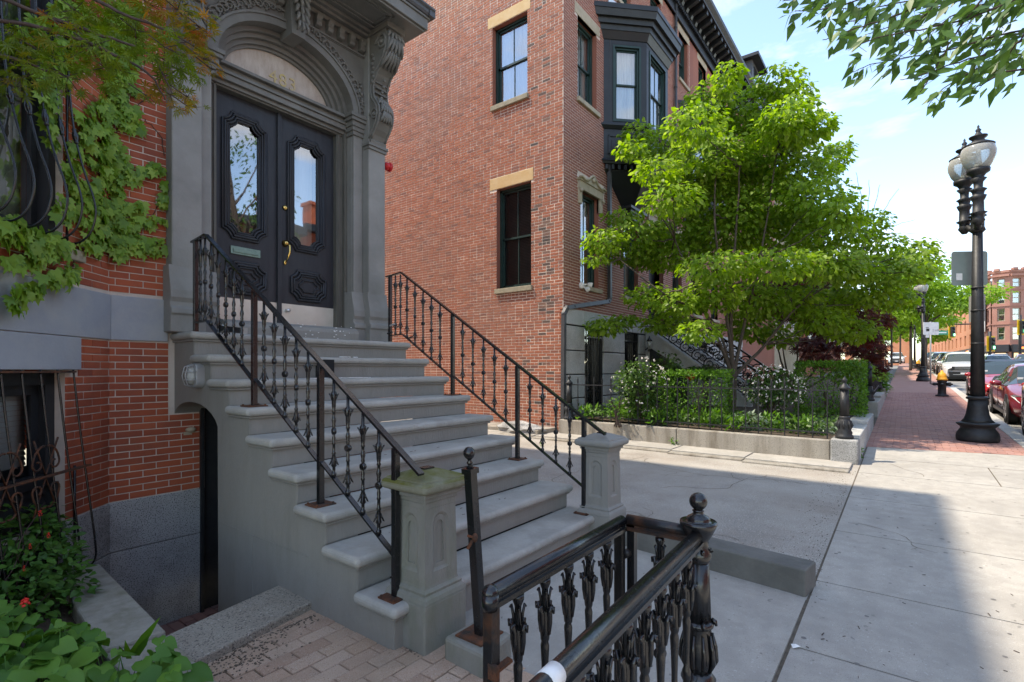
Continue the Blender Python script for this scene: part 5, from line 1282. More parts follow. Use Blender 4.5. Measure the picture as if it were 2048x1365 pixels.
# ---- floodlights on the railings ----
def flood(loc, rot, label, parts=1, m=M['ironmatt']):
    t = thing('floodlight', loc, label, 'floodlight'); l = Vector(loc)
    q = MB(); q.box(-.045, .045, -.03, .03, -.055, .055); o_ = q.build('lamp_head', m, t, bev=.008); o_.rotation_euler = rot
    q = MB(); q.box(-.05, .05, -.034, -.028, -.06, .06); q.box(-.038, .038, -.036, -.033, -.048, .048, 1); o2 = q.build('lens_frame', [M['greymetal'], M['lampglass']], t, bev=.002); o2.rotation_euler = rot
    q = MB(); q.bar(l + Vector((0, .03, 0)), l + Vector((-.02, .10, -.02)), .018); q.build('bracket', m, t)
    return t
flood(onX(788, 664, 4.22), (.5, .2, .9), 'black floodlight clamped to the foot of the far stoop railing, lower one')
flood(onX(793, 648, 4.22), (-.3, .2, .6), 'small grey topped floodlight at the head of the far stoop railing, upper one', m=M['greymetal'])
flood(onX(828, 674, 4.28), (.9, .3, 1.2), 'black floodlight half way out along the bottom rail of the far railing')
q = MB(); a = onX(445, 657, 2.05); b = onX(487, 662, 2.05); q.bar(a, b, .05, .045); q.bar(b, b + (b - a).normalized() * .012, .055, .05, mi=1); q.tube([onX(436, 643, 2.02), onX(452, 660, 2.05)], .012, 8, mi=1)
t_ = q.build('security_light', [M['ironmatt'], M['greymetal']], loc=a); tag(t_, 'black tube shaped sensor light fixed to the near railing by the landing', 'floodlight')

# ---- bits on the ground ----
for i, (px, py, w_, lab) in enumerate(((1085, 1108, .035, 'crumpled scrap of white paper at the foot of the bottom step'), (1158, 1072, .05, 'flat white paper scrap beside the right pedestal base'), (1592, 1296, .03, 'pale green and white wrapper lying on the sidewalk joint'))):
    p = onG(px, py); q = MB(); q.add([(-w_, -.014, .0), (w_ * .6, -.02, .012), (w_, .012, .004), (-w_ * .5, .02, .014), (0, 0, .02)], [(0, 1, 4), (1, 2, 4), (2, 3, 4), (3, 0, 4), (0, 3, 2, 1)])
    o_ = q.build('paper_scrap', M['white']); o_.location = (p.x, p.y, GZ(p.x) + .002); o_.rotation_euler = (0, 0, i * 1.1 + .2); tag(o_, lab, 'litter')
rs = random.Random(5); q = MB()
for i in range(60):
    p = onG(rs.uniform(1000, 2040), rs.uniform(1000, 1360)); s = rs.uniform(.004, .012); a = rs.uniform(0, 3)
    if p.x < 2.4 and p.y > .5: continue
    q.bar((p.x, p.y, GZ(p.x) + .003), (p.x + math.cos(a) * s * 4, p.y + math.sin(a) * s * 2, GZ(p.x) + .004), s * .5, .002)
for k in (2, 5, 6, 7):
    for i in range(5):
        x, y = rs.uniform(2.3, 4.0), SY(k) + rs.uniform(.05, .3); q.bar((x, y, SZt(k) + .002), (x + rs.uniform(-.03, .03), y + rs.uniform(-.02, .02), SZt(k) + .003), .004, .002)
q.build('twig_litter', M['twig'], kind='stuff')
# ================= CORNER HOUSE ACROSS THE ALLEY =================
cor = thing('corner_house', (10, 6.16, .3), 'four storey red brick corner house across the alley with black oriel bay and granite basement', 'house')
FSD = Frame(10.0, 16.0, 0, -1); FF = Frame(10.0, 6.16, 1, 0)
SUW = (7.766, 8.845, 8.18, 10.17); SLW = (7.90, 8.955, 3.60, 6.09)
FW2 = [(.64, 1.585, 8.05, 10.0), (.78, 1.69, 3.63, 5.9), (3.15, 4.13, 3.63, 5.95), (.66, 1.58, 11.6, 13.2), (2.75, 3.62, 11.6, 13.2), (5.0, 5.85, 11.6, 13.2), (7.5, 8.4, 11.6, 13.2), (9.6, 10.5, 11.6, 13.2), (11.7, 12.6, 11.6, 13.2), (13.8, 14.7, 11.6, 13.2),
       (6.9, 7.8, 3.63, 5.9), (9.0, 9.9, 3.63, 5.9), (11.2, 12.1, 3.63, 5.9), (4.9, 6.1, 3.0, 6.1), (13.4, 14.4, 3.63, 5.9), (12.6, 13.5, 8.05, 10.0)]
GW2 = [(.93, 1.90, .75, 2.64), (3.15, 4.10, .75, 2.64), (7.2, 8.2, .9, 2.64), (9.6, 10.6, .9, 2.64)]
w = MB(); sheet(FSD, 0, 9.84, 0, 14.4, [SUW, SLW], depth=.14, mb=w, mr=1); w.build('side_mortar_wall', [M['mortar2'], M['brick3']], cor)
w = MB(); sheet(FF, 0, 16.0, 3.0, 14.4, FW2, depth=.14, mb=w, mr=1); w.build('front_mortar_wall', [M['mortar3'], M['brick3']], cor)
ls = bricklist(3.2, 9.84, .10, 13.3, [SUW, SLW, (SUW[0] - .15, SUW[1] + .09, 10.18, 10.46), (SLW[0] - .22, SLW[1] + .065, 6.09, 6.385)], .225, .070, .0155, hdr=8)
ls = [b for b in ls if (b[2] - 1.6) < .74 * (FSD.p(b[0], 0, 0).x * FW[0] + FSD.p(b[0], 0, 0).y * FW[1]) + .3]
soot = [b for b in ls if (9.12 < b[0] < 9.45 and random.random() < (.55 if 2.9 < b[2] < 5.2 else .16)) or (8.7 < b[0] < 9.12 and random.random() < .05)]; ss_ = set(soot)
bricks(FSD, [b for b in ls if b not in ss_], .006, M['brick2'], cor, 300, near(FSD), jit=.003); bricks(FSD, soot, .005, M['sooty'], cor, 0, near(FSD), name='sooty_brick')
lf = bricklist(0.01, 8.6, 3.02, 14.3, [q for q in FW2] + [(.5, 1.75, 10.0, 10.27), (.64, 2.0, 5.9, 6.3), (3.0, 4.3, 5.95, 6.35)], .207, .066, .0115)
bricks(FF, lf, .004, M['brick3'], cor, 0, near(FF), jit=.0005)
w = MB(); w.fbox(FF, 8.62, 16, -.04, .002, 3.0, 3.6); sheet(FF, 8.62, 16.0, 3.02, 14.3, FW2, o=.003, depth=.1, mb=w); w.build('front_brick_face', M['brick3'], cor)
MB().box(10.2, 26, 6.4, 16, 14.0, 14.3).box(25.9, 26, 6.2, 16, 0, 14).box(10, 26, 15.9, 16, 0, 14.2).build('rear_walls', M['brick2'], cor)
# lintels, sills, windows
def stone(F, u0, u1, z0, z1, o, m, nm, back=.1, bev=.01): 
    q = MB(); q.fbox(F, u0, u1, -back, o, z0, z1); return q.build(nm, m, cor, loc=F.p((u0 + u1) / 2, 0, z0), bev=bev)
stone(FSD, SUW[0] - .148, SUW[1] + .088, 10.175, 10.455, .012, M['ochre'], 'lintel'); stone(FSD, SLW[0] - .216, SLW[1] + .062, 6.094, 6.38, .012, M['ochre'], 'lintel')
stone(FSD, SUW[0] - .02, SUW[1] + .04, 8.06, 8.18, .07, M['sillstone'], 'sill'); stone(FSD, SLW[0] - .03, SLW[1] + .045, 3.48, 3.60, .07, M['sillstone'], 'sill')
window(FSD, SUW[0], SUW[1], SUW[2], SUW[3], .13, cor, cover='curtain', glass=M['glassrefl'], fw=.06, muntin=True)
window(FSD, SLW[0], SLW[1], SLW[2], SLW[3], .13, cor, cover='darkblind', glass=M['glass'], fw=.06, muntin=True)
for i, (a, b, c, d) in enumerate(FW2):
    if c == 3.0: continue
    window(FF, a, b, c, d, .12, cor, cover='curtain' if i != 1 else 'blind', glass=M['glassrefl'], fw=.06, muntin=(i < 6), interior=i < 6)
    stone(FF, a - .05, b + .1, c - .11, c, .07, M['limestone'], 'sill')
    if c > 7: stone(FF, a - .13, b + .15, d, d + .26, .014, M['limestone'], 'lintel')
# carved window hoods on the parlour floor
def hood(u0, u1, z):
    q = MB(); q.fbox(FF, u0 - .13, u0, -.05, .05, z - .35, z + .02); q.fbox(FF, u1, u1 + .13, -.05, .05, z - .35, z + .02); q.fbox(FF, u0 - .14, u1 + .14, -.05, .06, z, z + .20)
    n = 18; top = []
    for i in range(n + 1):
        t = i / n; u = u0 - .20 + (u1 - u0 + .40) * t; s_ = abs(t - .5) * 2
        top.append((u, z + .22 + .20 * (math.exp(-(s_ / .33) ** 2)) + .05 * (math.exp(-((s_ - .85) / .14) ** 2))))
    q.prism([(u0 - .18, z + .19)] + top + [(u1 + .18, z + .19)], lambda a, b, d: FF.p(a, d, b), -.02, .09)
    q.tube([FF.p(a, .11, b) for a, b in top], .030, 6)
    q.lathe([(.0, 0), (.06, .01), (.06, .05), (.03, .06)], FF.p((u0 + u1) / 2, .09, z + .32), 12, axis=Matrix.Rotation(PI / 2, 3, 'X'))
    for sx in (u0 - .10, u1 + .10): q.lathe([(.0, 0), (.045, .01), (.045, .05), (.02, .06)], FF.p(sx, .06, z - .05), 10, axis=Matrix.Rotation(PI / 2, 3, 'X'))
    q.build('window_hood', M['limestone'], cor)
for i in (1, 2, 10, 11, 12, 14): hood(FW2[i][0], FW2[i][1], FW2[i][3])
hood(4.9, 6.1, 6.1)
q = MB(); q.fbox(FF, 4.9, 6.1, -.35, -.30, 3.0, 6.1); o_ = q.build('front_door', M['blackwood'], cor)
for a in (4.98, 5.55):
    for (z0, z1) in ((3.2, 3.9), (4.05, 5.3)): MB().fbox(FF, a, a + .47, -.31, -.285, z0, z1).build('door_panel', M['blackwood'], o_, bev=.02)
# granite basement
w = MB(); sheet(FF, 0, 16, 0.0, 3.0, GW2, o=-.002, depth=.25, mb=w); w.build('basement_wall', M['dark'], cor)
zs = [.0, .40, .94, 1.49, 2.05, 2.63]
cuts = [0.0, .93, 1.90, 3.15, 4.10, 5.6, 7.2, 8.2, 9.6, 10.6, 12.5, 14.5, 16]
for i in range(len(zs) - 1):
    for j in range(0, len(cuts) - 1):
        a, b = cuts[j], cuts[j + 1]
        if any(abs(a - g_[0]) < .01 for g_ in GW2) and zs[i] >= .4 and not (zs[i] < .7 and zs[i + 1] < .8): 
            continue
        q = MB(); q.fbox(FF, a + .008, b - .008, -.1, .04, zs[i] + .012, zs[i + 1] - .012); q.build('granite_block', M['granite'], cor, loc=FF.p((a + b) / 2, 0, zs[i]), bev=.012)
for a, b in ((0, .86), (.875, 3.6), (3.615, 6), (6.01, 9), (9.01, 16)):
    q = MB(); q.fbox(FF, a, b, -.1, .06, 2.65, 3.0); q.build('granite_band', M['granite'], cor, loc=FF.p((a + b) / 2, 0, 2.8), bev=.008)
for (a, b, c, d) in GW2:
    q = MB(); q.fbox(FF, a, b, -.22, -.20, c, d); o_ = q.build('basement_window', M['glassrefl'], cor)
    q = MB(); n = 8
    for i in range(n): u = a + .05 + (b - a - .1) * i / (n - 1); q.fbox(FF, u - .008, u + .008, -.02, -.004, c - .0, d)
    for z in (c + .3, d - .25): q.fbox(FF, a, b, -.012, .004, z, z + .03)
    q.fbox(FF, a, a + .07, -.2, -.1, c, d); q.fbox(FF, b - .07, b, -.2, -.1, c, d)
    q.build('window_bars', M['iron'], o_)
# oriel bays
def oriel(Xa, front, c=.82, z0=6.9, house_=None, parts=True, m=M['blackwood'], gl=M['glassrefl']):
    Y = 6.16; A = (Xa, Y); B = (Xa + c, Y - c); C_ = (Xa + c + front, Y - c); D_ = (Xa + 2 * c + front, Y)
    def poly(e): return [(A[0] - e * 1.414, Y), (B[0] - e * .414, B[1] - e), (C_[0] + e * .414, C_[1] - e), (D_[0] + e * 1.414, Y)]
    def layer(mb, e0, za, e1, zb):
        a, b = poly(e0), poly(e1); V = [(x, y, za) for x, y in a] + [(x, y, zb) for x, y in b]
        mb.add(V, [(0, 1, 2, 3), (7, 6, 5, 4)] + [(i, i + 4, i + 5, i + 1) for i in range(3)])
    F1 = Frame(A[0], A[1], c, -c); F2 = Frame(B[0], B[1], 1, 0); F3 = Frame(C_[0], C_[1], c, c); l1 = c * 1.4142
    w1 = (.30, .95, 8.05, 9.92); w2 = [(.22, front - .22, 8.05, 9.92)]; w3 = (l1 - .95, l1 - .30, 8.05, 9.92)
    t = MB(); sheet(F1, 0, l1, 7.96, 10.0, [w1], depth=.1, mb=t); sheet(F2, 0, front, 7.96, 10.0, w2, depth=.1, mb=t); sheet(F3, 0, l1, 7.96, 10.0, [w3], depth=.1, mb=t)
    layer(t, 0, z0 + .12, 0, 7.80); layer(t, 0, 9.99, 0, 10.45)
    root_ = t.build('oriel_bay', m, house_, loc=(Xa + 1.7, 5.8, 6.9))
    t = MB()
    layer(t, .03, 7.80, .08, 7.86); layer(t, .10, 7.86, .10, 7.90); layer(t, .06, 7.90, .03, 7.965)
    layer(t, .04, z0 + .0, .06, z0 + .06); layer(t, .09, z0 + .06, .02, z0 + .14)
    layer(t, -.05, z0 - .18, -.02, z0 - .14)
    t.build('bay_mouldings', m, root_)
    t = MB(); layer(t, .02, 10.1, .05, 10.16); layer(t, .04, 10.16, .10, 10.28); layer(t, .12, 10.28, .14, 10.40); layer(t, .20, 10.40, .22, 10.52); layer(t, .30, 10.52, .34, 10.68); layer(t, .36, 10.68, .36, 10.80); layer(t, .33, 10.80, -.2, 10.98)
    t.build('bay_cornice', m, root_)
    # tapered pendant below
    t = MB(); a = poly(-.03); cx = (A[0] + D_[0]) / 2
    bq = [(cx - .55, Y), (cx - .3, Y - .28), (cx + .3, Y - .28), (cx + .55, Y)]
    V = [(x, y, z0 - .16) for x, y in a] + [(x, y, z0 - .85) for x, y in bq]; t.add(V, [(i, i + 1, i + 5, i + 4) for i in range(3)] + [(4, 5, 6, 7)])
    for k in range(4): e = .05 * k; t.box(cx - .55 + e * 2, cx + .55 - e * 2, Y - .30 + e, Y, z0 - .92 - .07 * k, z0 - .85 - .07 * k)
    t.build('pendant', m, root_)
    for F_, L_, n_ in ((F1, l1, 7), (F2, front, 11), (F3, l1, 7)):
        t = MB()
        for i in range(n_):
            u = .08 + (L_ - .16) * i / (n_ - 1); t.fbox(F_, u - .035, u + .035, -.06, .03, z0 - .14, z0 - .02)
        t.build('dentils', m, root_, kind='stuff')
        # panels
        k_ = 1 if L_ < 1.3 else 2
        for j in range(k_):
            a = .12 + j * (L_ - .1) / k_; b = a + (L_ - .24 - (k_ - 1) * .14) / k_
            t = MB()
            for q_ in ((a, b, 7.60, 7.64), (a, b, z0 + .25, z0 + .29), (a, a + .04, z0 + .25, 7.64), (b - .04, b, z0 + .25, 7.64)): t.fbox(F_, q_[0], q_[1], -.01, .025, q_[2], q_[3])
            t.fbox(F_, a + .10, b - .10, -.01, .015, z0 + .38, 7.52); t.build('bay_panel', m, root_, bev=.005)
    for F_, w_ in ((F1, w1), (F2, w2[0]), (F3, w3)):
        window(F_, w_[0], w_[1], w_[2], w_[3], .03, root_ if False else house_, cover='curtain', glass=gl, fw=.045, muntin=F_ is F2)
        t = MB()
        for q_ in ((w_[0] - .05, w_[0], w_[2] - .05, w_[3] + .05), (w_[1], w_[1] + .05, w_[2] - .05, w_[3] + .05), (w_[0], w_[1], w_[3], w_[3] + .05), (w_[0], w_[1], w_[2] - .05, w_[2])): t.fbox(F_, q_[0], q_[1], -.01, .02, q_[2], q_[3])
        t.build('window_trim', M['greenframe'], root_)
oriel(11.963, 1.5, house_=cor); oriel(17.9, 1.5, house_=cor)
# metal flashing on top of the bay
q = MB(); q.add([(12.2, 6.15, 10.98), (13.0, 6.15, 10.98), (13.0, 6.13, 11.5), (12.2, 6.13, 11.3)], [(0, 1, 2, 3)]); q.build('flashing', M['silver'], cor)
# cornice of the corner house
def cornice(parent, x0, x1, z=13.45, Y=6.16, m=M['blackwood']):
    q = MB(); q.box(x0, x1, Y - .06, Y + .2, z, z + .42); q.box(x0, x1, Y - .10, Y + .2, z + .0, z + .05); q.box(x0, x1, Y - .12, Y + .2, z + .42, z + .52); q.box(x0 - .1, x1, Y - .62, Y + .2, z + .92, z + 1.0)
    q.prism([(Y - .60, z + 1.0), (Y - .72, z + 1.12), (Y - .74, z + 1.22), (Y + .2, z + 1.26), (Y + .2, z + 1.0)], lambda a, b, d: (d, a, b), x0 - .15, x1); q.box(x0, x1, Y - .1, Y + .2, z + .52, z + .92)
    q.build('cornice', m, parent)
    x = x0 + .12
    while x < x1 - .1:
        t = MB(); t.prism([(Y - .10, z + .55), (Y - .14, z + .56), (Y - .20, z + .66), (Y - .42, z + .74), (Y - .56, z + .80), (Y - .58, z + .92), (Y - .10, z + .92)], lambda a, b, d: (d, a, b), x, x + .16); t.build('modillion', m, parent); x += .46
    t = MB(); x = x0 + .04
    while x < x1: t.box(x, x + .07, Y - .17, Y - .1, z + .34, z + .42); x += .13
    t.build('dentils', m, parent, kind='stuff')
cornice(cor, 9.9, 26)
# ---- drainpipes ----
def flatpipe(pts, w, d, nm, label, m=M['drain']):
    q = MB()
    for a, b in zip(pts, pts[1:]): q.bar(a, b, w, d, up=(0, -1, .2))
    for p_ in pts[1:-1]: q.ell(p_, (w * .62, w * .62, w * .62), 10, 8)
    o_ = q.build(nm, m, loc=pts[-1]); return tag(o_, label, 'drainpipe')
flatpipe([(12.12, 6.06, 10.42), (12.12, 6.08, 9.9), (12.18, 6.09, 3.45), (12.10, 6.09, 3.36), (10.35, 6.09, 3.06), (10.02, 6.08, 3.0), (9.93, 6.10, 2.86), (9.93, 6.12, .42), (9.90, 6.02, .30)], .095, .085, 'drainpipe', 'dark square downpipe dropping past the black oriel and round the corner of the brick house')
q = MB(); q.tube([(17.0, 6.08, 14), (17.0, 6.08, 3)], .05, 8); 
for z in (13, 11, 9, 7): q.tube([(17.0, 6.08, z), (17.0, 6.08, z + .06)], .062, 8)
tag(q.build('drainpipe', M['drain'], loc=(17.0, 6.08, 3)), 'thin brown round downpipe high on the facade between the two oriel bays', 'drainpipe')
# white twin security light
t = thing('security_light', (10.72, 6.12, 3.58), 'white twin headed security light on the corner house above the drainpipe', 'floodlight')
q = MB(); q.ell((10.72, 6.10, 3.60), (.07, .06, .08), 12, 8); q.build('sensor_body', M['white'], t)
for (dx, dz, a) in ((.16, .05, .5), (.10, -.12, -.8)):
    q = MB(); q.bar((10.72, 6.08, 3.60), (10.72 + dx * .7, 6.02, 3.60 + dz * .7), .03); q.lathe([(.03, 0), (.05, .04), (.06, .10), (.062, .12)], (10.72 + dx * .7, 6.0, 3.6 + dz * .7), 12, axis=Matrix.Rotation(1.9, 3, 'X') @ Matrix.Rotation(a, 3, 'Y'))
    q.build('lamp_head', M['white'], t)
# wall lantern by the basement door
p = onX(1299, 690, 14.3); t = thing('wall_lantern', p, 'small black wall lantern beside the door under the second stoop', 'lantern')
q = MB(); q.lathe([(.02, -.2), (.05, -.16), (.03, -.12)], p, 8); q.lathe([(.10, .10), (.05, .17), (.02, .2), (.012, .25)], p, 8); q.bar(p + Vector((0, 0, -.05)), p + Vector((0, .12, -.15)), .03); q.build('lantern_frame', M['iron'], t)
q = MB(); q.lathe([(.05, -.12), (.085, .10)], p, 8); q.build('lantern_glass', M['lampglass'], t)

# ---- second stoop ----
st2 = thing('granite_stoop', (15.4, 4.5, .5), 'pale granite stoop of the corner house with scrolled black iron sides', 'stoop')
def s2z(y): return .80 + (y - 3.35) * .735
for X in (14.5, 16.5):
    q = MB(); q.prism([(6.1, .0), (3.2, .0), (3.2, .75), (3.35, .80), (5.95, s2z(5.95)), (6.1, s2z(5.95))], lambda a, b, d: (d, a, b), X, X + .22); q.build('cheek_wall', M['granite'], st2, bev=.01)
    q = MB(); q.bar((X + .11, 3.2, s2z(3.2) + .03), (X + .11, 6.05, s2z(6.05) + .03), .30, .07); q.build('cheek_cap', M['granite'], st2)
for k in range(11):
    q = MB(); y = 3.4 + k * .24; z = .62 + (k + 1) * .19; q.box(14.72, 16.5, y, y + .3 if k < 10 else 6.1, .2, z - .04); q.box(14.72, 16.5, y - .03, y + .3 if k < 10 else 6.1, z - .04, z); q.build('step', M['granite'], st2)
q = MB(); q.prism([(5.95, .6), (4.85, .6), (4.85, 1.5), (5.02, 1.66), (5.95, 2.25)], lambda a, b, d: (d, a, b), 14.47, 14.51); q.build('understair_door', M['ironmatt'], st2)
q = MB(); q.prism([(5.8, .7), (5.0, .7), (5.0, 1.5), (5.8, 2.05)], lambda a, b, d: (d, a, b), 14.455, 14.472); q.build('door_panel', M['blackwood'], st2, bev=.006)
q = MB(); q.box(14.44, 14.5, 4.55, 4.72, 1.35, 1.6); q.build('intercom', M['ironmatt'], st2)
for X, lab in ((14.61, 'near scrolled black iron balustrade climbing the granite stoop behind the dogwood'), (16.61, 'far scrolled black iron balustrade climbing the granite stoop behind the dogwood')):
    t = thing('scroll_balustrade', (X, 3.3, .8), lab, 'railing'); rs = random.Random(int(X))
    q = MB(); q.bar((X, 3.0, s2z(3.0) + .95), (X, 6.0, s2z(6.0) + .95), .06, .05); q.build('handrail', M['iron'], t)
    q = MB(); q.bar((X, 3.0, s2z(3.0) + .12), (X, 6.0, s2z(6.0) + .12), .04, .03); q.build('bottom_rail', M['iron'], t)
    for i in range(9):
        y = 3.15 + i * .33; z = s2z(y)
        q = MB()
        for (dy, dz, r, sx, ph) in ((0, .72, .17, 1, 0), (.16, .38, .17, -1, 1), (.0, .30, .10, 1, 2), (.2, .78, .09, -1, 0)):
            pts = []; rad = []
            for k in range(24):
                tt = k / 23; a = ph + tt * 1.7 * 2 * PI; rr = r * (1 - .8 * tt); pts.append((X + .01 * math.sin(a), y + dy + sx * rr * math.cos(a), z + dz + rr * math.sin(a))); rad.append(.022 * (1 - .5 * tt) if r > .1 else .014)
            q.tube(pts, rad, 5)
        for k in range(4): a = rs.uniform(0, 6); q.ell((X, y + .1 + .12 * math.cos(a), z + .5 + .2 * math.sin(a)), (.02, .05, .03), 6, 4, rot=Matrix.Rotation(a, 3, 'X'))
        q.build('scroll', M['iron'], t)
    q = MB(); q.lathe([(.10, 0), (.11, .05), (.07, .1), (.06, .2), (.05, .8), (.08, .85), (.08, .9), (.04, .95), (.06, 1.0), (.06, 1.05), (.0, 1.12)], (X, 2.85, .55), 14); q.build('newel_post', M['iron'], t)
    pts = [(X, 2.85 + .2 * (1 - math.cos(a)), 1.0 + .55 * math.sin(a)) for a in [PI * i / 14 for i in range(15)]]
    q = MB(); q.tube(pts, .03, 6); q.build('end_scroll', M['iron'], t)

# ---- garden wall, fence ----
gw = thing('granite_garden_wall', (9.5, .7, .15), 'low stained granite wall around the garden of the corner house', 'wall')
def gwx(y): return 9.36 + (y - .6) * .0655
for (a, b) in ((.93, 3.4), (3.41, 6.10)):
    q = MB(); q.prism([(gwx(a), a), (gwx(a) + .32, a), (gwx(b) + .32, b), (gwx(b), b)], lambda u, v, d: (u, v, d), .0, .50); q.build('wall_stone', M['granitewarm'], gw, bev=.015)
q = MB(); q.box(9.33, 9.72, .56, .92, 0, .53); q.build('corner_block', M['granitebase'], gw, bev=.02)
for (a, b) in ((9.73, 11.8), (11.81, 14.1), (16.5, 19), (19.01, 22), (23, 26), (26.01, 29)):
    q = MB(); z = GZ(a); q.box(a, b, .56, .88, z - .2, z + .385); q.build('wall_stone', M['granite'] if a < 12 else M['concrete'], gw, bev=.015)
fn = thing('garden_fence', (9.6, 3, .5), 'thin black spiked iron fence on the low granite wall beside the alley', 'fence')
def picket(mb, x, y, z0, z1, r=.011):
    mb.tube([(x, y, z0), (x, y, z1 - .10)], r, 5, caps=False); mb.lathe([(r, z1 - .10), (.017, z1 - .085), (.012, z1 - .065), (.018, z1 - .05), (.008, z1 - .01), (.001, z1 + .03)], (x, y, 0), 6)
y = .98
while y < 5.85:
    q = MB(); x = gwx(y) + .16; picket(q, x, y, .49, 1.42); q.build('picket', M['ironmatt'], fn, loc=(x, y, .49)); y += .205
q = MB(); q.bar((gwx(.9) + .16, .9, 1.27), (gwx(5.9) + .16, 5.9, 1.27), .03, .022); q.build('top_rail', M['ironmatt'], fn)
q = MB(); q.bar((gwx(.9) + .16, .9, .60), (gwx(5.9) + .16, 5.9, .60), .03, .022); q.build('bottom_rail', M['ironmatt'], fn)
POSTMESH = []
def ironpost(x, y, z, h, label, sc=1.0):
    prof = [(.085, 0), (.085, .05), (.07, .07), (.075, .10), (.062, .14), (.066, .2), (.07, .26), (.055, .31), (.050, .33), (.058, .35), (.045, .37)]
    q = MB(); q.lathe([(a, b) for a, b in prof], (0, 0, 0), 16); q.lathe([(.047, .37), (.042, .80)], (0, 0, 0), 20, flute=1, fa=.15); q.lathe([(.042, .80), (.055, .81), (.055, .83), (.035, .87), (.018, .90), (.014, .92), (.026, .94), (.024, .97), (.008, 1.0), (.0, 1.01)], (0, 0, 0), 14)
    for j in range(8): a = 2 * PI * j / 8; q.tube([(.056 * math.cos(a), .056 * math.sin(a), .15), (.074 * math.cos(a), .074 * math.sin(a), .22), (.058 * math.cos(a), .058 * math.sin(a), .3)], [.006, .012, .005], 5)
    o_ = q.build('fence_post', M['ironmatt']); o_.location = (x, y, z); o_.scale = (sc * 1.45, sc * 1.45, h); return tag(o_, label, 'post', 'fluted iron fence posts')
ironpost(9.53, .75, .53, .95, 'fluted black iron post on the front corner block of the garden wall')
ironpost(9.86, 5.92, .50, .98, 'fluted black iron post at the alley end of the fence against the house')
ironpost(13.95, .76, .69, .98, 'fluted black iron post at the end of the first garden wall on the brick sidewalk')
ironpost(16.75, .76, .77, 1.05, 'fluted black iron post across the garden gate gap on the brick sidewalk')
ironpost(22.9, .76, .93, 1.0, 'farthest fluted black iron post beside the brick sidewalk under the red maple')
f2 = thing('sidewalk_fence', (19, .76, .8), 'distant black iron fence with ball tops along the brick sidewalk', 'fence')
for x0, x1 in ((16.9, 22.8), (23, 29)):
    q = MB(); q.bar((x0, .76, GZ(x0) + 1.2), (x1, .76, GZ(x1) + 1.2), .03); q.bar((x0, .76, GZ(x0) + .5), (x1, .76, GZ(x1) + .5), .03); q.build('fence_rail', M['ironmatt'], f2)
    if x0 > 12:
        x = x0
        while x < x1: q = MB(); picket(q, x, .76, GZ(x) + .38, GZ(x) + 1.32); q.build('picket', M['ironmatt'], f2); x += .2

# rubble stone at the alley corner
q = MB(); rs = random.Random(9)
bm = bmesh.new(); bmesh.ops.create_icosphere(bm, subdivisions=3, radius=1)
for v in bm.verts: v.co *= 1 + .18 * math.sin(v.co.x * 5 + v.co.z * 7) * math.cos(v.co.y * 6) + rs.uniform(-.05, .05)
me = bpy.data.meshes.new('boulder'); bm.to_mesh(me); bm.free(); me.materials.append(M['granitebase'])
o_ = bpy.data.objects.new('boulder', me); COL.objects.link(o_); o_.location = (9.35, 6.9, .26); o_.scale = (.28, .62, .17); tag(o_, 'rough grey stone lying at the foot of the corner house wall in the alley', 'rock')
q = MB(); q.box(9.2, 9.98, 6.3, 12, .0, .29); tag(q.build('alley_ledge', M['granitewarm'], bev=.01), 'pale concrete ledge along the foot of the corner house', 'ledge')

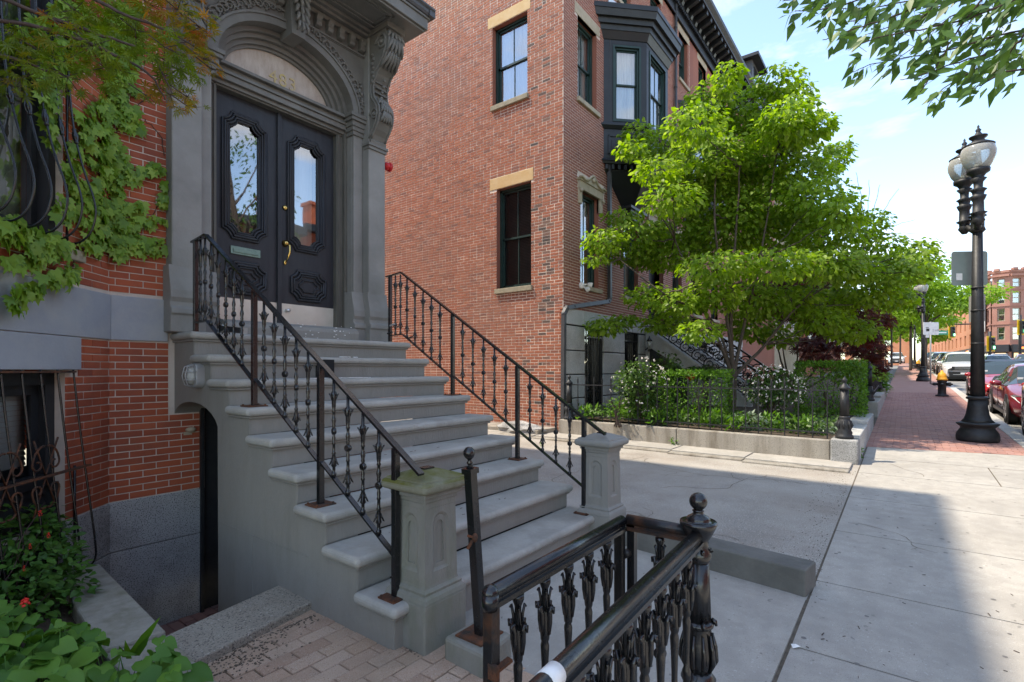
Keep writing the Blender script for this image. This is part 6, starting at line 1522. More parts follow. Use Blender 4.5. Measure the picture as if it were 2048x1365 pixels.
# ================= ROW HOUSES BEYOND =================
def rowhouse(x0, x1, top, mt, label, bay=None, mansard=False, seed=0):
    h_ = thing('row_house', (x0, 6.2, GZ(x0)), label, 'house', 'row houses beyond the corner house'); F = Frame(x0, 6.2, 1, 0); L_ = x1 - x0
    ops = []; n = max(2, int(L_ / 2.4))
    for s_ in range(4):
        for i in range(n):
            u = L_ * (i + .5) / n; ops.append((u - .5, u + .5, 3.9 + s_ * 3.3 - .2, 5.9 + s_ * 3.3 - .2)) if 5.9 + s_ * 3.3 < top - .5 else None
    w = MB(); sheet(F, 0, L_, 0, top, ops, depth=.15, mb=w); w.box(x0, x1, 6.36, 15, 0, top); w.build('wall', mt, h_)
    for (a, b, c, d) in ops:
        q = MB(); q.fbox(F, a, b, -.15, -.10, c, d); o_ = q.build('window', M['greenframe'], h_); MB().fbox(F, a + .06, b - .06, -.10, -.09, c + .06, (c + d) / 2 - .02).fbox(F, a + .06, b - .06, -.10, -.09, (c + d) / 2 + .02, d - .06).build('pane', M['glassrefl'], o_)
        MB().fbox(F, a - .1, b + .1, -.05, .06, c - .12, c).fbox(F, a - .12, b + .12, -.05, .03, d, d + .24).build('stone_trim', M['limestone'], h_)
    MB().box(x0, x1, 5.7, 6.2, top - .1, top + .15).box(x0, x1, 5.85, 6.2, top - .5, top - .1).build('cornice', M['blackwood'], h_)
    if bay:
        q = MB(); q.prism([(bay, 6.2), (bay + .7, 5.4), (bay + 2.6, 5.4), (bay + 3.3, 6.2)], lambda a, b, d: (a, b, d), 3.4, top - 1.2); q.build('bay_window', mt, h_)
        for s_ in range(3):
            z = 4.0 + s_ * 3.2
            if z + 2 > top - 1.3: continue
            FB2 = Frame(bay, 6.2, .7, -.8); FB3 = Frame(bay + .7, 5.4, 1, 0)
            for (F_, a, b) in ((FB2, .2, .85), (FB3, .2, .85), (FB3, 1.05, 1.7)):
                MB().fbox(F_, a, b, -.02, .02, z, z + 1.8).build('window', M['white'], h_); MB().fbox(F_, a + .06, b - .06, .0, .024, z + .06, z + 1.74).build('pane', M['glassrefl'], h_)
    if mansard:
        q = MB(); q.prism([(6.0, top + .1), (6.7, top + 2.6), (14, top + 2.6), (14, top + .1)], lambda a, b, d: (d, a, b), x0, x1); q.build('mansard_roof', M['ironmatt'], h_)
        for xd in (x0 + 1.2, x0 + 4.6):
            q = MB(); q.box(xd, xd + 1.5, 5.95, 7.2, top + .5, top + 2.2); o_ = q.build('dormer', M['drain'], h_)
            MB().box(xd - .3, xd + 1.8, 5.6, 7.3, top + 2.2, top + 2.35).build('dormer_roof', M['blackwood'], o_); MB().box(xd + .3, xd + 1.2, 5.93, 5.96, top + .7, top + 2.0).box(xd - .02, xd + .01, 6.3, 6.9, top + .9, top + 2.0).build('dormer_window', M['glassrefl'], o_)
rowhouse(26, 34, 14.6, M['brick3'], 'tall row house with dormers in a dark mansard, next after the corner house', mansard=True)
rowhouse(34, 43, 13.2, M['limestone'], 'pale stone row house with bay window half hidden by the trees', bay=36)
rowhouse(43, 56, 13.8, M['brick2'], 'worn orange brick row house farther along the street', bay=46)
rowhouse(56, 74, 13.0, M['brick3'], 'farthest smooth brick row house before the crossing', bay=60)

# ================= STREET FURNITURE =================
def lamp(x, y, label, scale=1, sign=False):
    z0 = GZ(x); t = thing('street_lamp', (x, y, z0), label, 'street lamp', 'twin globe street lamps')
    q = MB(); q.lathe([(.30, 0), (.315, .03), (.315, .10), (.30, .16), (.265, .22), (.25, .24), (.25, .27), (.28, .30), (.31, .33), (.315, .345), (.25, .37)], (x, y, z0), 28)
    q.lathe([(.25, .365), (.20, .43), (.17, .52), (.150, .66), (.135, .82)], (x, y, z0), 32, flute=1, fa=.06); q.lathe([(.135, .81), (.165, .83), (.17, .85), (.155, .87), (.12, .88)], (x, y, z0), 24)
    q.build('lamp_base', M['ironmatt'], t)
    q = MB(); q.lathe([(.108, .87), (.075, 4.15)], (x, y, z0), 24, flute=1, fa=.12); 
    for z in (1.9, 2.55, 3.0): q.lathe([(.10, z), (.10, z + .03)], (x, y, z0), 14)
    q.build('lamp_shaft', M['ironmatt'], t)
    q = MB(); q.lathe([(.085, 4.1), (.12, 4.14), (.10, 4.2), (.10, 4.4), (.14, 4.42), (.09, 4.46), (.09, 4.5)], (x, y, z0), 18)
    for sy in (-1, 1):
        dx, dy = .0, sy
        hx, hy = x - .075 + .295 * sy, y + .095 + .074 * sy
        q.tube([(x, y, z0 + 4.15), ((x + hx) / 2, (y + hy) / 2, z0 + 4.2), (hx, hy, z0 + 4.34)], [.06, .055, .06], 8)
    q.build('lamp_arm', M['ironmatt'], t)
    for sy in (-1, 1):
        hx, hy = x - .075 + .295 * sy, y + .095 + .074 * sy
        q = MB(); q.lathe([(.04, 4.15), (.10, 4.25), (.08, 4.30), (.085, 4.36), (.13, 4.40), (.085, 4.42), (.08, 4.62), (.10, 4.66), (.12, 4.72), (.08, 4.74), (.09, 4.80), (.125, 4.84), (.065, 4.88), (.07, 4.98), (.12, 5.05), (.075, 5.07), (.11, 5.13), (.165, 5.17), (.17, 5.23), (.14, 5.24)], (hx, hy, z0), 18); o_ = q.build('lamp_head', M['ironmatt'], t)
        q = MB(); q.lathe([(.14, 5.23), (.20, 5.32), (.245, 5.45), (.255, 5.54), (.24, 5.62), (.215, 5.67)], (hx, hy, z0), 22); q.build('globe', M['lampglass'], o_)
        q = MB(); q.lathe([(.05, 5.23), (.06, 5.3), (.03, 5.6), (.02, 5.62)], (hx, hy, z0), 10); q.build('lamp_tube', M['white'], o_)
        q = MB(); q.lathe([(.23, 5.66), (.235, 5.68), (.13, 5.75), (.10, 5.76), (.085, 5.80), (.13, 5.84), (.135, 5.86), (.06, 5.89), (.03, 5.95), (.045, 5.98), (.015, 6.02), (.02, 6.05), (.0, 6.09)], (hx, hy, z0), 20); q.build('lamp_cap', M['ironmatt'], o_)
    t.scale = (1, 1, .95)
    return t
# small sign brackets and the plates on the first lamp
L1 = lamp(12.96, -1.08, 'nearest tall black twin globe street lamp at the end of the concrete sidewalk')
for (x, y, lab) in ((37.2, -.81, 'second black twin globe street lamp behind the sign and hydrant'), (63.9, -.75, 'third black twin globe street lamp far down the brick sidewalk'), (88, -.7, 'fourth and farthest black twin globe street lamp')): lamp(x, y, lab)
def plate(F, u0, u1, z0, z1, o, th, m, nm, parent=None, r=.05):
    n = 4; P = []
    for cx, cz, a0 in ((u1 - r, z0 + r, -PI / 2), (u1 - r, z1 - r, 0), (u0 + r, z1 - r, PI / 2), (u0 + r, z0 + r, PI)):
        for i in range(n + 1): a = a0 + PI / 2 * i / n; P.append((cx + r * math.cos(a), cz + r * math.sin(a)))
    return MB().prism(P, lambda a, b, d: F.p(a, d, b), o, o + th).build(nm, m, parent)
yaw = (.606, -.7955)
FP = Frame(12.96 + .06, -1.05, .55, -.83)
M['signback'] = mat('grey_green_sign_back', (.20, .25, .23), (.24, .29, .27), rough=.55, ns=3)
o_ = plate(FP, -.33, .32, 3.21, 3.86, -.13, .012, M['signback'], 'sign_back'); o_.location = (0, 0, 0)
tag(o_, 'square grey green back of a parking sign strapped to the nearest lamp post', 'sign')
MB().fbox(FP, -.25, -.14, -.117, -.113, 3.31, 3.44).build('sticker', M['white'], o_)
t_ = thing('side_sign', FP.p(.25, .1, 2.6), 'narrow upright white panel seen edge on behind the nearest lamp post', 'sign')
q = MB(); q.fbox(FP, .12, .20, -.30, -.02, 2.52, 3.02); q.build('panel', M['greymetal'], t_)
# signpost
t = thing('signpost', (33.96, -1.04, GZ(34)), 'thin steel signpost with white notice board beside the hydrant', 'sign')
q = MB(); q.tube([(33.96, -1.04, GZ(34)), (33.96, -1.04, 4.05)], .035, 8); q.build('post', M['greymetal'], t)
F3 = Frame(33.92, -1.04, .606, -.7955)
o_ = plate(F3, -.42, .36, 3.38, 4.02, .05, .02, M['white'], 'sign_panel', t, r=.04)
MB().fbox(F3, -.28, -.12, .0705, .075, 3.56, 3.70).fbox(F3, -.30, -.16, .0705, .075, 3.74, 3.77).build('vehicle_symbol', M['ironmatt'], o_)
text('2 HR', .16, F3.p(.2, .072, 3.6), (PI / 2, 0, F3.rot()), M['greymetal'], o_, 'sign_text', ext=.002)
plate(F3, -.30, -.12, 3.24, 3.40, .05, .02, M['white'], 'small_sign', t, r=.02)
# hydrants
M['hyellow'] = mat('hydrant_yellow', (.75, .33, .02), (.80, .38, .03), rough=.45)
def hydrant(x, y, label):
    z = GZ(x); t = thing('fire_hydrant', (x, y, z), label, 'hydrant', 'fire hydrants')
    MB().lathe([(.20, 0), (.20, .05), (.14, .06), (.125, .12), (.125, .52), (.15, .53), (.15, .58), (.13, .60)], (x, y, z), 18).build('barrel', M['ironmatt'], t)
    MB().lathe([(.17, .60), (.18, .64), (.15, .66), (.145, .74), (.12, .83), (.07, .89), (.045, .90), (.04, .96), (.0, .97)], (x, y, z), 18).build('bonnet', M['hyellow'], t)
    for (dx, dy, r) in ((.1, -1, .075), (.2, 1, .055), (-1, 0, .06)):
        R3 = Vector((dx, dy, 0)).normalized().to_track_quat('Z', 'Y').to_matrix()
        MB().lathe([(r * .8, .08), (r * .8, .18), (r, .19), (r, .26), (r * .5, .27), (r * .4, .31)], (x, y, z + .45), 12, axis=R3).build('outlet', M['ironmatt'], t)
hydrant(25.07, -1.10, 'black fire hydrant with orange yellow top between lamp posts on the brick sidewalk')
hydrant(58, -.95, 'tiny second yellow topped hydrant far along the sidewalk')
# parking meters / far posts
for i, (x, lab) in enumerate(((29.0, ''),)): pass

# traffic lights
M['tyellow'] = mat('signal_yellow', (.70, .42, .01), rough=.4)
def signal(x, y, z, label, mast=None, pole=True):
    t = thing('traffic_light', (x, y, GZ(x)), label, 'traffic light', 'yellow traffic lights')
    F_ = Frame(x, y, .606, -.7955)
    MB().fbox(F_, -.38, .38, -.05, .0, z - .75, z + .75).build('backplate', M['tyellow'], t)
    MB().fbox(F_, -.20, .20, -.0, .25, z - .6, z + .6).build('housing', M['ironmatt'], t)
    for k in range(3): MB().lathe([(.12, 0), (.15, .02), (.14, .12)], F_.p(0, .25, z + .38 - .38 * k), 10, axis=Matrix.Rotation(PI / 2, 3, 'X')).build('lens', emis('lit_signal_%d' % k, (.2, 1, .5), 1.5) if k == 2 else M['ironmatt'], t)
    if pole: MB().tube([(x, y + .1, GZ(x)), (x, y + .1, z + 1.2)], .12, 8).build('pole', M['ironmatt'], t)
    if mast: MB().tube([(x, y, z + .9), (x + mast[0], y + mast[1], z + .9), (x + mast[0], y + mast[1], GZ(x))], .10, 8).build('mast_arm', M['ironmatt'], t)
p = atD(1904, 664, 62); signal(p.x, p.y, p.z, 'yellow backed traffic light hanging from a mast arm over the crossing, leftmost', mast=(1.5, -2.6), pole=False)
p2 = atD(1982, 688, 50); signal(p2.x, p2.y, p2.z, 'yellow backed traffic light in front of the corner shops, just right of the lamp post')
p3 = atD(2043, 655, 50); signal(p3.x, p3.y, p3.z, 'yellow backed traffic light at the right edge of the picture')
F_ = Frame(p.x, p.y, .606, -.7955); o_ = MB().fbox(F_, -1.9, -.5, -.03, .03, p.z - .35, p.z + .15).build('street_name_sign', mat('street_sign_green', (.05, .30, .18)), loc=p); tag(o_, 'green street name sign on the mast arm beside the leftmost traffic light', 'sign')
MB().fbox(F_, -1.7, -.7, .03, .034, p.z - .17, p.z - .03).build('lettering_strip', M['white'], o_)

# ================= CORNER BLOCK AT THE CROSSING =================
blk = thing('corner_block', (92, -9, 2.6), 'four storey pinkish brick apartment block with rounded bays and dark shopfronts at the crossing', 'building')
M['pinkbrick'] = mat('pink_brown_brick', (.34, .16, .12), (.38, .19, .145), rough=.85, ns=1)
M['orangebrick'] = mat('orange_brick', (.46, .19, .10), (.50, .23, .13), rough=.85, ns=1)
M['shopdark'] = mat('dark_shop_fascia', (.03, .03, .034), rough=.5)
M['shopsign'] = emis('orange_shop_sign', (1, .22, .05), .8)
M['shopwin'] = emis('lit_shop_window', (.9, .62, .3), .5)
cA = atD(1984, 740, 66); ca = Vector((cA.x, cA.y))
dirL = (Vector((205, -2.0)) - ca).normalized()             # facade running away to the left
zb = 2.4; zt = 14.0
FL2 = Frame(ca.x + dirL.x * 90, ca.y + dirL.y * 90, -dirL.x, -dirL.y)  # left to right as seen
FR2 = Frame(ca.x, ca.y, .80, -.62)                         # hidden return
fr_r = Vector((.45, -.89))
FRt = Frame(ca.x, ca.y, fr_r.x, fr_r.y)
floors = [(6.25, 8.05), (8.75, 10.4), (10.95, 12.3)]
floors = [(5.35, 7.0), (7.75, 9.35), (9.95, 11.35), (12.0, 13.1)]
def blockface(F, L_, u0, mt, zt, nwin, ww, zs_=floors, off=0):
    ops = []
    for (a, b) in zs_:
        for i in range(nwin):
            u = u0 + (L_ - u0) * (i + .5) / nwin; ops.append((u - ww / 2, u + ww / 2, a, b))
    w = MB(); sheet(F, u0, L_, zb, zt, ops, o=off, depth=.25, mb=w); w.build('wall', mt, blk)
    for (a, b, c, d) in ops:
        o_ = MB().fbox(F, a, b, off - .28, off - .2, c, d).build('window', M['limestone'], blk)
        MB().fbox(F, a + .12, b - .12, off - .2, off - .19, c + .1, (c + d) / 2 - .04).fbox(F, a + .12, b - .12, off - .2, off - .19, (c + d) / 2 + .06, d - .1).build('pane', M['glassrefl'], o_)
blockface(FL2, 90, 50, M['orangebrick'], 12.2, 9, 1.5, floors[:3]); blockface(FL2, 50, 0, M['orangebrick'], 11.0, 10, 1.5, floors[:3])
blockface(FL2, 90, 80, M['pinkbrick'], zt, 3, 1.2, off=.12)
# rounded bay
B0 = FRt.p(0, 0, 0); 
FRa = Frame(B0.x, B0.y, -.35, -.94); pB = FRa.p(1.7, 0, 0); FRb = Frame(pB.x, pB.y, .52, -.85); pC = FRb.p(3.2, 0, 0); FRc = Frame(pC.x, pC.y, .97, -.25)
pD = FRc.p(1.7, 0, 0); FRd = Frame(pD.x, pD.y, fr_r.x, fr_r.y)
blockface(FRa, 1.7, 0, M['pinkbrick'], zt, 1, .75); blockface(FRb, 3.2, 0, M['pinkbrick'], zt, 2, .95); blockface(FRc, 1.7, 0, M['pinkbrick'], zt, 1, .75); blockface(FRd, 30, 0, M['pinkbrick'], zt, 8, 1.3)
for F, L_, a0 in ((FL2, 90, 80), (FRa, 1.7, 0), (FRb, 3.2, 0), (FRc, 1.7, 0), (FRd, 30, 0)):
    for z, h, o_ in ((4.65, .18, .18), (7.3, .14, .1), (9.6, .14, .1), (11.6, .14, .12), (13.35, .25, .3), (13.85, .3, .15)): MB().fbox(F, a0, L_, -.1, o_ + (.12 if F is FL2 else 0), z, z + h).build('stone_course', M['pinkbrick'], blk)
    q = MB(); u = a0 + .2
    while u < L_ - .4: q.fbox(F, u, u + .55, -.1, .3, 14.1, 14.4); u += 1.1
    q.build('parapet_blocks', M['pinkbrick'], blk, kind='stuff')
for F, L_, a0 in ((FL2, 90, 0), (FRa, 1.7, 0), (FRb, 3.2, 0), (FRc, 1.7, 0), (FRd, 30, 0)):
    q = MB(); q.fbox(F, a0, L_, -.1, .5, 3.85, 4.75); q.build('shop_fascia', M['shopdark'], blk)
    u = a0 + .2
    while u < L_ - .5:
        e_ = min(u + 2.2, L_ - .2); q = MB().fbox(F, u, e_, .0, .15, 2.4, 3.8); q.build('shopfront', M['shopdark'], blk); MB().fbox(F, u + .15, e_ - .15, .15, .16, 2.7, 3.7).build('shop_window', M['shopwin'] if (int(u * 3) % 3 != 1) and F is not FL2 else M['glassrefl'], blk); u += 2.3
for F, u in ((FL2, 84), (FL2, 75), (FRb, .6), (FRd, 2)):
    MB().fbox(F, u, u + 1.7, .5, .56, 4.2, 4.45).build('shop_sign', M['shopsign'], blk); MB().fbox(F, u + 1.8, u + 2.2, .5, .56, 4.15, 4.5).build('shop_emblem', M['white'], blk)
t_ = MB().fbox(FL2, 85.2, 88.0, .35, .42, 6.6, 11.6).build('wall_banner', M['white'], blk)
q = MB(); q.lathe([(.8, 0), (.8, .02)], FL2.p(86.9, .43, 9.3), 16, axis=Matrix.Rotation(PI / 2, 3, 'X') @ Matrix.Rotation(0, 3, 'Y')); q.build('banner_disc', mat('pink_disc', (.7, .10, .18)), t_)
for k, (u, z, wd) in enumerate(((86.4, 10.4, .9), (86.5, 10.0, .6), (86.4, 7.2, 1.2))): MB().fbox(FL2, u, u + wd, .42, .44, z, z + .16).build('banner_lettering', M['ironmatt'], t_)
MB().add([(ca.x + 2, ca.y - 2, zt), (ca.x + 60, ca.y + 3, zt), (ca.x + 60, ca.y - 30, zt), (ca.x + 20, ca.y - 30, zt)], [(0, 1, 2, 3)]).build('roof', M['shopdark'], blk)

# houses on the other side of the street (they are what the door glass mirrors)
for i, (x0, x1, h, mt, lab) in enumerate(((-8, 1, 10.4, 'brick3', 'smooth brick house across the street, straight opposite the stoop'), (1, 9, 10.8, 'brick1', 'red brick house across the street, opposite the alley'), (9, 18, 10.2, 'brick3', 'dark roofed brick house across the street mirrored in the left door glass'), (18, 28, 10.6, 'brick1', 'chimneyed brick house across the street mirrored in the right door glass'))):
    t = thing('opposite_house', (x0, -19, 0), lab, 'house'); F = Frame(x1, -19.0, -1, 0); L_ = x1 - x0
    ops = [(L_ * (k + .5) / 3 - .55, L_ * (k + .5) / 3 + .55, 2.2 + 3.3 * s_, 4.2 + 3.3 * s_) for k in range(3) for s_ in range(3)]
    w = MB(); sheet(F, 0, L_, -.2, h, ops, depth=.2, mb=w); w.box(x0, x1, -30, -19.2, 0, h); w.build('wall', M[mt], t)
    for (a, b, c, d) in ops: MB().fbox(F, a, b, -.2, -.15, c, d).build('window', M['glassrefl'], t)
    MB().box(x0, x1, -19.0, -18.5, h - .2, h + .3).build('cornice', M['blackwood'], t)
    for xc in (x0 + 1.2, x1 - 2): MB().box(xc, xc + .9, -21, -20, h, h + 2.2).box(xc - .1, xc + 1.0, -21.1, -19.9, h + 2.0, h + 2.25).build('chimney', M[mt], t)

fb = thing('far_building', (165, 10, 2.4), 'pale low building closing the far end of the street behind the trees', 'building'); F = Frame(165, 40, -.08, -1)
ops = [(2 + 3.4 * i, 3.6 + 3.4 * i, 4.2 + 3.6 * j, 6.2 + 3.6 * j) for i in range(11) for j in range(3)]
w = MB(); sheet(F, 0, 41, 0, 15.5, ops, depth=.2, mb=w); w.build('wall', M['orangebrick'], fb)
for q_ in ops: MB().fbox(F, q_[0], q_[1], -.2, -.15, q_[2], q_[3]).build('window', M['glassrefl'], fb)
MB().fbox(F, 0, 41, -.2, .5, 15.2, 16).build('cornice', M['blackwood'], fb)
# ================= CARS =================
M['tyre'] = mat('tyre_rubber', (.015, .015, .015), rough=.8)
M['rim'] = mat('alloy_rim', (.45, .45, .46), rough=.3, metal=.9)
M['carglass'] = glassmat('car_glass', op=.62, col=(.035, .05, .05))
M['headlight'] = mat('headlight_lens', (.55, .56, .56), (.7, .7, .7), rough=.12, ns=30, coat=1)
M['carblack'] = mat('black_car_trim', (.012, .012, .013), rough=.4)
def paint(n, c, r=.28): return mat(n, c, rough=r, ns=1, coat=1, spec=.5)
M['maroon'] = paint('maroon_car_paint', (.22, .012, .022)); M['carred'] = paint('bright_red_car_paint', (.33, .012, .018)); M['carwhite'] = paint('white_car_paint', (.72, .73, .74))
M['cardark'] = paint('dark_green_black_car_paint', (.022, .022, .02)); M['cargrey'] = paint('grey_car_paint', (.25, .26, .28)); M['carsilver'] = paint('silver_car_paint', (.5, .5, .51))
def lerp(a, b, t): return a + (b - a) * t
SED = dict(L=4.75, W=.92, top=[(0, .62), (.05, .72), (.35, .80), (.9, .90), (1.35, .98), (2.1, 1.40), (2.6, 1.465), (3.3, 1.42), (4.05, 1.10), (4.5, 1.06), (4.7, .98), (4.75, .80)], cab=(1.35, 2.15, 3.3, 4.05), belt=.93, wh=(.95, 3.75), r=.335)
SUV = dict(L=4.85, W=.97, top=[(0, .82), (.04, .95), (.30, 1.02), (.9, 1.09), (1.25, 1.14), (1.85, 1.62), (2.4, 1.73), (4.0, 1.70), (4.65, 1.58), (4.8, 1.05), (4.85, .9)], cab=(1.25, 1.9, 4.0, 4.72), belt=1.08, wh=(.95, 3.80), r=.37)
def interp(tb, x):
    for (a, b), (c, d) in zip(tb, tb[1:]):
        if a <= x <= c: return b + (d - b) * (x - a) / (c - a)
    return tb[-1][1]
def make_car(K, m, name, loc, label, simple=False, suvface=False):
    t = thing(name, loc, label, 'car', 'cars parked or moving along the street'); L_, W_ = K['L'], K['W']; X0, Y0, Z0 = loc
    sta = sorted(set([0, .03, .10, .22, .4, .65, .9, 1.15] + list(K['cab']) + [lerp(K['cab'][0], K['cab'][1], .33), lerp(K['cab'][0], K['cab'][1], .66), 2.6, 3.0, lerp(K['cab'][2], K['cab'][3], .5), 3.55, 4.3, 4.55, L_ - .18, L_ - .06, L_]))
    def sec(l):
        w = W_
        if l < .9: w = W_ * (.74 + .26 * math.sin(min(1, l / .9 + .02) * PI / 2) ** .6)
        if l > L_ - .7: w = W_ * (.84 + .16 * math.sin((L_ - l) / .7 * PI / 2) ** .6)
        zt = interp(K['top'], l); belt = min(K['belt'] - .04 * (1 - l / L_), zt - .03)
        a, b, c, d = K['cab']; zb = .20 + (.12 * (1 - l / .3) if l < .3 else 0)
        in_ = a < l < d
        if in_:
            f = min(1, (l - a) / (b - a), (d - l) / (d - c)); yr = lerp(w * .80, W_ * .66, f) 
            pts = [(w * .82, zb), (w * .96, zb + .10), (w * 1.0, .52), (w * .995, belt - .12), (w * .955, belt), (lerp(w * .90, yr + .02, f), lerp(belt + .01, zt - .07, f)), (yr * .92, zt - .015), (yr * .5, zt + .01), (0, zt + .02)]
        else:
            pts = [(w * .82, zb), (w * .96, zb + .10), (w * 1.0, .50), (w * .99, min(belt - .12, zt - .14)), (w * .95, min(belt, zt - .06)), (w * .88, zt - .035), (w * .72, zt - .008), (w * .4, zt + .012), (0, zt + .02)]
        return pts
    V = []; F_ = []; n = 9; idx = {}
    for i, l in enumerate(sta):
        P = sec(l)
        for j, (y, z) in enumerate(P): V.append((X0 + l, Y0 + y, Z0 + z))
        for j, (y, z) in enumerate(P): V.append((X0 + l, Y0 - y, Z0 + z))
    gl = []
    for i in range(len(sta) - 1):
        for side in (0, n):
            for j in range(n - 1):
                a = i * 2 * n + side + j; b = (i + 1) * 2 * n + side + j; f = (a, a + 1, b + 1, b) if side else (a, b, b + 1, a + 1)
                F_.append(f); lm = (sta[i] + sta[i + 1]) / 2; c = K['cab']
                if j == 4 and c[0] + .12 < lm < c[3] - .15: gl.append((f, 'side'))
                if j >= 5 and c[0] < lm < c[1]: gl.append((f, 'front'))
                if j >= 5 and c[2] < lm < c[3]: gl.append((f, 'rear'))
    for i in (0, len(sta) - 1):
        k = i * 2 * n; ring = list(range(k, k + n)) + list(range(k + 2 * n - 1, k + n - 1, -1)); F_.append(tuple(ring if i else ring[::-1]))
    b = MB(); b.add(V, F_, 0, True); body = b.build('body', m, t)
    for kind, nm in (('front', 'windscreen'), ('side', 'side_windows'), ('rear', 'rear_window')):
        g_ = MB()
        for f, k_ in gl:
            if k_ != kind: continue
            vs = [Vector(V[q]) for q in f]; nn = (vs[1] - vs[0]).cross(vs[2] - vs[0]).normalized(); c = Vector((X0 + L_ / 2, Y0, Z0 + .6)); mid = sum(vs, Vector()) / 4
            if nn.dot(mid - c) < 0: nn = -nn
            mid2 = mid; vs = [v + nn * .006 for v in vs]
            if kind == 'side': vs = [Vector((v.x, v.y, lerp(v.z, mid.z, .12))) for v in vs]
            g_.add(vs, [(0, 1, 2, 3)], 0, kind != 'side')
        if g_.v and kind == 'side':
            for hb in (-1, 1):
                h_ = MB()
                for f in g_.f:
                    if (g_.v[f[0]][1] - Y0) * hb > 0: h_.add([g_.v[i] for i in f], [(0, 1, 2, 3)])
                h_.build('side_window', M['carglass'], t)
        elif g_.v: g_.build(nm, M['carglass'], t)
    r = K['r']
    for l in K['wh']:
        for sy in (1, -1):
            yy = Y0 + sy * (W_ - .10); R3 = Matrix.Rotation(-sy * PI / 2, 3, 'X')
            MB().lathe([(r + .07, .085), (r + .07, .105), (r + .02, .107)], (X0 + l, yy, Z0 + r), 20, axis=R3).build('wheel_arch', M['carblack'], t)
            w_ = MB().lathe([(r * .62, -.1), (r * .95, -.1), (r, -.06), (r, .08), (r * .95, .115), (r * .64, .118)], (X0 + l, yy, Z0 + r), 22, axis=R3).build('wheel', M['tyre'], t)
            q = MB(); q.lathe([(r * .66, .10), (r * .66, .122), (r * .58, .124), (r * .56, .09)], (X0 + l, yy, Z0 + r), 22, axis=R3); q.lathe([(r * .16, .08), (r * .14, .125), (.01, .127)], (X0 + l, yy, Z0 + r), 10, axis=R3)
            for k in range(5):
                a = 2 * PI * k / 5 + .3
                for da in (-.14, .14): p0 = Vector((X0 + l + .1 * r * math.cos(a), yy + sy * .115, Z0 + r + .1 * r * math.sin(a))); p1 = Vector((X0 + l + .62 * r * math.cos(a + da), yy + sy * .115, Z0 + r + .62 * r * math.sin(a + da))); q.bar(p0, p1, .035, .02, up=(0, 1, 0))
            q.build('rim', M['rim'], w_)
    # face of the car
    zf = K['top'][0][1]
    for sy in (1, -1):
        q = MB(); a = W_ * .76
        if suvface: q.add([(X0 + .02, Y0 + sy * W_ * .50, Z0 + .86), (X0 + .0, Y0 + sy * W_ * .50, Z0 + .78), (X0 + .20, Y0 + sy * W_ * .88, Z0 + .78), (X0 + .36, Y0 + sy * W_ * .945, Z0 + .90), (X0 + .12, Y0 + sy * W_ * .80, Z0 + .93)], [(0, 1, 2, 3, 4)])
        else: q.add([(X0 - .0, Y0 + sy * W_ * .48, Z0 + .68), (X0 - .005, Y0 + sy * W_ * .50, Z0 + .60), (X0 + .13, Y0 + sy * W_ * .84, Z0 + .58), (X0 + .46, Y0 + sy * W_ * .965, Z0 + .72), (X0 + .34, Y0 + sy * W_ * .925, Z0 + .765), (X0 + .12, Y0 + sy * W_ * .78, Z0 + .725)], [(0, 1, 2, 3, 4, 5)])
        cc = Vector((X0 + 1.6, Y0, Z0 + .6)); q.v = [tuple(Vector(v) + (Vector(v) - cc).normalized() * .02) for v in q.v]; q.build('headlight', M['headlight'], t)
        q = MB(); q.ell((X0 + K['cab'][0] + .38, Y0 + sy * (W_ + .10), Z0 + K['belt'] + .04), (.08, .12, .08), 12, 8); q.bar((X0 + K['cab'][0] + .40, Y0 + sy * (W_ - .06), Z0 + K['belt'] - .02), (X0 + K['cab'][0] + .38, Y0 + sy * (W_ + .08), Z0 + K['belt'] + .0), .05, .03); q.build('mirror', m, t)
        q = MB(); q.box(X0 + 3.2, X0 + 3.42, Y0 + sy * (W_ + .0) - .012, Y0 + sy * W_ + .012, Z0 + K['belt'] - .16, Z0 + K['belt'] - .13); q.box(X0 + 2.3, X0 + 2.52, Y0 + sy * (W_ + .0) - .012, Y0 + sy * W_ + .012, Z0 + K['belt'] - .16, Z0 + K['belt'] - .13); q.build('door_handles', m, t, kind='stuff')
        q = MB(); q.box(X0 + K['wh'][0] + .4, X0 + K['wh'][1] - .42, Y0 + sy * W_ * .93 - .05, Y0 + sy * W_ * .985 + .01, Z0 + .20, Z0 + .29); q.build('sill_trim', M['carblack'], t)
        q = MB(); q.ell((X0 + L_ - .10, Y0 + sy * W_ * .74, Z0 + K['belt'] - .08), (.10, .20, .09), 10, 6); q.build('tail_light', M['petalred'], t)
        for xx in (X0 + 1.42, X0 + 2.42, X0 + 3.4):
            q = MB(); q.box(xx, xx + .012, Y0 + sy * W_ * .99 - .01, Y0 + sy * W_ * 1.0 + .002, Z0 + .32, Z0 + K['belt'] - .06); q.build('door_gap', M['carblack'], t)
    q = MB()
    if suvface:
        q.box(X0 - .02, X0 + .2, Y0 - W_ * .58, Y0 + W_ * .58, Z0 + .66, Z0 + .90); q.box(X0 - .035, X0 + .2, Y0 - W_ * .70, Y0 + W_ * .70, Z0 + .28, Z0 + .58)
    else: q.box(X0 - .02, X0 + .2, Y0 - W_ * .44, Y0 + W_ * .44, Z0 + .52, Z0 + .66); q.box(X0 - .02, X0 + .2, Y0 - W_ * .72, Y0 + W_ * .72, Z0 + .27, Z0 + .40)
    q.build('grille', M['carblack'], t)
    q = MB(); zz = (.86, .80, .74) if suvface else (.62, .57)
    for z in zz: q.box(X0 - .035, X0 - .015, Y0 - W_ * .44, Y0 + W_ * .44, Z0 + z - .008, Z0 + z + .008)
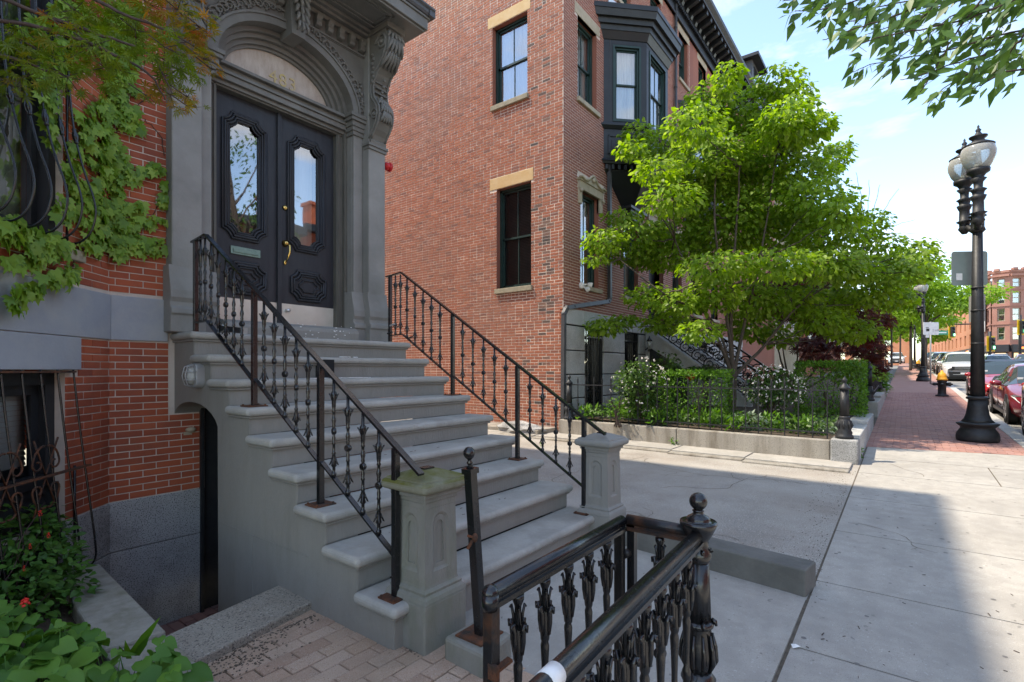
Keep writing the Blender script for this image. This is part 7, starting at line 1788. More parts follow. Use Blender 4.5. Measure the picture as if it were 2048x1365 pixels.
    if suvface: q.box(X0 - .045, X0 - .02, Y0 - .5, Y0 + .5, Z0 + .40, Z0 + .43)
    q.build('chrome_bars', M['rim'], t)
    q = MB(); q.box(X0 - .045, X0 - .03, Y0 - .16, Y0 + .16, Z0 + .44, Z0 + .53); q.build('number_plate', M['white'], t)
    for sy in (1, -1): q = MB(); q.ell((X0 + .09, Y0 + sy * W_ * .66, Z0 + .33), (.05, .07, .05), 10, 6); q.build('fog_lamp', M['headlight'], t)
    q = MB(); q.box(X0 + .15, X0 + L_ - .2, Y0 - W_ * .8, Y0 + W_ * .8, Z0 + .15, Z0 + .35); q.build('underbody', M['carblack'], t)
    q = MB(); q.ell((X0 + K['cab'][0] + .75, Y0, Z0 + K['belt'] + .28), (.04, .11, .04), 8, 6)
    for sy in (1, -1): q.ell((X0 + 2.35, Y0 + sy * .38, Z0 + K['belt'] + .02), (.10, .24, .32), 10, 8)
    q.build('seats', M['carblack'], t)
    q = MB(); q.box(X0 + K['cab'][0] + .18, X0 + K['cab'][0] + .185, Y0 + W_ * .58, Y0 + W_ * .70, Z0 + K['belt'] + .14, Z0 + K['belt'] + .20); q.build('windscreen_sticker', M['white'], t)
    return t
RD = lambda x: GZ(x) - .14
def tilt(t): t.rotation_euler = (0, -.028, 0)
cars = []
for (K, m, nm, x, y, lab, sf) in (
    (SED, 'maroon', 'parked_car', 16.75, -2.92, 'maroon sedan parked at the kerb just behind the nearest lamp post', 0),
    (SED, 'carred', 'parked_car', 23.1, -2.85, 'bright red low sedan with dark roof parked behind the maroon sedan', 0),
    (SUV, 'carwhite', 'parked_car', 40.5, -2.78, 'white sport utility car with black grille parked behind the red sedan', 1),
    (SUV, 'cardark', 'parked_car', 47.0, -2.75, 'black sport utility car parked behind the white one', 1),
    (SED, 'cargrey', 'parked_car', 53.0, -2.75, 'grey sedan in the far row of parked cars behind the black one', 0),
    (SUV, 'carwhite', 'parked_car', 59.5, -2.75, 'small distant white sport utility car in the parked row', 1),
    (SED, 'carsilver', 'parked_car', 66.0, -2.75, 'small distant silver sedan in the parked row', 0),
    (SUV, 'cardark', 'parked_car', 73.0, -2.7, 'farthest dark car in the parked row', 1),
    (SED, 'carwhite', 'moving_car', 50.5, -5.5, 'white sedan in the traffic lane beyond the parked red sedan', 0),
    (SED, 'carwhite', 'moving_car', 69.0, -7.6, 'distant white sedan waiting at the crossing', 0),
    (SED, 'maroon', 'moving_car', 62, -8.7, 'small red car at the right edge of the picture near the shops', 0),
    (SUV, 'carwhite', 'moving_car', 93.0, 1.0, 'tiny white car crossing at the far end of the brick sidewalk', 1)):
    c = make_car(K, M[m], nm, (x, y, RD(x)), lab, suvface=sf); tilt(c)
c = make_car(SUV, M['cardark'], 'parked_car', (11.15, -2.95, RD(13)), 'dark car cut off by the right picture edge, only its rear wheel showing'); tilt(c)
for o_ in COL.objects:
    if o_.name.startswith('body') and o_.parent and 'bright red' in o_.parent.get('label', ''):
        q = MB(); K = SED; x, y, z = 23.1, -2.85, RD(23.1)
        q.add([(x + 2.15, y - .56, z + 1.425), (x + 2.15, y + .56, z + 1.425), (x + 2.6, y + .58, z + 1.492), (x + 2.6, y - .58, z + 1.492), (x + 3.3, y + .56, z + 1.448), (x + 3.3, y - .56, z + 1.448)], [(0, 1, 2, 3), (3, 2, 4, 5)])
        q.build('glass_roof', M['carblack'], o_.parent); break
# ================= VEGETATION =================
def clumps_px(lst, D0, spread, cx0, rx0, seed=1):
    """crown masses: picture ellipse -> ball with its own depth behind or before the trunk"""
    r = random.Random(seed); out = []
    for (cx, cy, rx, ry) in lst:
        k = max(.1, 1 - ((cx - cx0) / rx0) ** 2) ** .5; off = r.uniform(-1, 1) * spread * k; D = D0 + off
        s = D0 / FPX * (D / D0); c = atD(cx, cy, D); out.append((c, rx * s, ry * s))
    return out
def crown(name, cl, dens, kind, size, m, parent, nparts=0, droop=.5, lf='leaf', flat=1.0, rdepth=1.0):
    P = []; Yd = []; Nn = []
    for (c, rx, rz) in cl:
        n = int(dens * rx * (rz + .15 * rx) * 3.1); n = max(n, 6)
        d = RNG.normal(size=(n, 3)); d /= np.linalg.norm(d, axis=1, keepdims=True); q_ = RNG.uniform(.15, 1, n) ** .45
        p = np.array(c) + d * q_[:, None] * np.array([rx * rdepth, rx * rdepth, rz]); P.append(p)
        yd = d * np.array([1, 1, .25]) + RNG.normal(0, .45, (n, 3)) + np.array([0, 0, -droop]); Yd.append(yd)
        nn = np.array([0, 0, 1.0]) + RNG.normal(0, .38, (n, 3)) + d * .35; Nn.append(nn)
    P = np.vstack(P); Yd = np.vstack(Yd); Nn = np.vstack(Nn); sz = RNG.uniform(.55, 1.2, len(P)) * size
    return leaves(name, kind, P, Yd, Nn, sz, m, parent, nparts, lf)
def limb(mb, pts, r0, r1, n=7, wob=.0, seed=0):
    r = random.Random(seed); Q = []; S_ = 5
    pts = [Vector(p) for p in pts]
    for i in range(len(pts) - 1):
        p0 = pts[max(i - 1, 0)]; p1 = pts[i]; p2 = pts[i + 1]; p3 = pts[min(i + 2, len(pts) - 1)]
        for j in range(S_):
            t = j / S_; Q.append(.5 * ((2 * p1) + (p2 - p0) * t + (2 * p0 - 5 * p1 + 4 * p2 - p3) * t * t + (3 * p1 - p0 - 3 * p2 + p3) * t ** 3) + Vector((r.uniform(-wob, wob), r.uniform(-wob, wob), r.uniform(-wob, wob))))
    Q.append(pts[-1]); k = len(Q); mb.tube(Q, [lerp(r0, r1, (i / (k - 1)) ** .7) for i in range(k)], n)

# ---- dogwood ----
dog = thing('dogwood_tree', (12, 3.03, .5), 'bright green layered tree in the garden of the corner house, sunlit on top', 'tree')
DC = [(1455, 158, 30, 30), (1420, 200, 50, 30), (1555, 165, 52, 22), (1598, 192, 32, 26), (1500, 222, 75, 32), (1580, 232, 55, 28), (1390, 248, 60, 30), (1480, 270, 90, 34), (1600, 262, 62, 24), (1640, 250, 34, 16), (1275, 272, 36, 22), (1262, 300, 30, 16), (1330, 292, 62, 28),
      (1420, 312, 85, 32), (1530, 312, 85, 34), (1318, 340, 55, 20), (1395, 360, 75, 30), (1500, 362, 85, 36), (1595, 350, 75, 32), (1682, 296, 26, 12), (1655, 318, 45, 22), (1345, 398, 62, 24), (1430, 410, 85, 32), (1535, 412, 85, 36), (1630, 400, 68, 36), (1685, 425, 38, 34),
      (1245, 434, 38, 11), (1205, 482, 40, 22), (1272, 470, 62, 22), (1350, 468, 75, 26), (1450, 470, 85, 32), (1555, 472, 85, 32), (1655, 470, 75, 32), (1735, 448, 42, 26), (1190, 520, 24, 10), (1262, 508, 60, 14), (1335, 516, 75, 20), (1440, 532, 80, 24), (1550, 530, 85, 26), (1650, 530, 80, 28), (1750, 505, 66, 30), (1822, 520, 50, 22), (1850, 492, 24, 16), (1800, 545, 60, 20),
      (1295, 592, 45, 22), (1360, 605, 52, 25), (1425, 590, 55, 30), (1500, 598, 62, 30), (1580, 600, 60, 28), (1660, 600, 66, 30), (1735, 580, 62, 28), (1790, 596, 40, 20), (1212, 652, 42, 16), (1250, 640, 30, 10), (1330, 645, 55, 18), (1400, 662, 42, 20), (1500, 650, 55, 26), (1555, 672, 38, 20), (1700, 660, 52, 22), (1640, 640, 55, 22), (1450, 350, 60, 30), (1560, 260, 60, 30), (1600, 440, 60, 30), (1480, 430, 60, 30), (1700, 540, 50, 24)]
dcl = clumps_px(DC, 11.35, 1.7, 1510, 380, 3)
dcl = [(c, a * 1.04, b * 1.2) for c, a, b in dcl]
crown('crown', dcl, 640, 'ellip', .13, M['leafdog'], dog, nparts=300, droop=.62)
tb = Vector((12.0, 3.03, .45)); fork = onX(1466, 742, 12.0); tm = MB(); limb(tm, [tb, tb + Vector((.02, .01, .4)), fork], .105, .085, 10, .006); tm.build('trunk', M['bark'], dog)
mains = []
for (a, b, c, r) in (((1440, 690), (1400, 600), (1350, 480), .05), ((1462, 640), (1470, 500), (1480, 330), .065), ((1490, 640), (1520, 520), (1555, 300), .05), ((1530, 690), (1600, 610), (1720, 530), .05), ((1450, 600), (1430, 430), (1440, 230), .045), ((1425, 640), (1330, 590), (1240, 520), .035)):
    pts = [fork - Vector((0, 0, .15))] + [atD(p[0], p[1], 11.35 + random.uniform(-.5, .5) * (i + 1) * .5) for i, p in enumerate((a, b, c))]
    q = MB(); limb(q, pts, r, .012, 8, .012, int(r * 1000)); q.build('limb', M['bark'], dog); mains.append(pts)
q = MB()
for (c, rx, rz) in dcl:
    best = min((p for pts in mains for p in pts[1:]), key=lambda p: (p - c).length + max(0, p.z - c.z) * 2)
    limb(q, [best, best.lerp(c, .5) + Vector((0, 0, -.08)), c], .022, .005, 5, .02, 5)
    for k in range(4):
        e = c + Vector((random.uniform(-1, 1) * rx, random.uniform(-1, 1) * rx, random.uniform(-.5, .5) * rz)); q.tube([c, c.lerp(e, .5) + Vector((0, 0, .04)), e], [.007, .005, .002], 4)
q.build('branches', M['bark'], dog, kind='stuff')

# ---- red maple behind it ----
rm = thing('red_maple', (19.5, 3.4, .9), 'dark red leaved maple behind the garden fence, past the dogwood', 'tree')
RC = [(1640, 600, 60, 24), (1700, 610, 55, 26), (1600, 570, 60, 22), (1660, 650, 60, 26), (1720, 660, 45, 28), (1740, 700, 38, 26), (1690, 690, 50, 22), (1620, 690, 40, 20), (1560, 560, 40, 18), (1580, 620, 50, 24), (1760, 640, 30, 20), (1500, 575, 40, 16), (1755, 735, 22, 16), (1640, 720, 40, 16), (1540, 600, 40, 20)]
rcl = clumps_px(RC, 15.5, 1.2, 1650, 200, 4)
crown('crown', rcl, 420, 'maple', .14, M['leafred'], rm, droop=.7, flat=.6)
rb = atD(1585, 768, 15.5); rb.z = .8
for k, (px, py) in enumerate(((1560, 660), (1600, 650), (1640, 660), (1680, 670), (1540, 640), (1720, 700))):
    q = MB(); limb(q, [rb, rb.lerp(atD(px, py, 15.5), .5) + Vector((0, 0, -.1)), atD(px, py, 15.5 + random.uniform(-.6, .6))], .05, .01, 6, .015, k); q.build('trunk' if k == 0 else 'limb', M['bark'], rm)

# ---- garden shrubs ----
def shrub(name, px, py, rx, ry, D, dens, kind, size, m, label, flowers=None, boxy=False, stems=True, nparts=0):
    c = atD(px, py, D); s = D / FPX; t = thing(name, (c.x, c.y, .5), label, 'shrub')
    if boxy:
        n = int(dens); P = np.array(c) + (RNG.uniform(-1, 1, (n, 3))) * np.array([.75 * rx * s, rx * s * 1.0, ry * s]); f = RNG.integers(0, 3, n)
        P = np.array(c) + RNG.uniform(-1, 1, (n, 3)) * np.array([.7 * rx * s, rx * s, ry * s]); d = P - np.array(c)
        nn = d / np.array([.7 * rx * s, rx * s, ry * s]); k_ = np.abs(nn).max(axis=1)[:, None]; P = np.array(c) + d / k_ * RNG.uniform(.82, 1.03, (n, 1)); nd = nn / np.linalg.norm(nn, axis=1, keepdims=True)
        leaves('foliage', kind, P, nd * .6 + RNG.normal(0, .5, (n, 3)), nd + RNG.normal(0, .6, (n, 3)) + np.array([0, 0, .4]), RNG.uniform(.7, 1.2, n) * size, m, t)
    else:
        r = random.Random(int(px)); cl = [(c + Vector((r.uniform(-.6, .6) * rx * s, r.uniform(-.6, .6) * rx * s, r.uniform(-.6, .6) * ry * s)), rx * s * r.uniform(.3, .55), ry * s * r.uniform(.25, .5)) for _ in range(9)] + [(c, rx * s * .8, ry * s * .85)]
        crown('foliage', cl, dens, kind, size, m, t, droop=.3)
    if stems:
        q = MB()
        for k in range(7): e = c + Vector((random.uniform(-.7, .7) * rx * s, random.uniform(-.7, .7) * rx * s, random.uniform(0, .7) * ry * s)); limb(q, [(c.x + random.uniform(-.1, .1), c.y + random.uniform(-.1, .1), .45), c.lerp(e, .4), e], .014, .004, 5, .01, k)
        q.build('stems', M['twig'], t, kind='stuff')
    if flowers:
        n = flowers; P, d = clump(c, (rx * s, rx * s, ry * s * .95), n, .75)
        keep = (P - np.array(c)) @ np.array([-FW[0], -FW[1], .35]) > -.1 * rx * s
        P, d = P[keep], d[keep]; n = len(P)
        for a in range(2): o_ = leaves('blossom', 'tri', P + RNG.normal(0, .012, (n, 3)), RNG.normal(0, 1, (n, 3)), d + RNG.normal(0, .5, (n, 3)), RNG.uniform(.035, .065, n), M['petal'], t)
    return t
shrub('flowering_shrub', 1275, 770, 62, 62, 10.6, 560, 'ellip', .085, M['leafdark'], 'loose shrub with pale pink blossom behind the fence, left of the clipped hedge', flowers=130)
shrub('clipped_hedge', 1392, 795, 62, 52, 10.5, 5200, 'tri', .055, M['leafbox'], 'square clipped bright green hedge just left of the dogwood trunk', boxy=True)
shrub('white_flowering_shrub', 1545, 775, 62, 50, 10.0, 520, 'ellip', .075, M['leafdark'], 'arching shrub covered in white blossom right of the dogwood trunk', flowers=240)
shrub('clipped_hedge', 1660, 775, 58, 50, 11.2, 6200, 'tri', .055, M['leafbox'], 'clipped green hedge in the street side corner of the garden', boxy=True)
shrub('young_green_shrub', 1235, 815, 32, 28, 10.4, 420, 'tri', .06, M['leafbox'], 'small lime green shrub at the alley side of the pale pink flowering one')
shrub('silver_plant', 1500, 842, 42, 20, 9.4, 700, 'lance', .10, M['leafsage'], 'low silvery leaved plant at the fence foot beside the trunk')
shrub('silver_plant', 1640, 855, 45, 18, 9.0, 700, 'lance', .10, M['leafsage'], 'low silvery leaved plant near the front corner of the fence')
shrub('dark_climber', 1330, 735, 40, 38, 11.6, 500, 'ellip', .09, M['leafdark'], 'dark shrub in front of the door under the granite stoop')
shrub('garden_bush', 1700, 745, 60, 30, 15.0, 420, 'ellip', .11, M['leafivy'], 'broad leaved bush below the red maple')
shrub('grassy_clump', 1752, 770, 22, 32, 19.0, 600, 'lance', .22, M['leafbox'], 'tall grassy green clump spilling over the wall onto the brick sidewalk', stems=False)
shrub('garden_bush', 1745, 700, 26, 40, 24.0, 300, 'ellip', .14, M['leafdark'], 'dark green bush at the far end of the garden fence line')
shrub('foundation_plant', 1410, 745, 40, 16, 12.2, 400, 'ellip', .12, M['leafdark'], 'dark planting below the granite cheek wall behind the hedge')
q = MB(); c = atD(1380, 752, 11.8); q.ell(c, (.11, .11, .11), 12, 8); tag(q.build('garden_ball', M['petalred'], loc=c), 'faded red round planter ball behind the clipped hedge', 'ornament')

# ---- street trees ----
def streettree(x, y, h, r, label, m=M['leafyel'], dens=95, size=.26, seed=0, tr=.12, cz=None):
    z = GZ(x); t = thing('street_tree', (x, y, z), label, 'tree', 'trees lining the street'); R_ = random.Random(seed)
    top = Vector((x, y, z + h * .42)); q = MB(); limb(q, [(x, y, z - .05), (x + .05, y, z + h * .2), top], tr, tr * .75, 8, .01, seed); q.build('trunk', M['bark'], t)
    cl = []
    for i in range(26):
        a = R_.uniform(0, 2 * PI); rr = R_.uniform(.1, .85) * r; zz = z + h * R_.uniform(.45, .97); k = 1 - abs((zz - z) / h - .62) * 1.6
        cl.append((Vector((x + rr * math.cos(a) * k * 1.1, y + rr * math.sin(a) * k * 1.1, zz)), r * R_.uniform(.25, .42), r * R_.uniform(.10, .18)))
    for i, (c, a, b) in enumerate(cl[:9]): q = MB(); limb(q, [top - Vector((0, 0, .2)), top.lerp(c, .5) + Vector((0, 0, .1)), c], tr * .5, .02, 5, .02, i); q.build('limb', M['bark'], t)
    crown('crown', cl, dens, 'ellip', size, m, t, droop=.5)
streettree(48.5, -1.2, 9.0, 4.2, 'light green street tree whose trunk stands beside the second lamp post', seed=2)
streettree(58, -.4, 9.5, 3.6, 'second light green street tree behind the first', seed=5)
streettree(72, 1.2, 10.0, 4.2, 'third street tree farther down the sidewalk', seed=8, dens=60, size=.32)
streettree(38, 4.2, 7.2, 2.9, 'green tree leaning from the gardens toward the sidewalk', seed=12, m=M['leafivy'])
streettree(86, .5, 9.5, 4.0, 'far street tree near the crossing', seed=15, dens=50, size=.4)
streettree(104, -2.5, 8.0, 4.0, 'tree past the crossing in front of the orange brick shops', seed=18, dens=45, size=.42)
streettree(125, 3, 12, 7, 'large far tree closing the end of the street', seed=21, dens=20, size=.6)
bt = thing('bare_tree', (27, 4.4, .8), 'thin bare twigs reaching above the dogwood crown at its right shoulder', 'tree'); q = MB(); R_ = random.Random(3)
b0 = Vector((27, 4.4, .8)); t0 = atD(1735, 470, 24.2); limb(q, [b0, b0.lerp(t0, .5), t0], .07, .03, 6)
for (px, py) in ((1712, 345), (1738, 360), (1720, 400), (1798, 378), (1780, 430), (1830, 440), (1760, 370), (1800, 470), (1838, 468), (1700, 430)): limb(q, [t0, t0.lerp(atD(px, py, 24), .5) + Vector((.2, 0, .1)), atD(px, py, 24 + R_.uniform(-1, 1))], .022, .007, 4, .03, px)
q.build('twigs', M['twig'], bt, kind='stuff')

# ---- overhanging branches, top right ----
oh = thing('overhanging_tree', (5.6, -1.25, GZ(5.6)), 'dark green pointed leaves of a street tree hanging into the top right corner', 'tree')
q = MB(); limb(q, [(5.6, -1.25, 0), (5.62, -1.25, 2.4), (5.75, -1.2, 4.6), (5.7, -1.5, 6.6)], .13, .06, 10); q.build('trunk', M['bark'], oh)
ocr = [(Vector((5.6 + 1.5 * math.sin(i * 2.4), -2.9 + 1.25 * math.cos(i * 1.9), 5.0 + .42 * (i % 8))), .85, .45) for i in range(16)]
crown('upper_crown', ocr, 70, 'lance', .16, M['leafash'], oh, droop=.7)
for i, (c, a, b) in enumerate(ocr[:10]): q = MB(); limb(q, [(5.7, -1.3, 4.2 + .2 * i), Vector((5.7, -1.6, 5.0)).lerp(c, .5), c], .04, .01, 6, .02, i); q.build('limb', M['bark'], oh)
TW = [[(2090, -30), (1960, 30), (1860, 55), (1770, 72), (1700, 95)], [(2090, 50), (1970, 78), (1880, 105), (1800, 118), (1740, 130), (1695, 150)], [(2090, 95), (2000, 120), (1930, 150), (1880, 185), (1855, 215)], [(2090, 135), (2010, 145), (1965, 170), (1930, 180)],
      [(1980, -40), (1850, -5), (1720, 18), (1625, 8)], [(1850, -50), (1680, 12), (1590, 22)], [(1950, -40), (1800, 28), (1710, 58), (1645, 80)], [(1780, -50), (1640, -8), (1565, 2)], [(2090, 10), (1990, 5), (1900, 35), (1840, 85), (1795, 118)], [(2090, 62), (1985, 105), (1905, 128), (1845, 150), (1800, 160)],
      [(2000, -40), (1930, 40), (1880, 120), (1840, 185)], [(2060, -40), (2000, 50), (1960, 110), (1950, 150)], [(1900, -40), (1850, 30), (1780, 75)], [(2090, 20), (2040, 80), (2010, 120), (1985, 150)], [(1780, -30), (1740, 30), (1690, 45)], [(2090, -20), (2000, -10), (1890, 10), (1790, 50), (1730, 70)]]
P = []; Yd = []; Nn = []; q = MB(); hub = Vector((5.9, -1.1, 4.6))
dn = np.array([-RT[0] * .75 + 0, -RT[1] * .75, -.85])
for k, tw in enumerate(TW):
    D = 3.7 + 1.5 * ((k * 37) % 10) / 10; pts = [atD(px, py, D + .12 * i) for i, (px, py) in enumerate(tw)]
    limb(q, pts, .010, .003, 5, .006, k); limb(q, [hub, hub.lerp(pts[0], .6) + Vector((0, 0, .25)), pts[0]], .03, .01, 6)
    for a, b in zip(pts, pts[1:]):
        m_ = max(2, int((b - a).length / .042))
        for j in range(m_):
            c = a.lerp(b, j / m_)
            sb = c + Vector((random.gauss(0, .05), random.gauss(0, .05), random.gauss(-.02, .05))); q.tube([c, sb], [.0025, .0015], 3)
            for l in range(random.choice((1, 2, 2, 3))):
                P.append(tuple(sb + Vector((random.gauss(0, .03),) * 1 + (random.gauss(0, .03), random.gauss(0, .02))))); Yd.append(dn + RNG.normal(0, .42, 3)); Nn.append(np.array([-FW[0], -FW[1], .5]) * .8 + RNG.normal(0, .55, 3))
leaves('crown', 'lance', P, Yd, Nn, RNG.uniform(.11, .19, len(P)), M['leafash'], oh, 300)
q.build('twigs', M['twig'], oh, kind='stuff')

# ---- turning maple branch, top left ----
tm_ = thing('turning_maple', (-.9, 2.6, 0), 'japanese maple branch with green and orange leaves hanging in the top left corner', 'tree')
hubm = Vector((-.9, 2.6, 3.4)); q = MB(); limb(q, [(-.9, 2.6, 0), (-.95, 2.6, 1.8), hubm], .07, .05, 8); q.build('trunk', M['bark'], tm_)
MC_G = [(330, 95, 60, 34), (270, 60, 75, 38), (185, 92, 85, 34), (95, 112, 70, 32), (135, 155, 80, 24), (50, 85, 50, 26), (230, 30, 80, 24), (60, 150, 50, 20), (355, 140, 48, 28), (150, 20, 60, 18), (210, 135, 60, 20), (30, 175, 35, 14)]
MC_O = [(355, 20, 70, 24), (400, 55, 40, 32), (405, 118, 28, 22), (340, 190, 50, 12), (378, 215, 34, 10), (290, 190, 22, 12), (375, 85, 40, 26), (425, 140, 16, 12), (110, 40, 24, 8), (300, 10, 50, 14), (375, 195, 30, 12), (135, 60, 30, 10)]
M['leafmapleg'] = leafmat('green_maple_leaf', [(.08, .14, .014), (.12, .19, .016), (.16, .22, .018), (.10, .16, .02), (.22, .18, .015)], trans=.4)
M['leafmapleo'] = leafmat('orange_maple_leaf', [(.34, .16, .012), (.14, .17, .015), (.42, .18, .015), (.12, .16, .015), (.28, .16, .012), (.10, .15, .012), (.40, .12, .018), (.12, .16, .014), (.30, .07, .03)], trans=.4)
gcl = clumps_px(MC_G, 3.0, .35, 200, 300, 8); ocl = clumps_px(MC_O, 2.95, .25, 350, 200, 9)
crown('crown_green', gcl, 1050, 'maple', .052, M['leafmapleg'], tm_, 160, droop=.55); crown('crown_orange', ocl, 1000, 'maple', .050, M['leafmapleo'], tm_, 140, droop=.6)
q = MB()
for br in (((-150, -60), (60, 20), (200, 70), (300, 110), (345, 190)), ((-150, 20), (100, 60), (230, 110), (300, 150), (330, 200)), ((-100, -120), (150, -20), (250, 30), (330, 60), (400, 100)), ((-150, 100), (0, 110), (90, 140), (160, 160))):
    pts = [atD(px, py, 2.95) for px, py in br]; limb(q, [hubm, pts[0]] + pts, .022, .004, 6, .004, br[0][0])
for (c, rx, rz) in gcl + ocl:
    for k in range(5): e = c + Vector((random.uniform(-1, 1) * rx, random.uniform(-1, 1) * rx, random.uniform(-1, 1) * rz)); q.tube([c + Vector((-.08, 0, .03)), c, e], [.004, .003, .0012], 4)
q.build('branches', M['twig'], tm_, kind='stuff')

# ---- ivy on the bay ----
iv = thing('ivy_vine', FB.p(1.9, .02, 2.3), 'bright green ivy climbing the brick bay between the barred window and the doorway', 'climbing plant')
IV = [(140, 25, 42, 38), (185, 60, 55, 42), (240, 60, 48, 45), (120, 110, 42, 38), (100, 150, 40, 24), (235, 120, 40, 45), (248, 172, 30, 26), (225, 205, 40, 32), (252, 228, 26, 20), (195, 268, 36, 34), (215, 310, 42, 36), (238, 345, 44, 24), (292, 340, 34, 14), (150, 330, 20, 50), (195, 385, 55, 32), (215, 430, 62, 34), (225, 478, 62, 34),
      (300, 492, 36, 18), (292, 440, 42, 12), (330, 390, 10, 30), (130, 415, 22, 32), (55, 470, 58, 22), (105, 492, 60, 20), (25, 450, 30, 20), (120, 556, 42, 16), (55, 576, 50, 12), (30, 600, 14, 12), (140, 538, 24, 12), (318, 330, 16, 8), (270, 410, 24, 10), (95, 200, 20, 50), (70, 60, 40, 30), (255, 20, 40, 25), (100, 260, 12, 40), (262, 250, 22, 16), (175, 230, 20, 30), (40, 520, 40, 10)]
def surf(px, py, o=0.0):
    p = on45(px, py, o) if px < 218 else onY(px, py, 5.44 - o)
    n = Vector((.7071, -.7071, 0)) if px < 218 else Vector((0, -1, 0)); return p, n
P = []; Yd = []; Nn = []
for (cx, cy, rx, ry) in IV:
    n = int(rx * ry * .042) + 4
    for i in range(n):
        a = random.uniform(0, 2 * PI); k = random.random() ** .6; px, py = cx + rx * k * math.cos(a), cy + ry * k * math.sin(a)
        p, n_ = surf(px, py, random.uniform(.015, .07) + (.05 if py > 440 and px < 150 else 0))
        P.append(tuple(p)); s_ = Vector((-n_.y, n_.x, 0)) * random.gauss(0, .45); Yd.append(tuple(n_ * .28 + s_ + Vector((0, 0, -1)))); Nn.append(tuple(n_ + Vector((0, 0, .45)) + Vector((random.gauss(0, .42), random.gauss(0, .42), random.gauss(0, .38)))))
leaves('foliage', 'ivy', P, Yd, Nn, RNG.uniform(.045, .105, len(P)), M['leafivy'], iv, 300)
q = MB()
for path in (((250, 520), (235, 430), (215, 330), (245, 220), (240, 100), (180, 20)), ((240, 480), (300, 440), (330, 390)), ((225, 340), (290, 335), (330, 330)), ((240, 500), (150, 500), (60, 480)), ((160, 500), (140, 540), (60, 575), (30, 610)), ((250, 230), (290, 200), (320, 170), (300, 100)), ((200, 300), (140, 220), (120, 120)), ((300, 495), (332, 480), (335, 420)), ((290, 240), (320, 270), (332, 320))):
    pts = []
    for (a, b), (c, d) in zip(path, path[1:]):
        for j in range(5): t = j / 5; pts.append(surf(a + (c - a) * t + random.uniform(-3, 3), b + (d - b) * t + random.uniform(-3, 3), .014)[0])
    q.tube(pts, .0035, 5)
q.build('vine_stems', M['twig'], iv, kind='stuff')

# ---- garden bed at the left ----
vp = thing('ground_cover_plant', (.2, 2.4, .05), 'broad heart leaved green plants filling the garden bed in the lower left corner', 'plant')
P = []; Yd = []; Nn = []; Sz = []; q = MB()
k = 0
while k < 1150:
    x = random.uniform(-.35, 1.08); y = random.uniform(2.0, 4.3)
    lim = .84 if y > 3.0 else 1.0
    if x > lim or (y > 3.7 and x > .7 - (y - 3.7) * .3): continue
    h = random.uniform(.08, .36) * (1 - .5 * max(0, (x - .4) / .6)) + .04 + (.06 if x > .86 else 0)
    p = Vector((x, y, h)); a = random.uniform(0, 2 * PI)
    yd = Vector((math.cos(a) - .15, math.sin(a) - .45, -.35 + random.gauss(0, .15))); nn = Vector((random.gauss(-.10, .38), random.gauss(-.28, .38), 1))
    P.append(tuple(p)); Yd.append(tuple(yd)); Nn.append(tuple(nn)); Sz.append(random.uniform(.045, .125)); q.tube([(x - yd.x * .05, y - yd.y * .05, .03), (x, y, h)], [.003, .002], 3); k += 1
leaves('foliage', 'heart', P, Yd, Nn, Sz, M['leafviolet'], vp, 300); q.build('stalks', M['leafviolet'], vp, kind='stuff')
rs_ = thing('rose_bush', (.45, 4.1, .0), 'rose bush with small red flowers in front of the barred basement window', 'shrub')
rcl = [(atD(px, py, D), r, r * .7) for px, py, D, r in ((30, 1090, 3.5, .32), (70, 1060, 3.6, .20), (20, 1160, 3.3, .35), (95, 1110, 3.5, .20), (60, 1140, 3.3, .28), (-20, 1080, 3.4, .35), (110, 1165, 3.4, .2), (150, 1185, 3.4, .16), (0, 1220, 3.0, .3), (105, 1060, 3.6, .12), (90, 1025, 3.6, .10))]
crown('foliage', rcl, 1050, 'ellip', .062, M['leafrose'], rs_, 300, droop=.1)
q = MB()
for (c, rx, rz) in rcl: limb(q, [(c.x + random.uniform(-.1, .1), c.y + .05, 0), c.lerp(Vector((.4, 4.0, .2)), .4), c + Vector((0, 0, rz))], .006, .002, 5, .01, int(rx * 100))
q.build('stems', M['twig'], rs_, kind='stuff')
for i, (px, py, s, D) in enumerate(((80, 1022, .014, 3.45), (97, 1066, .011, 3.3), (60, 1088, .009, 3.2), (48, 1132, .008, 3.1), (50, 1199, .024, 2.75))):
    c = atD(px, py, D); q = MB()
    for j in range(9):
        a = j * 2.4; r_ = s * (.3 + .08 * j); s = s * .97; q.ell(c + Vector((math.cos(a) * r_, math.sin(a) * r_, -.004 * j)), (s * .55, s * .5, s * .22), 7, 5, rot=Matrix.Rotation(a, 3, 'Z') @ Matrix.Rotation(.6, 3, 'Y'))
    q.build('rose_flower', M['petalred'], rs_)
ir = thing('iris_plant', (.84, 2.62, .06), 'upright sword shaped leaves leaning over the mossy coping', 'plant')
for (a, b, w) in (((262, 1310), (322, 1232), .022), ((272, 1312), (300, 1268), .018), ((250, 1315), (238, 1292), .014), ((258, 1318), (250, 1280), .014)):
    p0 = atD(*a, 2.62); p1 = atD(*b, 2.58); mid = p0.lerp(p1, .5); sd = Vector((RT[0], RT[1], 0)) * w
    MB().add([p0 - sd, p0 + sd, mid + sd * 1.1, mid - sd * 1.1, p1], [(0, 1, 2, 3), (3, 2, 4)]).build('blade', M['leafbox'], ir)
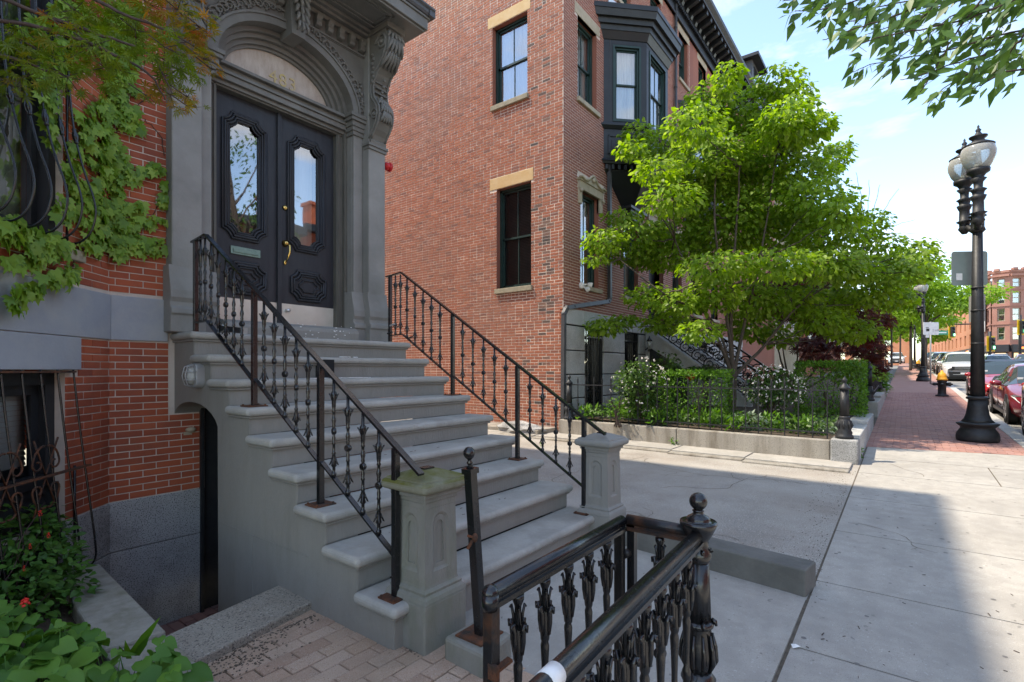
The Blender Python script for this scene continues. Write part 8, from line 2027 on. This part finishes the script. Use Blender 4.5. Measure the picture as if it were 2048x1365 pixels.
# weeds in the cracks
def weed(p, label, n=26, h=.10, m='leafbox'):
    t = thing('weed', p, label, 'weed'); P_, d = clump(Vector(p) + Vector((0, 0, h * .5)), (h * .4, h * .4, h * .55), n)
    leaves('foliage', 'ellip', P_, d + RNG.normal(0, .3, (n, 3)), RNG.normal(0, .4, (n, 3)) + np.array([0, 0, 1]), h * .33, M[m], t)
for i, (px, py, h, lab) in enumerate(((696, 1215, .10, 'tiny green weed at the side of the bottom stoop step'), (755, 1262, .05, 'tiny weed beside the plinth of the mossy pedestal'), (1347, 893, .16, 'weed growing at the middle of the granite garden wall foot'), (1657, 912, .2, 'bushy weed at the foot of the garden wall near its corner'), (1126, 862, .2, 'weed at the foot of the drainpipe on the corner house'), (1718, 915, .16, 'weed on the street side of the wall corner'), (1083, 893, .08, 'weed beside the grey stone in the alley'), (905, 1300, .04, 'tiny weed at the foot of the chipped concrete block'))):
    p = onG(px, py); weed((p.x, p.y, max(0, p.z) + .0), lab, h=h)

# low planting along the fence foot
gp = thing('low_border_plants', (10.2, 3.2, .5), 'mixed low green planting filling the garden bed right behind the spiked fence', 'plants')
n = 5200; P = np.stack([RNG.uniform(9.78, 11.6, n), RNG.uniform(.95, 5.9, n), RNG.uniform(0, 1, n) ** 1.4], 1); P[:, 0] += (P[:, 1] - .9) * .05
P[:, 2] = .50 + P[:, 2] * (.10 + .16 * (1 + np.sin(P[:, 1] * 4.1) * np.cos(P[:, 0] * 3.3)) * .5 + .08)
leaves('foliage', 'ellip', P, RNG.normal(0, 1, (n, 3)) + np.array([-.4, 0, -.2]), RNG.normal(0, .45, (n, 3)) + np.array([-.2, -.1, 1]), RNG.uniform(.05, .10, n), M['leafdark'], gp)
fr_ = thing('fern_clumps', (10.0, 4.9, .5), 'bright fern like tufts between the silvery plants and the fence', 'plants'); n = 700
c_ = RNG.integers(0, 9, n); P = np.stack([10.0 + .25 * np.sin(c_ * 2.1) + RNG.normal(0, .1, n), 1.4 + c_ * .5 + RNG.normal(0, .12, n), RNG.uniform(.55, .8, n)], 1)
leaves('foliage', 'lance', P, RNG.normal(0, .6, (n, 3)) + np.array([0, 0, .5]), RNG.normal(0, .6, (n, 3)) + np.array([0, 0, 1]), RNG.uniform(.08, .16, n), M['leafbox'], fr_)
